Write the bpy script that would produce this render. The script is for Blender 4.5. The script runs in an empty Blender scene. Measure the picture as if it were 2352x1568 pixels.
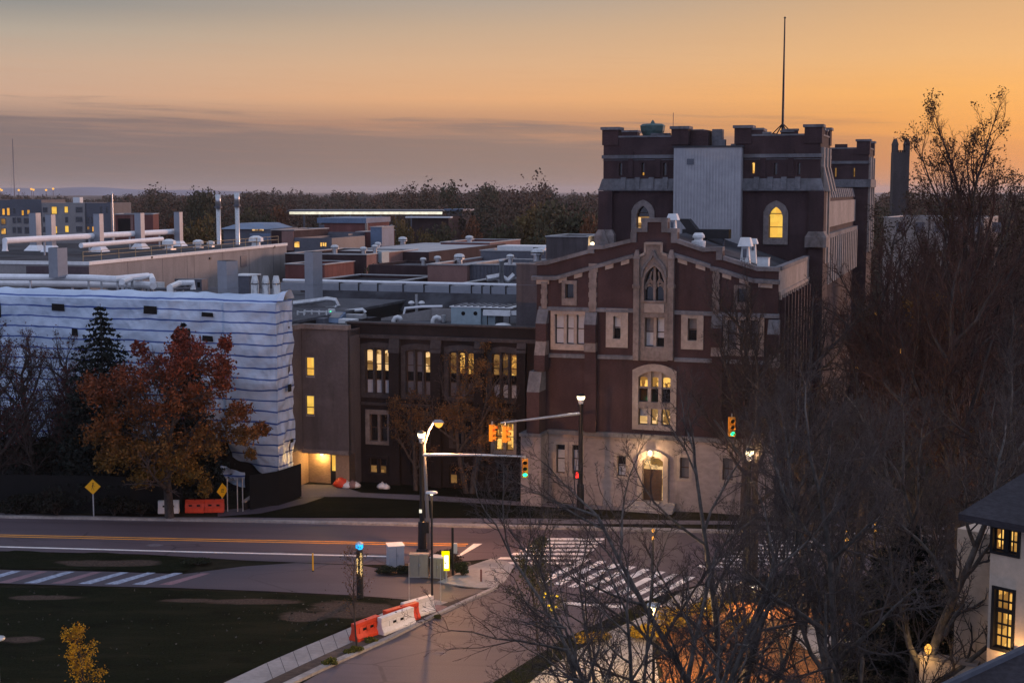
import bpy, math, random
import numpy as np
from mathutils import Vector, Matrix, geometry, noise as mnoise

S = bpy.context.scene
C = S.collection
R = math.radians
random.seed(7)

# ------------------------------------------------------------------ camera
F, CX, CY, HZ, CAMH = 2352 * 50 / 36, 1176.0, 784.0, 438.0, 22.0
PITCH = math.atan((CY - HZ) / F)
cam = bpy.data.cameras.new('camera')
cam.lens = 50
cam.sensor_width = 36
cam.clip_start = 0.5
cam.clip_end = 20000
camo = bpy.data.objects.new('camera', cam)
camo.location = (0, 0, CAMH)
camo.rotation_euler = (math.pi / 2 - PITCH, 0, 0)
C.objects.link(camo)
S.camera = camo

# ------------------------------------------------------------------ world
SUN_AZ, SUN_EL = 58.0, 4.5


def lin(r, g, b, a=1.0):
    def f(c):
        c /= 255.0
        return c / 12.92 if c <= 0.04045 else ((c + 0.055) / 1.055) ** 2.4
    return (f(r), f(g), f(b), a)


W = bpy.data.worlds.new("World")
S.world = W
W.use_nodes = True
nt = W.node_tree
nt.nodes.clear()


class NG:
    """small helper that wires shader nodes"""
    def __init__(self, tree):
        self.t = tree

    def n(self, typ, **kw):
        nd = self.t.nodes.new(typ)
        for k, v in kw.items():
            setattr(nd, k, v)
        return nd

    def put(self, sock, v):
        if hasattr(v, 'is_output') or isinstance(v, bpy.types.NodeSocket):
            self.t.links.new(v, sock)
        else:
            sock.default_value = v

    def m(self, op, a, b=0.0, c=0.0):
        nd = self.n('ShaderNodeMath', operation=op)
        self.put(nd.inputs[0], a)
        self.put(nd.inputs[1], b)
        self.put(nd.inputs[2], c)
        return nd.outputs[0]

    def ss(self, v, a, b, lo=0.0, hi=1.0):
        nd = self.n('ShaderNodeMapRange', interpolation_type='SMOOTHSTEP')
        self.put(nd.inputs[0], v)
        for i, x in enumerate((a, b, lo, hi)):
            nd.inputs[1 + i].default_value = x
        return nd.outputs[0]

    def ramp(self, v, stops, interp='LINEAR'):
        nd = self.n('ShaderNodeValToRGB')
        cr = nd.color_ramp
        cr.interpolation = interp
        while len(cr.elements) < len(stops):
            cr.elements.new(0.5)
        for e, (p, c) in zip(cr.elements, stops):
            e.position = p
        for e, (p, c) in zip(cr.elements, stops):
            e.color = c if len(c) == 4 else tuple(c) + (1,)
        self.put(nd.inputs[0], v)
        return nd.outputs[0]

    def mix(self, f, a, b, mode='MIX'):
        nd = self.n('ShaderNodeMix', data_type='RGBA', blend_type=mode)
        self.put(nd.inputs[0], f)
        self.put(nd.inputs[6], a)
        self.put(nd.inputs[7], b)
        return nd.outputs[2]

    def noise(self, vec, scale, detail=3, rough=0.55):
        nd = self.n('ShaderNodeTexNoise')
        if vec is not None:
            self.put(nd.inputs['Vector'], vec)
        nd.inputs['Scale'].default_value = scale
        nd.inputs['Detail'].default_value = detail
        nd.inputs['Roughness'].default_value = rough
        return nd.outputs[0]

    def mapping(self, vec, scale=(1, 1, 1), loc=(0, 0, 0), rot=(0, 0, 0)):
        nd = self.n('ShaderNodeMapping')
        self.put(nd.inputs[0], vec)
        nd.inputs[1].default_value = loc
        nd.inputs[2].default_value = rot
        nd.inputs[3].default_value = scale
        return nd.outputs[0]


g = NG(nt)
tc = g.n('ShaderNodeTexCoord')
nrm = g.n('ShaderNodeVectorMath', operation='NORMALIZE')
nt.links.new(tc.outputs['Generated'], nrm.inputs[0])
sep = g.n('ShaderNodeSeparateXYZ')
nt.links.new(nrm.outputs[0], sep.inputs[0])
el = g.m('MULTIPLY', g.m('ARCSINE', sep.outputs[2]), 57.2958)
az = g.m('MULTIPLY', g.m('ARCTAN2', sep.outputs[0], sep.outputs[1]), 57.2958)
e30 = g.m('DIVIDE', el, 30.0)
ZEN = (0.76, 0.86, 1.17)
left = g.ramp(e30, [(0.0, lin(146, 135, 130)), (1.4 / 30, lin(143, 130, 127)), (2.6 / 30, lin(150, 128, 120)),
                    (3.6 / 30, lin(204, 168, 145)), (4.8 / 30, lin(200, 172, 150)), (6.0 / 30, lin(180, 168, 153)), (7.0 / 30, lin(146, 146, 143)),
                    (0.5, lin(140, 155, 178)), (0.9, ZEN)])
midr = g.ramp(e30, [(0.0, lin(150, 136, 128)), (1.4 / 30, lin(154, 132, 120)), (2.6 / 30, lin(190, 142, 112)),
                    (3.6 / 30, lin(232, 174, 124)), (5.0 / 30, lin(222, 178, 138)), (6.4 / 30, lin(203, 173, 144)), (7.6 / 30, lin(178, 164, 150)),
                    (0.5, lin(150, 158, 176)), (0.9, ZEN)])
right = g.ramp(e30, [(0.0, lin(222, 148, 96)), (1.2 / 30, lin(236, 150, 76)), (2.4 / 30, lin(246, 166, 78)),
                     (3.8 / 30, lin(250, 180, 96)), (5.2 / 30, lin(238, 184, 122)), (6.4 / 30, lin(226, 178, 126)), (7.6 / 30, lin(212, 172, 128)),
                     (0.5, lin(180, 165, 160)), (0.9, ZEN)])
back = g.ramp(e30, [(0.0, (0.48, 0.53, 0.82, 1)), (0.25, (0.63, 0.69, 1.04, 1)), (0.6, (0.74, 0.83, 1.16, 1)), (0.95, ZEN)])
c1 = g.mix(g.ss(az, -24, 3), left, midr)
c2 = g.mix(g.ss(az, -2, 21), c1, right)
# streaky dusk cloud bank low in the west, thicker to the left
cv = g.n('ShaderNodeCombineXYZ')
nt.links.new(g.m('DIVIDE', az, 20.0), cv.inputs[0])
nt.links.new(g.m('ADD', g.m('DIVIDE', el, 7.6), g.m('MULTIPLY', az, 0.0035)), cv.inputs[1])
n1 = g.noise(g.mapping(cv.outputs[0], (2.1, 15, 1), (3.1, 0.4, 0)), 1.0, 5, 0.6)
n2 = g.noise(g.mapping(cv.outputs[0], (4.2, 42, 1), (1.7, 2.4, 0)), 1.0, 5, 0.62)
edge = g.m('ADD', el, g.m('ADD', g.m('MULTIPLY', g.m('SUBTRACT', n1, 0.5), 3.6), g.m('MULTIPLY', g.m('SUBTRACT', n2, 0.5), 1.3)))
edge = g.m('ADD', edge, g.m('MULTIPLY', az, 0.016))
cm = g.m('MULTIPLY', g.ss(edge, 3.0, 1.8, 0, 1), g.ss(az, 5, 20, 1.0, 0.25))
cm = g.m('MULTIPLY', cm, g.ss(el, -1, 1.6, 0.35, 0.9))
cloudc = g.mix(g.ss(az, 2, 20), g.mix(g.ss(az, -20, 0), lin(130, 114, 112), lin(148, 124, 113)), lin(190, 128, 90))
c3 = g.mix(cm, c2, cloudc)
# faint thin veils higher up
veil = g.m('MULTIPLY', g.ss(n2, 0.45, 0.75, 0, 1), g.ss(el, 9, 3, 0, 0.10))
c3 = g.mix(veil, c3, lin(205, 140, 105))
bk = g.ss(g.m('ABSOLUTE', az), 55, 115)
c4 = g.mix(bk, c3, back)
# afterglow round the point where the sun went down, right of the view
da = g.m('DIVIDE', g.m('SUBTRACT', az, 44.0), 19.0)
de = g.m('DIVIDE', g.m('SUBTRACT', el, 2.0), 6.5)
gl = g.m('POWER', 2.718, g.m('MULTIPLY', g.m('ADD', g.m('MULTIPLY', da, da), g.m('MULTIPLY', de, de)), -1.0))
c5 = g.mix(gl, c4, (1.25, 0.62, 0.24, 1))
sky = g.n('ShaderNodeTexSky', sky_type='NISHITA')
sky.sun_disc = False
sky.sun_elevation = R(SUN_EL)
sky.sun_rotation = R(SUN_AZ)
bg1 = g.n('ShaderNodeBackground')
nt.links.new(c5, bg1.inputs[0])
bg1.inputs[1].default_value = 1.0
bg2 = g.n('ShaderNodeBackground')
nt.links.new(sky.outputs[0], bg2.inputs[0])
bg2.inputs[1].default_value = 0.05
# the upper dome takes the physical sky, the low western band the dusk colours
mx = g.n('ShaderNodeMixShader')
nt.links.new(g.ss(el, 12, 30, 0.0, 0.35), mx.inputs[0])
nt.links.new(bg1.outputs[0], mx.inputs[1])
nt.links.new(bg2.outputs[0], mx.inputs[2])
wo = g.n('ShaderNodeOutputWorld')
nt.links.new(mx.outputs[0], wo.inputs[0])

# ------------------------------------------------------------------ sun (a soft afterglow from the right)
sl = bpy.data.lights.new('sun', 'SUN')
sl.energy = 2.0
sl.angle = R(9)
sl.color = (1.0, 0.56, 0.40)
so = bpy.data.objects.new('sun', sl)
so.rotation_euler = (R(90 - SUN_EL), 0, R(180 - SUN_AZ))
so.location = (60, 60, 60)
C.objects.link(so)

S.view_settings.view_transform = 'Standard'
S.view_settings.look = 'None'
S.view_settings.exposure = 0.0
S.view_settings.gamma = 1.0
S.view_settings.use_curve_mapping = False
S.cycles.use_denoising = True
S.cycles.max_bounces = 6
S.cycles.diffuse_bounces = 3
S.cycles.transparent_max_bounces = 8
S.cycles.sample_clamp_indirect = 4.0
S.cycles.caustics_reflective = False
S.cycles.caustics_refractive = False

# ================================================================== helpers
CP, SP = math.cos(PITCH), math.sin(PITCH)


def ray(px, py):
    u = (px - CX) / F
    v = (CY - py) / F
    return Vector((u, v * SP + CP, v * CP - SP))


def at(px, py, Y):
    """point of the scene seen at a photo position, Y metres ahead"""
    d = ray(px, py)
    return Vector((0, 0, CAMH)) + d * (Y / d.y)


def gp(px, py, z=0.0):
    """point on the level z seen at a photo position"""
    d = ray(px, py)
    return Vector((0, 0, CAMH)) + d * ((z - CAMH) / d.z)


def pm(Y):
    """metres per photo unit at distance Y"""
    return Y / F


class Fr:
    """an upright frame: x along a facade, y into the building"""
    def __init__(self, origin, rot):
        self.o = Vector((origin[0], origin[1], 0))
        self.rot = rot
        self.ex = Vector((math.cos(rot), math.sin(rot), 0))
        self.ey = Vector((-math.sin(rot), math.cos(rot), 0))

    def hit(self, px, py, ly=0.0):
        d = ray(px, py)
        o = self.o + self.ey * ly
        t = (o.dot(self.ey)) / d.dot(self.ey)
        p = Vector((0, 0, CAMH)) + d * t
        return ((p - self.o).dot(self.ex), p.z)

    def hitx(self, px, py, lx):
        """on the side plane x = lx: returns (y, z)"""
        d = ray(px, py)
        o = self.o + self.ex * lx
        t = (o.dot(self.ex)) / d.dot(self.ex)
        p = Vector((0, 0, CAMH)) + d * t
        return ((p - self.o).dot(self.ey), p.z)

    def box(self, x0, x1, y0, y1, ly=0.0):
        """photo box -> local x0,x1,z0,z1"""
        a = self.hit(x0, (y0 + y1) / 2, ly)
        b = self.hit(x1, (y0 + y1) / 2, ly)
        xm = (x0 + x1) / 2
        return a[0], b[0], self.hit(xm, y1, ly)[1], self.hit(xm, y0, ly)[1]

    def loc(self, world):
        v = Vector(world) - self.o
        return Vector((v.dot(self.ex), v.dot(self.ey), world[2]))

    def world(self, x, y, z=0.0):
        p = self.o + self.ex * x + self.ey * y
        return Vector((p.x, p.y, z))


class MB:
    def __init__(self):
        self.v, self.f, self.mi = [], [], []

    def poly(self, pts, mi=0):
        n = len(self.v)
        self.v += [tuple(p) for p in pts]
        self.f.append(tuple(range(n, n + len(pts))))
        self.mi.append(mi)

    def box(self, x0, x1, y0, y1, z0, z1, mi=0):
        self.hexa([(x0, y0, z0), (x1, y0, z0), (x1, y1, z0), (x0, y1, z0)],
                  [(x0, y0, z1), (x1, y0, z1), (x1, y1, z1), (x0, y1, z1)], mi)
        return self

    def hexa(self, b, t, mi=0):
        n = len(self.v)
        self.v += [tuple(p) for p in b] + [tuple(p) for p in t]
        k = len(b)
        self.f.append(tuple(n + i for i in reversed(range(k))))
        self.f.append(tuple(n + k + i for i in range(k)))
        for i in range(k):
            j = (i + 1) % k
            self.f.append((n + i, n + j, n + k + j, n + k + i))
        self.mi += [mi] * (k + 2)
        return self

    def bar(self, p, q, w, h=None, mi=0):
        """square bar from p to q"""
        h = h or w
        p, q = Vector(p), Vector(q)
        d = (q - p).normalized()
        up = Vector((0, 0, 1)) if abs(d.z) < 0.95 else Vector((0, 1, 0))
        s = d.cross(up).normalized() * (w / 2)
        u = s.cross(d).normalized() * (h / 2)
        self.hexa([p - s - u, p + s - u, p + s + u, p - s + u], [q - s - u, q + s - u, q + s + u, q - s + u], mi)
        return self

    def tube(self, pts, r, k=8, mi=0, cap=True):
        pts = [Vector(p) for p in pts]
        rs = r if isinstance(r, (list, tuple)) else [r] * len(pts)
        n0 = len(self.v)
        prev = None
        for i, p in enumerate(pts):
            a = pts[max(0, i - 1)]
            b = pts[min(len(pts) - 1, i + 1)]
            d = (b - a).normalized()
            if prev is None:
                ref = Vector((0, 0, 1)) if abs(d.z) < 0.9 else Vector((1, 0, 0))
                s = d.cross(ref).normalized()
            else:
                s = (prev - d * prev.dot(d)).normalized()
            prev = s
            t = d.cross(s)
            for j in range(k):
                an = 2 * math.pi * j / k
                self.v.append(tuple(p + (s * math.cos(an) + t * math.sin(an)) * rs[i]))
        for i in range(len(pts) - 1):
            for j in range(k):
                a = n0 + i * k + j
                b = n0 + i * k + (j + 1) % k
                self.f.append((a, b, b + k, a + k))
                self.mi.append(mi)
        if cap:
            self.f.append(tuple(n0 + j for j in reversed(range(k))))
            e = n0 + (len(pts) - 1) * k
            self.f.append(tuple(e + j for j in range(k)))
            self.mi += [mi, mi]
        return self

    def lathe(self, prof, c=(0, 0, 0), k=12, mi=0):
        n0 = len(self.v)
        for (r, z) in prof:
            for j in range(k):
                an = 2 * math.pi * (j + 0.5) / k
                self.v.append((c[0] + r * math.cos(an), c[1] + r * math.sin(an), c[2] + z))
        for i in range(len(prof) - 1):
            for j in range(k):
                a = n0 + i * k + j
                b = n0 + i * k + (j + 1) % k
                self.f.append((a, b, b + k, a + k))
                self.mi.append(mi)
        self.f.append(tuple(n0 + j for j in reversed(range(k))))
        e = n0 + (len(prof) - 1) * k
        self.f.append(tuple(e + j for j in range(k)))
        self.mi += [mi, mi]
        return self

    def prism(self, out, y0, y1, holes=(), mi=0, back=True):
        """outline of (x, z) points extruded from y0 (front, may have holes) to y1"""
        loops = [[Vector((x, z, 0)) for x, z in out]] + [[Vector((x, z, 0)) for x, z in h] for h in holes]
        flat = [p for l in loops for p in l]
        n = len(self.v)
        self.v += [(p.x, y0, p.y) for p in flat]
        for t in geometry.tessellate_polygon(loops):
            a, b, c = [flat[i] for i in t]
            cr = (b.x - a.x) * (c.y - a.y) - (b.y - a.y) * (c.x - a.x)
            t = t if cr > 0 else (t[0], t[2], t[1])
            self.f.append(tuple(n + i for i in t))
            self.mi.append(mi)
        m = len(out)
        ar = sum(out[i][0] * out[(i + 1) % m][1] - out[(i + 1) % m][0] * out[i][1] for i in range(m))
        o = out if ar > 0 else list(reversed(out))
        for i in range(m):
            a, b = o[i], o[(i + 1) % m]
            self.poly([(a[0], y0, a[1]), (a[0], y1, a[1]), (b[0], y1, b[1]), (b[0], y0, b[1])], mi)
        if back:
            self.poly([(x, y1, z) for x, z in reversed(o)], mi)
        return self

    def ring(self, outer, inner, y0, y1, mi=0):
        """frame between two outlines with equal counts, with outer sides and inner reveals"""
        k = len(outer)
        for i in range(k):
            j = (i + 1) % k
            a, b, c, d = outer[i], outer[j], inner[j], inner[i]
            self.poly([(a[0], y0, a[1]), (b[0], y0, b[1]), (c[0], y0, c[1]), (d[0], y0, d[1])], mi)
            self.poly([(a[0], y0, a[1]), (a[0], y1, a[1]), (b[0], y1, b[1]), (b[0], y0, b[1])], mi)
            self.poly([(c[0], y0, c[1]), (c[0], y1, c[1]), (d[0], y1, d[1]), (d[0], y0, d[1])], mi)
        return self

    def build(self, name, mats, parent=None, loc=(0, 0, 0), rotz=0.0, smooth=False):
        me = bpy.data.meshes.new(name)
        me.from_pydata(self.v, [], self.f)
        mats = mats if isinstance(mats, (list, tuple)) else [mats]
        for m in mats:
            me.materials.append(m)
        if len(mats) > 1:
            me.polygons.foreach_set('material_index', self.mi)
        if smooth:
            me.polygons.foreach_set('use_smooth', [True] * len(me.polygons))
        me.update()
        o = bpy.data.objects.new(name, me)
        C.objects.link(o)
        o.location = loc
        o.rotation_euler = (0, 0, rotz)
        if parent is not None:
            o.parent = parent
        return o


def tag(o, label, cat, group=None, kind=None):
    o['label'] = label
    if cat:
        o['category'] = cat
    if group:
        o['group'] = group
    if kind:
        o['kind'] = kind
    return o


def thing(name, label, cat, loc=(0, 0, 0), rotz=0.0, group=None):
    o = bpy.data.objects.new(name, None)
    o.empty_display_size = 0.3
    C.objects.link(o)
    o.location = loc
    o.rotation_euler = (0, 0, rotz)
    return tag(o, label, cat, group)


def dup(root, loc, rotz=0.0, label=None, scale=None, group=None):
    r = root.copy()
    C.objects.link(r)
    r.location = loc
    r.rotation_euler = (0, 0, rotz)
    if scale is not None:
        r.scale = (scale,) * 3 if not isinstance(scale, (tuple, list)) else scale
    if label:
        r['label'] = label
    if group:
        r['group'] = group
    for ch in list(root.children):
        c = ch.copy()
        C.objects.link(c)
        c.parent = r
        for gr in list(ch.children):
            d = gr.copy()
            C.objects.link(d)
            d.parent = c
    return r


def lamp(name, loc, power, col, parent=None, radius=0.12):
    l = bpy.data.lights.new(name, 'POINT')
    l.energy = power
    l.color = col
    l.shadow_soft_size = radius
    o = bpy.data.objects.new(name, l)
    C.objects.link(o)
    o.location = loc
    if parent is not None:
        o.parent = parent
    return o


# ------------------------------------------------------------------ materials
def mat(name, col, rough=0.8, var=0.25, scale=3.0, stretch=(1, 1, 1), stain=0.2, bump=0.0, metal=0.0, spec=0.3, col2=None, streak=0.0):
    m = bpy.data.materials.new(name)
    m.use_nodes = True
    t = m.node_tree
    b = t.nodes['Principled BSDF']
    G = NG(t)
    co = G.n('ShaderNodeTexCoord').outputs['Object']
    n1 = G.noise(G.mapping(co, stretch), scale, 4, 0.6)
    n2 = G.noise(G.mapping(co, (1, 1, 0.6)), scale * 0.13, 3, 0.5)
    c = tuple(col) + (1,)
    dark = tuple(x * (1 - var) for x in col) + (1,)
    lite = tuple(min(1, x * (1 + var)) for x in col) + (1,)
    k = G.mix(G.ss(n1, 0.3, 0.7), dark, lite)
    if col2 is not None:
        k = G.mix(G.ss(n2, 0.42, 0.6), k, tuple(col2) + (1,))
    if stain:
        k = G.mix(G.m('MULTIPLY', G.ss(n2, 0.62, 0.38), stain), k, tuple(x * 0.35 for x in col) + (1,))
    if streak:
        n3 = G.noise(G.mapping(co, (1.3, 1.3, 0.16)), 1.0, 4, 0.65)
        k = G.mix(G.m('MULTIPLY', G.ss(n3, 0.50, 0.72), streak), k, tuple(x * 0.4 for x in col) + (1,))
        n4 = G.noise(G.mapping(co, (0.35, 0.35, 0.5), (5, 2, 1)), 1.0, 3, 0.6)
        k = G.mix(G.m('MULTIPLY', G.ss(n4, 0.5, 0.7), streak * 0.7), k, tuple(min(1, x * 1.5 + 0.01) for x in col) + (1,))
    t.links.new(k, b.inputs['Base Color'])
    b.inputs['Roughness'].default_value = rough
    b.inputs['Metallic'].default_value = metal
    b.inputs['Specular IOR Level'].default_value = spec
    if bump:
        bp = G.n('ShaderNodeBump')
        bp.inputs['Strength'].default_value = bump
        bp.inputs['Distance'].default_value = 0.05
        t.links.new(n1, bp.inputs['Height'])
        t.links.new(bp.outputs[0], b.inputs['Normal'])
    return m


def glow(name, col, strength=1.0, var=0.0, scale=(1.5, 1.5, 1.5), col2=None, dark=None):
    """lit window / lamp: emission, with the shapes of a furnished room as variation"""
    m = bpy.data.materials.new(name)
    m.use_nodes = True
    t = m.node_tree
    t.nodes.clear()
    G = NG(t)
    em = G.n('ShaderNodeEmission')
    em.inputs[1].default_value = strength
    if var:
        co = G.n('ShaderNodeTexCoord').outputs['Object']
        vo = G.n('ShaderNodeTexVoronoi', distance='CHEBYCHEV')
        t.links.new(G.mapping(co, scale, (0.37, 0, 0.21)), vo.inputs['Vector'])
        vo.inputs['Scale'].default_value = 1.0
        sp = G.n('ShaderNodeSeparateColor')
        t.links.new(vo.outputs['Color'], sp.inputs[0])
        a = tuple(col) + (1,)
        b = tuple(col2 if col2 else [x * (1 - var) for x in col]) + (1,)
        k = G.mix(G.m('MULTIPLY', G.ss(sp.outputs[0], 0.45, 0.8), 1.0), a, b)
        if dark is not None:
            k = G.mix(G.ss(sp.outputs[1], 0.66, 0.70), k, tuple(dark) + (1,))
        nz = G.noise(G.mapping(co, (1, 1, 1)), 0.9, 2)
        k = G.mix(G.m('MULTIPLY', G.ss(nz, 0.6, 0.35), 0.35), k, tuple(x * 0.4 for x in col) + (1,))
        t.links.new(k, em.inputs[0])
    else:
        em.inputs[0].default_value = tuple(col) + (1,)
    o = G.n('ShaderNodeOutputMaterial')
    t.links.new(em.outputs[0], o.inputs[0])
    return m


def leafmat(name, cols, scale=0.25, rough=0.7, per=0.35):
    """foliage: colour patches through the crown plus leaf-to-leaf variation"""
    m = bpy.data.materials.new(name)
    m.use_nodes = True
    t = m.node_tree
    b = t.nodes['Principled BSDF']
    G = NG(t)
    co = G.n('ShaderNodeTexCoord').outputs['Object']
    n = G.noise(co, scale, 2, 0.5)
    k = len(cols)
    c = G.ramp(n, [(0.3 + 0.4 * i / max(1, k - 1), tuple(x) + (1,)) for i, x in enumerate(cols)])
    ri = G.n('ShaderNodeNewGeometry').outputs['Random Per Island']
    c = G.mix(1.0, c, G.ramp(ri, [(0.0, (1 - per,) * 3 + (1,)), (1.0, (1 + per,) * 3 + (1,))]), 'MULTIPLY')
    t.links.new(c, b.inputs['Base Color'])
    b.inputs['Roughness'].default_value = rough
    b.inputs['Specular IOR Level'].default_value = 0.15
    return m


M = {}
M['brick'] = mat('dark red brick', (0.046, 0.026, 0.029), 0.9, 0.28, 6, (1, 1, 5), 0.35, streak=0.55)
M['brickdk'] = mat('brown brick darkened as shade', (0.0145, 0.0098, 0.0108), 0.9, 0.3, 6, (1, 1, 5), 0.4, streak=0.55)  # the dark building's tree shade is mixed into this brick colour
M['brickrd'] = mat('plain red brick', (0.17, 0.065, 0.058), 0.9, 0.22, 5, (1, 1, 6), 0.3, streak=0.55)
M['brickpk'] = mat('pinkish brick', (0.24, 0.135, 0.12), 0.9, 0.2, 5, (1, 1, 6), 0.25)
M['stone'] = mat('grey limestone', (0.18, 0.15, 0.143), 0.85, 0.22, 4, (1, 1, 1), 0.45, streak=0.55)
M['stonelt'] = mat('pale limestone', (0.30, 0.252, 0.228), 0.85, 0.15, 3, (1, 1, 1), 0.35)
M['coping'] = mat('weathered coping stone', (0.135, 0.132, 0.145), 0.8, 0.2, 4, (1, 1, 1), 0.4, streak=0.55)
M['roof'] = mat('dark membrane roofing', (0.040, 0.040, 0.048), 0.9, 0.25, 2, (1, 1, 1), 0.4, spec=0.1, col2=(0.062, 0.064, 0.074), streak=0.4)
M['roofgrey'] = mat('grey roof felt', (0.11, 0.11, 0.125), 0.9, 0.25, 1.5, (1, 1, 1), 0.5, spec=0.1, col2=(0.075, 0.075, 0.085), streak=0.5)
M['roofpale'] = mat('pale roof membrane', (0.42, 0.42, 0.43), 0.6, 0.12, 1.2, (1, 1, 1), 0.35, col2=(0.30, 0.30, 0.32), streak=0.4)
M['beige'] = mat('beige render', (0.098, 0.083, 0.088), 0.9, 0.10, 5, (1, 1, 1), 0.2, streak=0.55)
M['beigelt'] = mat('light beige cladding panel', (0.25, 0.235, 0.235), 0.85, 0.08, 5, (1, 1, 1), 0.15, streak=0.25)
M['siding'] = mat('ribbed pale metal siding', (0.33, 0.325, 0.345), 0.55, 0.06, 2, (1, 1, 1), 0.1, 0, 0.2, streak=0.25)
M['whitepaint'] = mat('white painted metal', (0.66, 0.67, 0.68), 0.5, 0.08, 3, (1, 1, 1), 0.12)
M['pipe'] = mat('white pipe jacket', (0.78, 0.79, 0.82), 0.4, 0.06, 2, (1, 1, 1), 0.1)
M['galv'] = mat('galvanised steel', (0.50, 0.51, 0.53), 0.35, 0.15, 4, (1, 1, 1), 0.2, 0, 0.7)
M['stack'] = mat('pale grey stack metal', (0.27, 0.285, 0.325), 0.5, 0.06, 2, (1, 1, 1), 0.15, 0, 0.2)
M['teal'] = mat('pale teal unit metal', (0.30, 0.38, 0.42), 0.5, 0.08, 3, (1, 1, 1), 0.2)
M['copper'] = mat('green copper', (0.07, 0.12, 0.115), 0.6, 0.25, 3, (1, 1, 1), 0.4)
M['greymetal'] = mat('dark grey metal', (0.10, 0.105, 0.13), 0.5, 0.12, 3, (1, 1, 1), 0.2)
M['bluemetal'] = mat('blue grey metal', (0.12, 0.17, 0.26), 0.5, 0.12, 3, (1, 1, 1), 0.2)
M['black'] = mat('black painted steel', (0.012, 0.012, 0.014), 0.45, 0.2, 3, (1, 1, 1), 0.1)
M['dark'] = mat('dark opening', (0.006, 0.005, 0.005), 0.9, 0.1, 3, (1, 1, 1), 0)
M['glassdk'] = mat('dark window glass', (0.012, 0.012, 0.014), 0.08, 0.2, 1, (1, 1, 1), 0, 0, 0, 0.6)
M['blind'] = mat('drawn pale blind', (0.36, 0.38, 0.44), 0.6, 0.08, 3, (1, 1, 6), 0.15)
M['blinddk'] = mat('dim blind', (0.12, 0.115, 0.135), 0.5, 0.1, 3, (1, 1, 6), 0.15)
M['woodframe'] = mat('brown window frame', (0.06, 0.035, 0.025), 0.7, 0.2, 5)
M['asphalt'] = mat('asphalt', (0.080, 0.060, 0.074), 0.8, 0.14, 9, (1, 1, 1), 0.2, 0.15)
M['asphalt2'] = mat('newer asphalt', (0.062, 0.049, 0.062), 0.8, 0.12, 9, (1, 1, 1), 0.15, 0.15)
M['concrete'] = mat('concrete paving', (0.27, 0.25, 0.25), 0.85, 0.10, 4, (1, 1, 1), 0.25, 0.1)
M['kerb'] = mat('kerb concrete', (0.30, 0.27, 0.26), 0.85, 0.18, 5, (1, 1, 1), 0.35)
M['paint'] = mat('white road paint', (0.72, 0.68, 0.66), 0.7, 0.10, 6, (1, 1, 1), 0.25)
M['paintpk'] = mat('faded pink paint', (0.22, 0.13, 0.15), 0.7, 0.15, 6)
M['paintye'] = mat('yellow road paint', (0.70, 0.30, 0.05), 0.7, 0.10, 6)
M['lawn'] = mat('lawn', (0.014, 0.016, 0.006), 0.95, 0.45, 1.6, (1, 1, 1), 0.5, 0.3, 0, 0.05)
M['lawn2'] = mat('rough lawn', (0.0085, 0.0095, 0.005), 0.95, 0.6, 0.8, (0.5, 1.6, 1), 0.55, 0.4, 0, 0.05, (0.018, 0.016, 0.009))
M['soil'] = mat('bare soil', (0.075, 0.052, 0.042), 0.95, 0.4, 1.8, (1, 1.5, 1), 0.4, 0.4)
M['earth'] = mat('dark earth and grass', (0.020, 0.017, 0.010), 0.95, 0.4, 0.7, (1, 1, 1), 0.4, 0.2, 0, 0.05)
M['leaflitter'] = mat('fallen leaf litter', (0.22, 0.085, 0.025), 0.95, 0.5, 3, (1, 1, 1), 0.5, 0.4)
M['lit'] = glow('warm lit room', (1.0, 0.56, 0.13), 1.25, 0.3, (2.1, 1, 1.7), (0.62, 0.30, 0.06), (0.20, 0.085, 0.02))
M['litgold'] = glow('golden lit room', (1.0, 0.60, 0.10), 1.0, 0.25, (0.9, 1, 0.8), (0.95, 0.5, 0.08))
M['litpale'] = glow('pale lit room', (1.0, 0.62, 0.27), 1.1, 0.3, (1.9, 1, 2.3), (0.55, 0.32, 0.12), (0.22, 0.11, 0.03))
M['litdim'] = glow('dim lit room', (0.50, 0.26, 0.08), 0.55, 0.4, (1.2, 1, 1.2), (0.2, 0.1, 0.03))
M['litor'] = glow('orange lit window', (1.0, 0.46, 0.07), 1.0, 0.3, (0.6, 1, 0.6))
M['litwhite'] = glow('cool white strip light', (1.0, 0.93, 0.74), 1.1, 0.15, (0.08, 1, 0.3))
M['bulb'] = glow('lamp bulb', (1.0, 0.82, 0.52), 3.2)
M['bulbor'] = glow('sodium lamp', (1.0, 0.46, 0.08), 1.5)
M['ledge'] = glow('green signal lamp', (0.02, 1.0, 0.38), 3.5)
M['red'] = glow('red signal lamp', (1.0, 0.04, 0.03), 2.2)
M['bluelight'] = glow('blue beacon', (0.02, 0.42, 1.0), 2.0)
M['orangeplastic'] = mat('orange red plastic', (0.62, 0.055, 0.018), 0.45, 0.12, 3, (1, 1, 1), 0.2)
M['whiteplastic'] = mat('white plastic', (0.66, 0.62, 0.62), 0.45, 0.07, 3, (1, 1, 1), 0.25)
M['signyel'] = mat('yellow sign sheeting', (0.85, 0.42, 0.01), 0.45, 0.05, 3, (1, 1, 1), 0.0)
M['signalye'] = mat('yellow signal housing', (0.80, 0.30, 0.02), 0.5, 0.08, 3)
M['cabinet'] = mat('grey cabinet paint', (0.36, 0.38, 0.43), 0.5, 0.05, 3, (1, 1, 1), 0.15)
M['cabinet2'] = mat('tan cabinet paint', (0.26, 0.235, 0.20), 0.5, 0.05, 3, (1, 1, 1), 0.2)
M['bark'] = mat('grey bark', (0.055, 0.043, 0.040), 0.95, 0.4, 7, (1, 1, 0.4), 0.3, 0.3)
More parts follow.
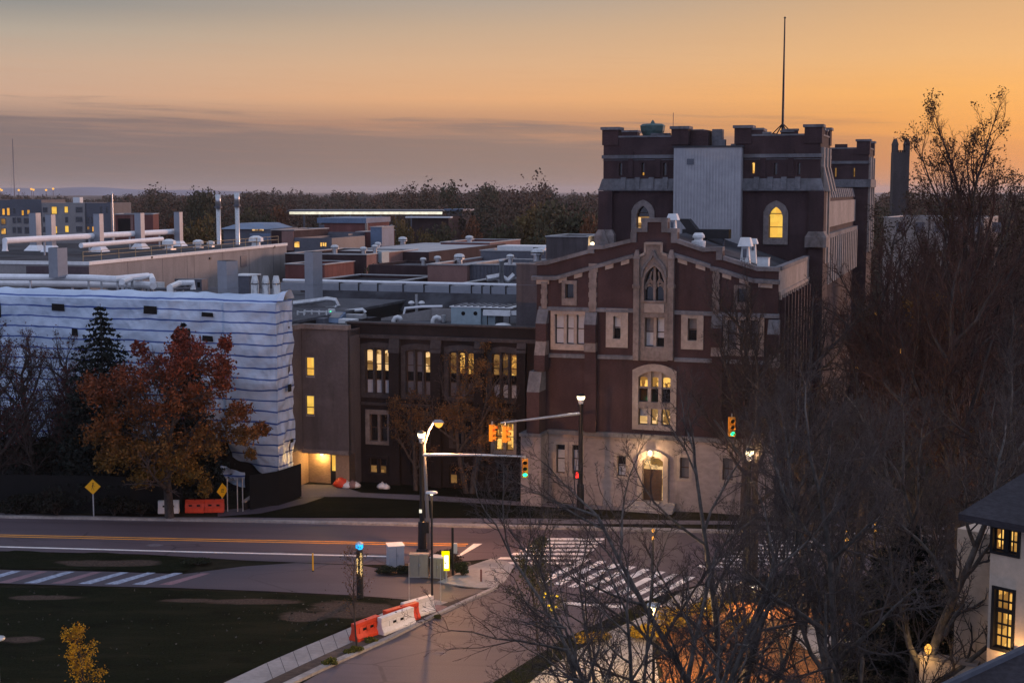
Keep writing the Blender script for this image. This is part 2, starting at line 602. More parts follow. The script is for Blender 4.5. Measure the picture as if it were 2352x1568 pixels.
M['barklt'] = mat('lichen bark', (0.10, 0.088, 0.080), 0.95, 0.5, 5, (1, 1, 0.5), 0.45, 0.3)
M['twig'] = mat('twigs', (0.070, 0.052, 0.050), 0.9, 0.3, 2)
M['twigdk'] = mat('twigs darkened as shade', (0.036, 0.027, 0.027), 0.9, 0.3, 2)  # shade of the rear trees is put into this darker twig colour
M['twigred'] = mat('reddish twigs', (0.052, 0.025, 0.021), 0.9, 0.3, 2)
M['pathgrey'] = mat('grey path', (0.125, 0.108, 0.125), 0.85, 0.12, 5, (1, 1, 1), 0.2, 0.1)
M['basestone'] = mat('rosy base stone', (0.235, 0.20, 0.20), 0.85, 0.12, 2, (1, 1, 2), 0.4, streak=0.55)
M['plum'] = mat('dark plum cladding', (0.085, 0.062, 0.072), 0.8, 0.15, 3, (1, 1, 1), 0.2)
M['stonedk'] = mat('stone darkened as shade', (0.048, 0.041, 0.044), 0.85, 0.25, 4, (1, 1, 1), 0.4)  # trim darkened along with the brick, shade held in the colour
M['scrim'] = mat('black fence screen', (0.0035, 0.0035, 0.004), 0.9, 0.3, 1.0)


# ------------------------------------------------------------------ windows
def arch(x0, x1, z0, z1, kind='rect', rise=0.0, n=8):
    """outline of an opening, counter-clockwise, always 2 + n + 1 points"""
    pts = [(x0, z0), (x1, z0)]
    xm, hw = (x0 + x1) / 2, (x1 - x0) / 2
    for i in range(n + 1):
        t = i / n
        x = x1 + (x0 - x1) * t
        s = (x - xm) / hw
        if kind == 'rect':
            z = z1
        elif kind == 'seg':
            z = z1 - rise * (s * s)
        elif kind == 'point':
            z = z1 - rise * (1 - math.sqrt(max(0, 1 - abs(s) ** 1.6)) if abs(s) > 0.02 else 0) * 0.75 - rise * 0.25 * abs(s)
        elif kind == 'round':
            z = z1 - rise * (1 - math.sqrt(max(0, 1 - s * s)))
        else:
            z = z1
        pts.append((x, z))
    return pts


def clip(poly, axis, lo, hi):
    for sgn, lim in ((1, lo), (-1, hi)):
        out = []
        for i in range(len(poly)):
            a, b = poly[i], poly[(i + 1) % len(poly)]
            da, db = sgn * (a[axis] - lim), sgn * (b[axis] - lim)
            if da >= 0:
                out.append(a)
            if (da >= 0) != (db >= 0):
                t = da / (da - db)
                out.append((a[0] + (b[0] - a[0]) * t, a[1] + (b[1] - a[1]) * t))
        poly = out
        if not poly:
            return []
    return poly


def window(parent, x0, x1, z0, z1, y=0.0, kind='rect', rise=0.0, w=0.3, wt=None, wb=None, proud=0.10, recess=0.28,
           lights=1, bars=(), panes=None, frame='stone', pane='glassdk', sash='woodframe', mull=0.12, mkind=None, mrise=0.0, name='window'):
    """a window with its surround, mullions and panes; returns the hole outline.
    panes: list of (z from, z to, material) fractions of the height, or of (light index or None, zf, zt, material)"""
    wt = w if wt is None else wt
    wb = w if wb is None else wb
    inn = arch(x0, x1, z0, z1, kind, rise)
    out = arch(x0 - w, x1 + w, z0 - wb, z1 + wt, kind, rise * (1 + 0.5 * w / max(0.2, x1 - x0)))
    mb = MB()
    mb.ring(out, inn, y - proud, y + recess, 0)
    lw = (x1 - x0) / lights
    mm = M[frame]
    for i in range(1, lights):
        xm = x0 + lw * i
        mb.box(xm - mull / 2, xm + mull / 2, y + 0.03, y + recess - 0.02, z0, z1 - rise * 0.02 - 0.01, 0)
    win = mb.build(name, [mm], parent)
    # sash lines
    sb = MB()
    t = 0.05
    for i in range(lights):
        a, b = x0 + lw * i + (mull / 2 if i else 0), x0 + lw * (i + 1) - (mull / 2 if i < lights - 1 else 0)
        sb.box(a, a + t, y + recess - 0.06, y + recess - 0.015, z0, z1 - rise, 0)
        sb.box(b - t, b, y + recess - 0.06, y + recess - 0.015, z0, z1 - rise, 0)
        sb.box(a + t, b - t, y + recess - 0.06, y + recess - 0.015, z0, z0 + t, 0)
        for q in bars:
            zz = z0 + (z1 - z0) * q
            sb.box(a + t, b - t, y + recess - 0.06, y + recess - 0.015, zz - t * 0.6, zz + t * 0.6, 0)
        if mkind:
            # arched head to each light
            hd = arch(a, b, z1 - rise - mrise - 0.25, z1 - rise - 0.02 + 0, mkind, mrise)
            top = [(a, z1 + 0.02), (b, z1 + 0.02)]
            arcpts = hd[2:]
            for j in range(len(arcpts) - 1):
                p, q2 = arcpts[j], arcpts[j + 1]
                sb.poly([(p[0], y + recess - 0.1, p[1]), (p[0], y + recess - 0.1, z1 + rise * 0.1), (q2[0], y + recess - 0.1, z1 + rise * 0.1), (q2[0], y + recess - 0.1, q2[1])], 1)
    sb.build('sash', [M[sash], mm], win)
    panes = panes or [(0, 1, pane)]
    acc = {}
    for p in panes:
        li, za, zb, mn = p if len(p) == 4 else (None,) + tuple(p)
        pl = clip(inn, 1, z0 + (z1 - z0) * za, z0 + (z1 - z0) * zb)
        if li is not None:
            pl = clip(pl, 0, x0 + lw * li, x0 + lw * (li + 1))
        if pl:
            acc.setdefault(mn, []).append(pl)
    for mn, pls in acc.items():
        pb = MB()
        for pl in pls:
            pb.poly([(x, y + recess, z) for x, z in pl])
        pb.build('blind' if mn.startswith('blind') else 'pane', M[mn], win)
    return inn


def slab(mb, path, z0, z1):
    """flat polygon of world xy points as a slab"""
    b = [(p[0], p[1], z0) for p in path]
    t = [(p[0], p[1], z1) for p in path]
    mb.hexa(b, t)


def area2(p):
    return sum(p[i][0] * p[(i + 1) % len(p)][1] - p[(i + 1) % len(p)][0] * p[i][1] for i in range(len(p)))


def ground_patch(name, pix, z, m, kind='structure', thick=0.0, jit=0.0):
    """a flat ground area given by its corners in the photo, laid at height z"""
    mb = MB()
    pts = [gp(x, y, 0) for x, y in pix]
    if jit:
        q = []
        for i in range(len(pts)):
            a, b = pts[i], pts[(i + 1) % len(pts)]
            k = max(1, min(40, int((b - a).length / 0.8)))
            for j in range(k):
                p = a.lerp(b, j / k)
                d = (b - a).normalized()
                o = mnoise.noise(Vector((p.x * 0.5, p.y * 0.5, 3.3))) + 0.5 * mnoise.noise(Vector((p.x * 1.7, p.y * 1.7, 1.3)))
                q.append(p + Vector((-d.y, d.x, 0)) * o * jit)
        pts = q
    if area2(pts) < 0:
        pts = pts[::-1]
    loops = [[Vector((p.x, p.y, 0)) for p in pts]]
    n = len(mb.v)
    mb.v += [(p.x, p.y, z) for p in pts]
    for t in geometry.tessellate_polygon(loops):
        a, b, c = [pts[i] for i in t]
        cr = (b.x - a.x) * (c.y - a.y) - (b.y - a.y) * (c.x - a.x)
        t = t if cr > 0 else (t[0], t[2], t[1])
        mb.f.append(tuple(n + i for i in t))
        mb.mi.append(0)
    if thick:
        k = len(pts)
        for i in range(k):
            a, b = pts[i], pts[(i + 1) % k]
            mb.poly([(a.x, a.y, z - thick), (b.x, b.y, z - thick), (b.x, b.y, z), (a.x, a.y, z)])
    o = mb.build(name, m)
    if kind:
        o['kind'] = kind
    return o


def road_mat(name, col, ang):
    m = bpy.data.materials.new(name)
    m.use_nodes = True
    t = m.node_tree
    b = t.nodes['Principled BSDF']
    G = NG(t)
    co = G.n('ShaderNodeTexCoord').outputs['Object']
    rt = G.mapping(co, (1, 1, 1), (0, 0, 0), (0, 0, ang))
    n1 = G.noise(co, 14, 4, 0.7)
    n2 = G.noise(G.mapping(rt, (0.05, 0.9, 1)), 1.0, 3, 0.55)
    n3 = G.noise(G.mapping(rt, (0.11, 0.16, 1)), 1.0, 4, 0.6)
    c = tuple(col)
    k = G.mix(G.ss(n1, 0.3, 0.7), tuple(x * 0.84 for x in c) + (1,), tuple(x * 1.16 for x in c) + (1,))
    k = G.mix(G.m('MULTIPLY', G.ss(n2, 0.45, 0.65), 0.45), k, tuple(x * 0.62 for x in c) + (1,))
    k = G.mix(G.m('MULTIPLY', G.ss(n3, 0.52, 0.60), 0.35), k, tuple(x * 1.4 for x in c) + (1,))
    vo = G.n('ShaderNodeTexVoronoi', feature='DISTANCE_TO_EDGE')
    t.links.new(G.mapping(rt, (0.10, 0.22, 1)), vo.inputs['Vector'])
    vo.inputs['Scale'].default_value = 1.0
    crack = G.m('MULTIPLY', G.ss(vo.outputs['Distance'], 0.012, 0.004), G.ss(n3, 0.42, 0.55))
    k = G.mix(G.m('MULTIPLY', crack, 0.7), k, tuple(x * 0.35 for x in c) + (1,))
    t.links.new(k, b.inputs['Base Color'])
    b.inputs['Roughness'].default_value = 0.62
    b.inputs['Specular IOR Level'].default_value = 0.35
    bp = G.n('ShaderNodeBump')
    bp.inputs['Strength'].default_value = 0.2
    bp.inputs['Distance'].default_value = 0.02
    t.links.new(n1, bp.inputs['Height'])
    t.links.new(bp.outputs[0], b.inputs['Normal'])
    return m


M['asphalt'] = road_mat('road asphalt', (0.080, 0.060, 0.072), R(4.5))
M['asphalt2'] = road_mat('path asphalt', (0.062, 0.049, 0.062), R(3))


def lawn_mat(name, col, dry, spots):
    """rough autumn grass with mown streaks, dry patches and worn bare spots at the given places (x, y, rx, ry)"""
    m = bpy.data.materials.new(name)
    m.use_nodes = True
    t = m.node_tree
    b = t.nodes['Principled BSDF']
    G = NG(t)
    co = G.n('ShaderNodeTexCoord').outputs['Object']
    sp = G.n('ShaderNodeSeparateXYZ')
    t.links.new(co, sp.inputs[0])
    n1 = G.noise(co, 7, 5, 0.75)
    n2 = G.noise(G.mapping(co, (0.18, 0.75, 1), (0, 0, 0), (0, 0, R(8))), 1.0, 4, 0.65)
    n3 = G.noise(G.mapping(co, (0.35, 0.6, 1), (4, 9, 0)), 1.0, 4, 0.6)
    k = G.mix(G.ss(n1, 0.25, 0.75), tuple(x * 0.45 for x in col) + (1,), tuple(x * 1.7 for x in col) + (1,))
    k = G.mix(G.m('MULTIPLY', G.ss(n2, 0.46, 0.66), 0.8), k, tuple(dry) + (1,))
    k = G.mix(G.m('MULTIPLY', G.ss(n3, 0.52, 0.68), 0.55), k, tuple(x * 0.4 for x in col) + (1,))
    for (cx, cy, rx, ry) in spots:
        dx = G.m('DIVIDE', G.m('SUBTRACT', sp.outputs[0], cx), rx)
        dy = G.m('DIVIDE', G.m('SUBTRACT', sp.outputs[1], cy), ry)
        d = G.m('ADD', G.m('MULTIPLY', dx, dx), G.m('MULTIPLY', dy, dy))
        d = G.m('ADD', d, G.m('MULTIPLY', G.m('SUBTRACT', n3, 0.5), 3.2))
        d = G.m('ADD', d, G.m('MULTIPLY', G.m('SUBTRACT', n1, 0.5), 1.2))
        soil = G.mix(G.ss(n1, 0.3, 0.7), (0.040, 0.028, 0.022, 1), (0.105, 0.074, 0.060, 1))
        k = G.mix(G.m('MULTIPLY', G.ss(d, 1.2, 0.45), 0.9), k, soil)
    t.links.new(k, b.inputs['Base Color'])
    b.inputs['Roughness'].default_value = 0.95
    b.inputs['Specular IOR Level'].default_value = 0.04
    bp = G.n('ShaderNodeBump')
    bp.inputs['Strength'].default_value = 0.5
    bp.inputs['Distance'].default_value = 0.12
    t.links.new(n1, bp.inputs['Height'])
    t.links.new(bp.outputs[0], b.inputs['Normal'])
    return m


_s = []
for (px, py, rx, ry) in ((800, 1400, 2.6, 1.6), (595, 1381, 2.4, 0.6), (100, 1372, 2.0, 0.5), (700, 1415, 1.6, 0.9), (250, 1293, 3.0, 0.8), (40, 1470, 1.2, 0.6), (420, 1378, 1.6, 0.4), (600, 1290, 2.2, 0.6)):
    p = gp(px, py)
    _s.append((p.x, p.y, rx, ry))
M['lawn2'] = lawn_mat('rough autumn lawn', (0.0075, 0.0095, 0.004), (0.017, 0.016, 0.008), _s)
M['lawn'] = lawn_mat('far lawn', (0.006, 0.007, 0.0035), (0.012, 0.010, 0.006), [])

# ================================================================== setting
mb = MB()
mb.poly([(-9000, -60, -0.03), (9000, -60, -0.03), (9000, 15000, -0.03), (-9000, 15000, -0.03)])
tag(mb.build('ground', M['earth']), 'dark autumn ground under the whole campus', None, kind='structure')

ground_patch('road', [(-300, 1184), (600, 1200), (1225, 1215), (1700, 1226), (2352, 1242), (2700, 1250), (2700, 1352), (2352, 1338), (1820, 1318),
                      (1640, 1332), (1500, 1372), (1420, 1410), (1290, 1470), (1080, 1600), (640, 1600), (742, 1540), (900, 1468), (1010, 1412), (1143, 1352),
                      (1180, 1300), (1130, 1282), (980, 1296), (820, 1296), (560, 1286), (330, 1272), (-300, 1258)], 0.0, M['asphalt'])
ground_patch('path', [(-300, 1303), (0, 1308), (240, 1312), (420, 1318), (560, 1300), (680, 1292), (830, 1298), (960, 1322), (1010, 1336), (1060, 1350), (1120, 1354),
                      (1060, 1378), (1010, 1384), (930, 1376), (870, 1371), (805, 1366), (612, 1357), (400, 1349), (200, 1345), (0, 1339), (-300, 1336)], 0.006, M['asphalt2'])
ground_patch('far_path', [(-300, 1170), (300, 1186), (690, 1189), (1225, 1190), (1700, 1196), (2500, 1215), (2500, 1224), (1700, 1204), (1225, 1202), (690, 1200), (300, 1197), (-300, 1181)], 0.005, M['pathgrey'])
ground_patch('entry_path', [(690, 1112), (770, 1113), (800, 1121), (830, 1131), (1000, 1138), (1225, 1153), (1400, 1160), (1700, 1166), (1700, 1178), (1400, 1171), (1225, 1162), (1000, 1150),
                            (830, 1141), (745, 1140), (690, 1142)], 0.005, M['pathgrey'])
ground_patch('gate_path', [(500, 1172), (560, 1166), (640, 1160), (700, 1141), (745, 1141), (700, 1156), (600, 1178), (500, 1186)], 0.004, M['asphalt2'])
ground_patch('kerb', [(-300, 1184), (600, 1200), (1225, 1214), (1700, 1225), (2500, 1245), (2500, 1240), (1700, 1220), (1225, 1208.5), (600, 1196), (-300, 1181)], 0.12, M['kerb'], thick=0.14)
ground_patch('kerb', [(1143, 1352), (1010, 1412), (900, 1468), (742, 1540), (600, 1606), (585, 1604), (733, 1533), (895, 1463), (1004, 1409), (1138, 1349)], 0.12, M['kerb'], thick=0.14)
ground_patch('sidewalk', [(480, 1585), (612, 1523), (700, 1485), (794, 1446), (860, 1417), (915, 1392), (1000, 1378), (1030, 1384), (930, 1420), (875, 1444), (802, 1479), (700, 1525), (612, 1566), (560, 1592)], 0.04, M['concrete'], thick=0.06)
ground_patch('verge', [(560, 1592), (612, 1566), (700, 1525), (802, 1479), (930, 1420), (1030, 1384), (1120, 1356), (1138, 1349), (1004, 1409), (895, 1463), (733, 1533), (585, 1604)], 0.05, M['soil'], thick=0.06)
ground_patch('corner_pavement', [(1005, 1337), (1042, 1322), (1080, 1300), (1130, 1283), (1165, 1290), (1180, 1302), (1160, 1335), (1138, 1349), (1100, 1351), (1050, 1345)], 0.05, M['concrete'], thick=0.06)
ground_patch('planting_bed', [(860, 1312), (905, 1296), (980, 1292), (1080, 1290), (1085, 1302), (1040, 1322), (1003, 1336), (960, 1326), (900, 1322)], 0.03, M['soil'])
ground_patch('tactile_pad', [(985, 1396), (1005, 1390), (1028, 1394), (1002, 1408)], 0.058, M['brickpk'])
ground_patch('lawn', [(-300, 1262), (330, 1273), (430, 1283), (450, 1300), (420, 1314), (240, 1308), (0, 1304), (-300, 1299)], 0.02, M['lawn2'], jit=0.6)
ground_patch('lawn', [(-400, 1343), (0, 1346), (200, 1350), (400, 1354), (612, 1362), (805, 1370), (880, 1376), (905, 1391), (794, 1443), (612, 1520), (470, 1580), (300, 1640), (-400, 1700)], 0.012, M['lawn2'], jit=0.35)
ground_patch('lawn', [(500, 1188), (600, 1180), (700, 1158), (745, 1142), (830, 1143), (1000, 1152), (1225, 1164), (1225, 1188), (690, 1187)], 0.012, M['lawn'])
ground_patch('lawn', [(760, 1108), (840, 1102), (1225, 1105), (1225, 1151), (1000, 1136), (830, 1129), (800, 1119)], 0.012, M['lawn'])
ground_patch('leaf_bed', [(1500, 1430), (1700, 1380), (1900, 1400), (2100, 1440), (2230, 1480), (2260, 1640), (1600, 1640), (1530, 1560)], 0.01, M['leaflitter'], jit=0.8)
ground_patch('side_strip', [(1420, 1410), (1500, 1374), (1560, 1362), (1500, 1405), (1400, 1450), (1250, 1540), (1180, 1600), (1080, 1600), (1290, 1470)], 0.03, M['lawn2'], thick=0.05)
ground_patch('sidewalk', [(1560, 1362), (1640, 1336), (1720, 1330), (1640, 1370), (1530, 1420), (1500, 1480), (1520, 1600), (1180, 1600), (1250, 1540), (1400, 1450), (1500, 1405)], 0.035, M['concrete'], thick=0.05)
ground_patch('sidewalk', [(1850, 1430), (1960, 1470), (2120, 1560), (2180, 1640), (2000, 1640), (1900, 1530), (1800, 1450)], 0.02, M['concrete'])


def stripe(name, pix, m, z=0.008):
    return ground_patch(name, pix, z, m)


def line(name, pts, wpx, m, z=0.008):
    up = [(x, y - wpx / 2) for x, y in pts]
    dn = [(x, y + wpx / 2) for x, y in reversed(pts)]
    return stripe(name, dn + up[::1], m, z)


line('road_marking', [(-300, 1221), (300, 1234), (700, 1242), (1075, 1249)], 1.8, M['paintye'])
line('road_marking', [(-300, 1225), (300, 1238), (700, 1246), (1070, 1253)], 1.8, M['paintye'])
line('road_marking', [(-300, 1249), (0, 1255), (450, 1267), (920, 1278)], 2.6, M['paint'])
stripe('road_marking', [(1044, 1281), (1057, 1277), (1108, 1248), (1088, 1248)], M['paint'])
# the long dashes of the crossing over the main road, seen nearly end to end
for i, (x0, x1, y) in enumerate([(1262, 1392, 1235), (1242, 1384, 1243), (1222, 1376, 1251), (1202, 1368, 1260), (1180, 1352, 1269), (1150, 1338, 1279), (1134, 1316, 1290)]):
    stripe('crossing_stripe', [(x0 - 8, y + 4.7), (x1 - 8, y + 5.2), (x1, y + 0.6), (x0, y)], M['paint'])
for k in range(8):
    bx, by = 1236 + 34 * k, 1335 + 6 * k
    stripe('crossing_stripe', [(bx, by), (bx + 19, by + 1.5), (bx + 123, by - 52), (bx + 106, by - 54)], M['paint'])
for i in range(8):
    y = 1240 + i * 8.2
    x0 = 1760 - i * 22
    stripe('crossing_stripe', [(x0 - 6, y + 4.6), (x0 + 150, y + 7), (x0 + 156, y + 2.6), (x0, y)], M['paint'])
stripe('stop_line', [(1292, 1381), (1430, 1390), (1430, 1396), (1288, 1387)], M['paint'])
# hatched strip on the path at the left
for i in range(8):
    x = -70 + i * 62
    m = M['paint'] if i % 2 == 0 or i == 5 else M['paintpk']
    y = 1338.0 + x * 0.012
    stripe('path_marking', [(x, y), (x + 30, y + 0.6), (x + 118, y - 26), (x + 98, y - 26.5)], mat('worn path paint', (0.30, 0.33, 0.42), 0.8, 0.3, 4) if m is M['paint'] and i == 0 else (bpy.data.materials['worn path paint'] if m is M['paint'] else m), 0.012)

# joints of the paving slabs, drain grate and covers
jm = mat('dark joint', (0.07, 0.062, 0.062), 0.9)
for i in range(11):
    t = i / 10.5
    x, y = 612 + (930 - 612) * t, 1523 - (1523 - 1388) * t
    x2, y2 = x + 16 - 6 * t, y + 42 - 14 * t
    stripe('paving_joint', [(x, y), (x2, y2), (x2 + 1.5, y2), (x + 1.5, y)], jm, 0.046)
for i in range(9):
    x, y = 1240 + i * 33, 1545 - i * 20
    stripe('paving_joint', [(x, y), (x + 46, y + 26), (x + 49, y + 26), (x + 3, y)], jm, 0.041)
for (px, py, w) in ((356, 1252, 20), (842, 1335, 16), (640, 1268, 15), (1010, 1500, 20), (1500, 1268, 18)):
    pts = [(px + w * math.cos(k * 0.524), py + w * 0.16 * math.sin(k * 0.524)) for k in range(12)]
    o = stripe('manhole_cover', pts, M['pathgrey'], 0.011)

# ---- hills on the horizon, distance haze painted in as blue
mb = MB()
hp = []
for i in range(61):
    px = -260 + i * 14
    hh = 4 + 3.2 * math.exp(-((px - 190) / 70.0) ** 2) + 1.5 * math.exp(-((px - 60) / 130.0) ** 2) + 1.0 * math.sin(i * 0.4) - max(0, (px - 250) / 60.0)
    hp.append((px, HZ - max(-3, hh)))
Y = 7000
for i in range(60):
    a, b = at(hp[i][0], hp[i][1], Y), at(hp[i + 1][0], hp[i + 1][1], Y)
    mb.poly([(a.x, Y - 500, -1), (b.x, Y - 500, -1), (b.x, Y, b.z), (a.x, Y, a.z)])
    mb.poly([(a.x, Y, a.z), (b.x, Y, b.z), (b.x, Y + 1500, -1), (a.x, Y + 1500, -1)])
tag(mb.build('hills', mat('haze blue wooded hill', (0.14, 0.17, 0.24), 0.95, 0.2, 0.004)), 'low hills on the horizon tinted blue as haze', None, kind='structure')


# ---- leaf mass builder
def leaves_obj(name, pos, size, m, parent=None, seed=1, up=0.0, loc=(0, 0, 0)):
    """many small quads at the given points"""
    rng = np.random.default_rng(seed)
    n = len(pos)
    a = rng.normal(size=(n, 3))
    a /= np.linalg.norm(a, axis=1)[:, None]
    b = rng.normal(size=(n, 3))
    b -= a * (a * b).sum(1)[:, None]
    b /= np.linalg.norm(b, axis=1)[:, None]
    s = (size * rng.uniform(0.6, 1.35, size=n))[:, None] if np.isscalar(size) else (size * rng.uniform(0.7, 1.3, size=n))[:, None]
    v = np.empty((n, 4, 3))
    v[:, 0] = pos - a * s * 0.6
    v[:, 1] = pos + b * s * 0.34
    v[:, 2] = pos + a * s * 0.6
    v[:, 3] = pos - b * s * 0.34
    return quads(name, v.reshape(-1, 3), np.arange(4 * n).reshape(n, 4), m, parent, loc)


def quads(name, v, f, m, parent=None, loc=(0, 0, 0), tri=False, smooth=False):
    me = bpy.data.meshes.new(name)
    k = f.shape[1]
    me.vertices.add(len(v))
    me.vertices.foreach_set('co', np.asarray(v, dtype=np.float32).ravel())
    me.loops.add(f.size)
    me.loops.foreach_set('vertex_index', f.ravel().astype(np.int32))
    me.polygons.add(len(f))
    me.polygons.foreach_set('loop_start', (np.arange(len(f)) * k).astype(np.int32))
    me.polygons.foreach_set('loop_total', np.full(len(f), k, dtype=np.int32))
    if smooth:
        me.polygons.foreach_set('use_smooth', [True] * len(f))
    me.materials.append(m)
    me.update()
    me.validate()
    o = bpy.data.objects.new(name, me)
    C.objects.link(o)
    o.location = loc
    if parent is not None:
        o.parent = parent
    return o


def crown_points(rng, n, c, rad, lumps=9, shell=0.55):
    """points in a lumpy crown: several lobes round the centre"""
    k = lumps
    d = rng.normal(size=(k, 3))
    d /= np.linalg.norm(d, axis=1)[:, None]
    lc = d * rng.uniform(0.25, 0.75, size=(k, 1)) * np.array(rad)
    lr = rng.uniform(0.32, 0.62, size=k)
    i = rng.integers(0, k, size=n)
    p = rng.normal(size=(n, 3))
    p /= np.linalg.norm(p, axis=1)[:, None]
    q = lc[i] + p * (rng.uniform(shell, 1.0, size=(n, 1))) * lr[i][:, None] * np.array(rad)
    return np.array(c) + q


# ---- the far wood: one mass
rng = np.random.default_rng(11)
P, SZ = [], []
rows = []
for k in range(800):
    rows.append((-140 + 1640 * rng.random(), 330 + 900 * rng.random() ** 1.5))
for k in range(520):
    rows.append((-140 + 1640 * rng.random(), 1000 + 900 * rng.random()))
for k in range(300):
    rows.append((1960 + 560 * rng.random(), 270 + 520 * rng.random()))
for px, Yd in rows:
    x = (px - CX) / F * Yd
    if Yd < 440 and 200 < px < 1010:
        continue
    if px < 280 and Yd < 420:
        continue
    hgt = rng.uniform(14, 22.5) + (4 if 940 < px < 1260 else 0) + 1.6 * math.sin(px * 0.021 + 1) + 1.4 * math.sin(px * 0.057) - (4.5 if px < 290 else 0)
    if px > 1900:
        hgt = rng.uniform(14, 24) if Yd > 330 else rng.uniform(12, 19)
    r = rng.uniform(5, 9.0)
    n = int(430 if Yd < 700 else 240)
    s = 0.00105 * Yd + 0.28
    c = crown_points(rng, n, (x, Yd, hgt * 0.54), (r, r, hgt * 0.46), 10, 0.55)
    P.append(c)
    SZ.append(np.full(n, s))
P = np.concatenate(P)
SZ = np.concatenate(SZ)
P[:, 2] = np.maximum(P[:, 2], 0.3)
M['forest'] = leafmat('autumn wood', [(0.028, 0.022, 0.014), (0.066, 0.038, 0.021), (0.036, 0.034, 0.018), (0.092, 0.042, 0.027), (0.054, 0.034, 0.021), (0.028, 0.028, 0.016)], 0.03)
tag(leaves_obj('far_wood', P, SZ, M['forest'], None, 5), 'dark autumn wood stretching along the horizon behind the rooftops', 'wood', kind='stuff')

# ================================================================== campus frame
TH = R(-18)
g0 = gp(1232, 1149)
G = Fr((g0.x, g0.y), TH)
CAST = 18.0            # how far the castle front stands behind the gable front


def cut(fr, pts, ly=0.0):
    return [fr.hit(x, y, ly) for x, y in pts]


# ------------------------------------------------------------------ gabled brick building
gb = thing('gabled_building', 'brick building with stepped gable and tall traceried window at its centre, facing the street', 'building', G.o, TH)
topl = [(1232, 601), (1258, 599), (1352, 573), (1352, 564), (1388, 563), (1449, 548), (1453, 524), (1474, 524), (1474, 501), (1534, 501), (1534, 525),
        (1556, 525), (1556, 549), (1614, 569), (1660, 567), (1662, 588), (1740, 613), (1789, 614)]
top = cut(G, topl)
GW = top[-1][0]                       # facade width
EAVE = top[-1][1]
wall_out = [(0, 0), (GW, 0)] + [(x, z - 0.22) for x, z in reversed(top)]
wall_out[-1] = (0, wall_out[-1][1])
holes = []


def gwin(px0, px1, py0, py1, **k):
    x0, x1, z0, z1 = G.box(px0, px1, py0, py1)
    h = window(gb, x0, x1, z0, z1, **k)
    holes.append(h)
    return x0, x1, z0, z1


# square attic windows
gwin(1298.5, 1318, 652, 685, w=0.24, wb=0.5, pane='glassdk', name='window')
gwin(1694, 1716, 663, 694, w=0.24, wb=0.5, pane='glassdk')
# third floor
bl = [(0, 1, 'blind')]
gwin(1275, 1344, 722, 790, lights=3, bars=(0.52,), w=0.30, wb=0.42, frame='stonelt', panes=bl, mull=0.22)
gwin(1409, 1426, 726, 778, w=0.52, wb=0.6, frame='stonelt', bars=(0.5,), panes=[(0.46, 1, 'blind'), (0, 0.46, 'glassdk')])
gwin(1580, 1601, 731, 782, w=0.45, wb=0.6, frame='stonelt', bars=(0.5,), panes=[(0.46, 1, 'blinddk'), (0, 0.46, 'glassdk')])
gwin(1671, 1745, 735, 803, lights=3, bars=(0.52,), w=0.30, wb=0.42, frame='stonelt', panes=[(0, 1, 'blinddk')], mull=0.22)
gwin(1481.5, 1527, 729, 796, lights=2, bars=(0.5,), w=0.12, frame='stonelt', mull=0.2,
     panes=[(0, 0, 0.5, 'blind'), (0, 0.5, 1, 'blinddk'), (1, 0.3, 1, 'blind'), (1, 0, 0.3, 'glassdk')])
# great second floor window: lit lights over dark ones over lit ones
x0, x1, z0, z1 = gwin(1466.5, 1540, 852, 976, kind='seg', rise=0.42, lights=3, w=0.42, wt=0.5, wb=0.35, frame='stonelt', mull=0.24, recess=0.35,
                      panes=[(0, 0.30, 1, 'x')] if False else [(0.69, 1, 'lit'), (0.42, 0.69, 'glassdk'), (1, 0, 0.30, 'litpale'), (2, 0, 0.30, 'litpale'), (0, 0, 0.15, 'litpale'), (0, 0.15, 0.30, 'blind')],
                      mkind='round', mrise=0.18)
tb = MB()
for q0, q1 in ((0.675, 0.70), (0.30, 0.425)):
    tb.box(x0, x1, -0.02, 0.33, z0 + (z1 - z0) * q0, z0 + (z1 - z0) * q1)
tb.build('transom', M['stone'], gb)
# ground floor
gwin(1278, 1298, 1020, 1086, w=0.22, wb=0.2, frame='stonelt', bars=(0.5,), panes=[(0, 0.8, 'blind'), (0.8, 1, 'glassdk')])
gwin(1315, 1335, 1021, 1087, w=0.22, wb=0.2, frame='stonelt', bars=(0.5,), panes=[(0, 0.8, 'blind'), (0.8, 1, 'glassdk')])
gwin(1418, 1438, 1046, 1093, w=0.22, wb=0.2, frame='stonelt', bars=(0.5,), panes=[(0, 0.55, 'blind'), (0.55, 1, 'glassdk')])
gwin(1562, 1583, 1050, 1098, w=0.22, wb=0.2, frame='stonelt', bars=(0.5,), panes=[(0, 1, 'blinddk')])
gwin(1660, 1684, 1052, 1102, w=0.22, wb=0.2, frame='stonelt', bars=(0.5,), panes=[(0, 1, 'blinddk')])
gwin(1705, 1729, 1054, 1104, w=0.22, wb=0.2, frame='stonelt', bars=(0.5,), panes=[(0, 1, 'blinddk')])
# tracery window opening
tx0, tx1, tz0, tz1 = G.box(1481, 1527, 611, 690)
th = arch(tx0, tx1, tz0, tz1, 'point', 1.05, 12)
holes.append(th)
# the door opening
dx0, dx1, _, dz1 = G.box(1476, 1524, 1046, 1120)
dh = arch(dx0, dx1, 0.5, dz1, 'seg', 0.35, 8)
holes.append(dh)
mb = MB()
mb.prism(wall_out, 0.0, 0.7, holes, 0, back=False)
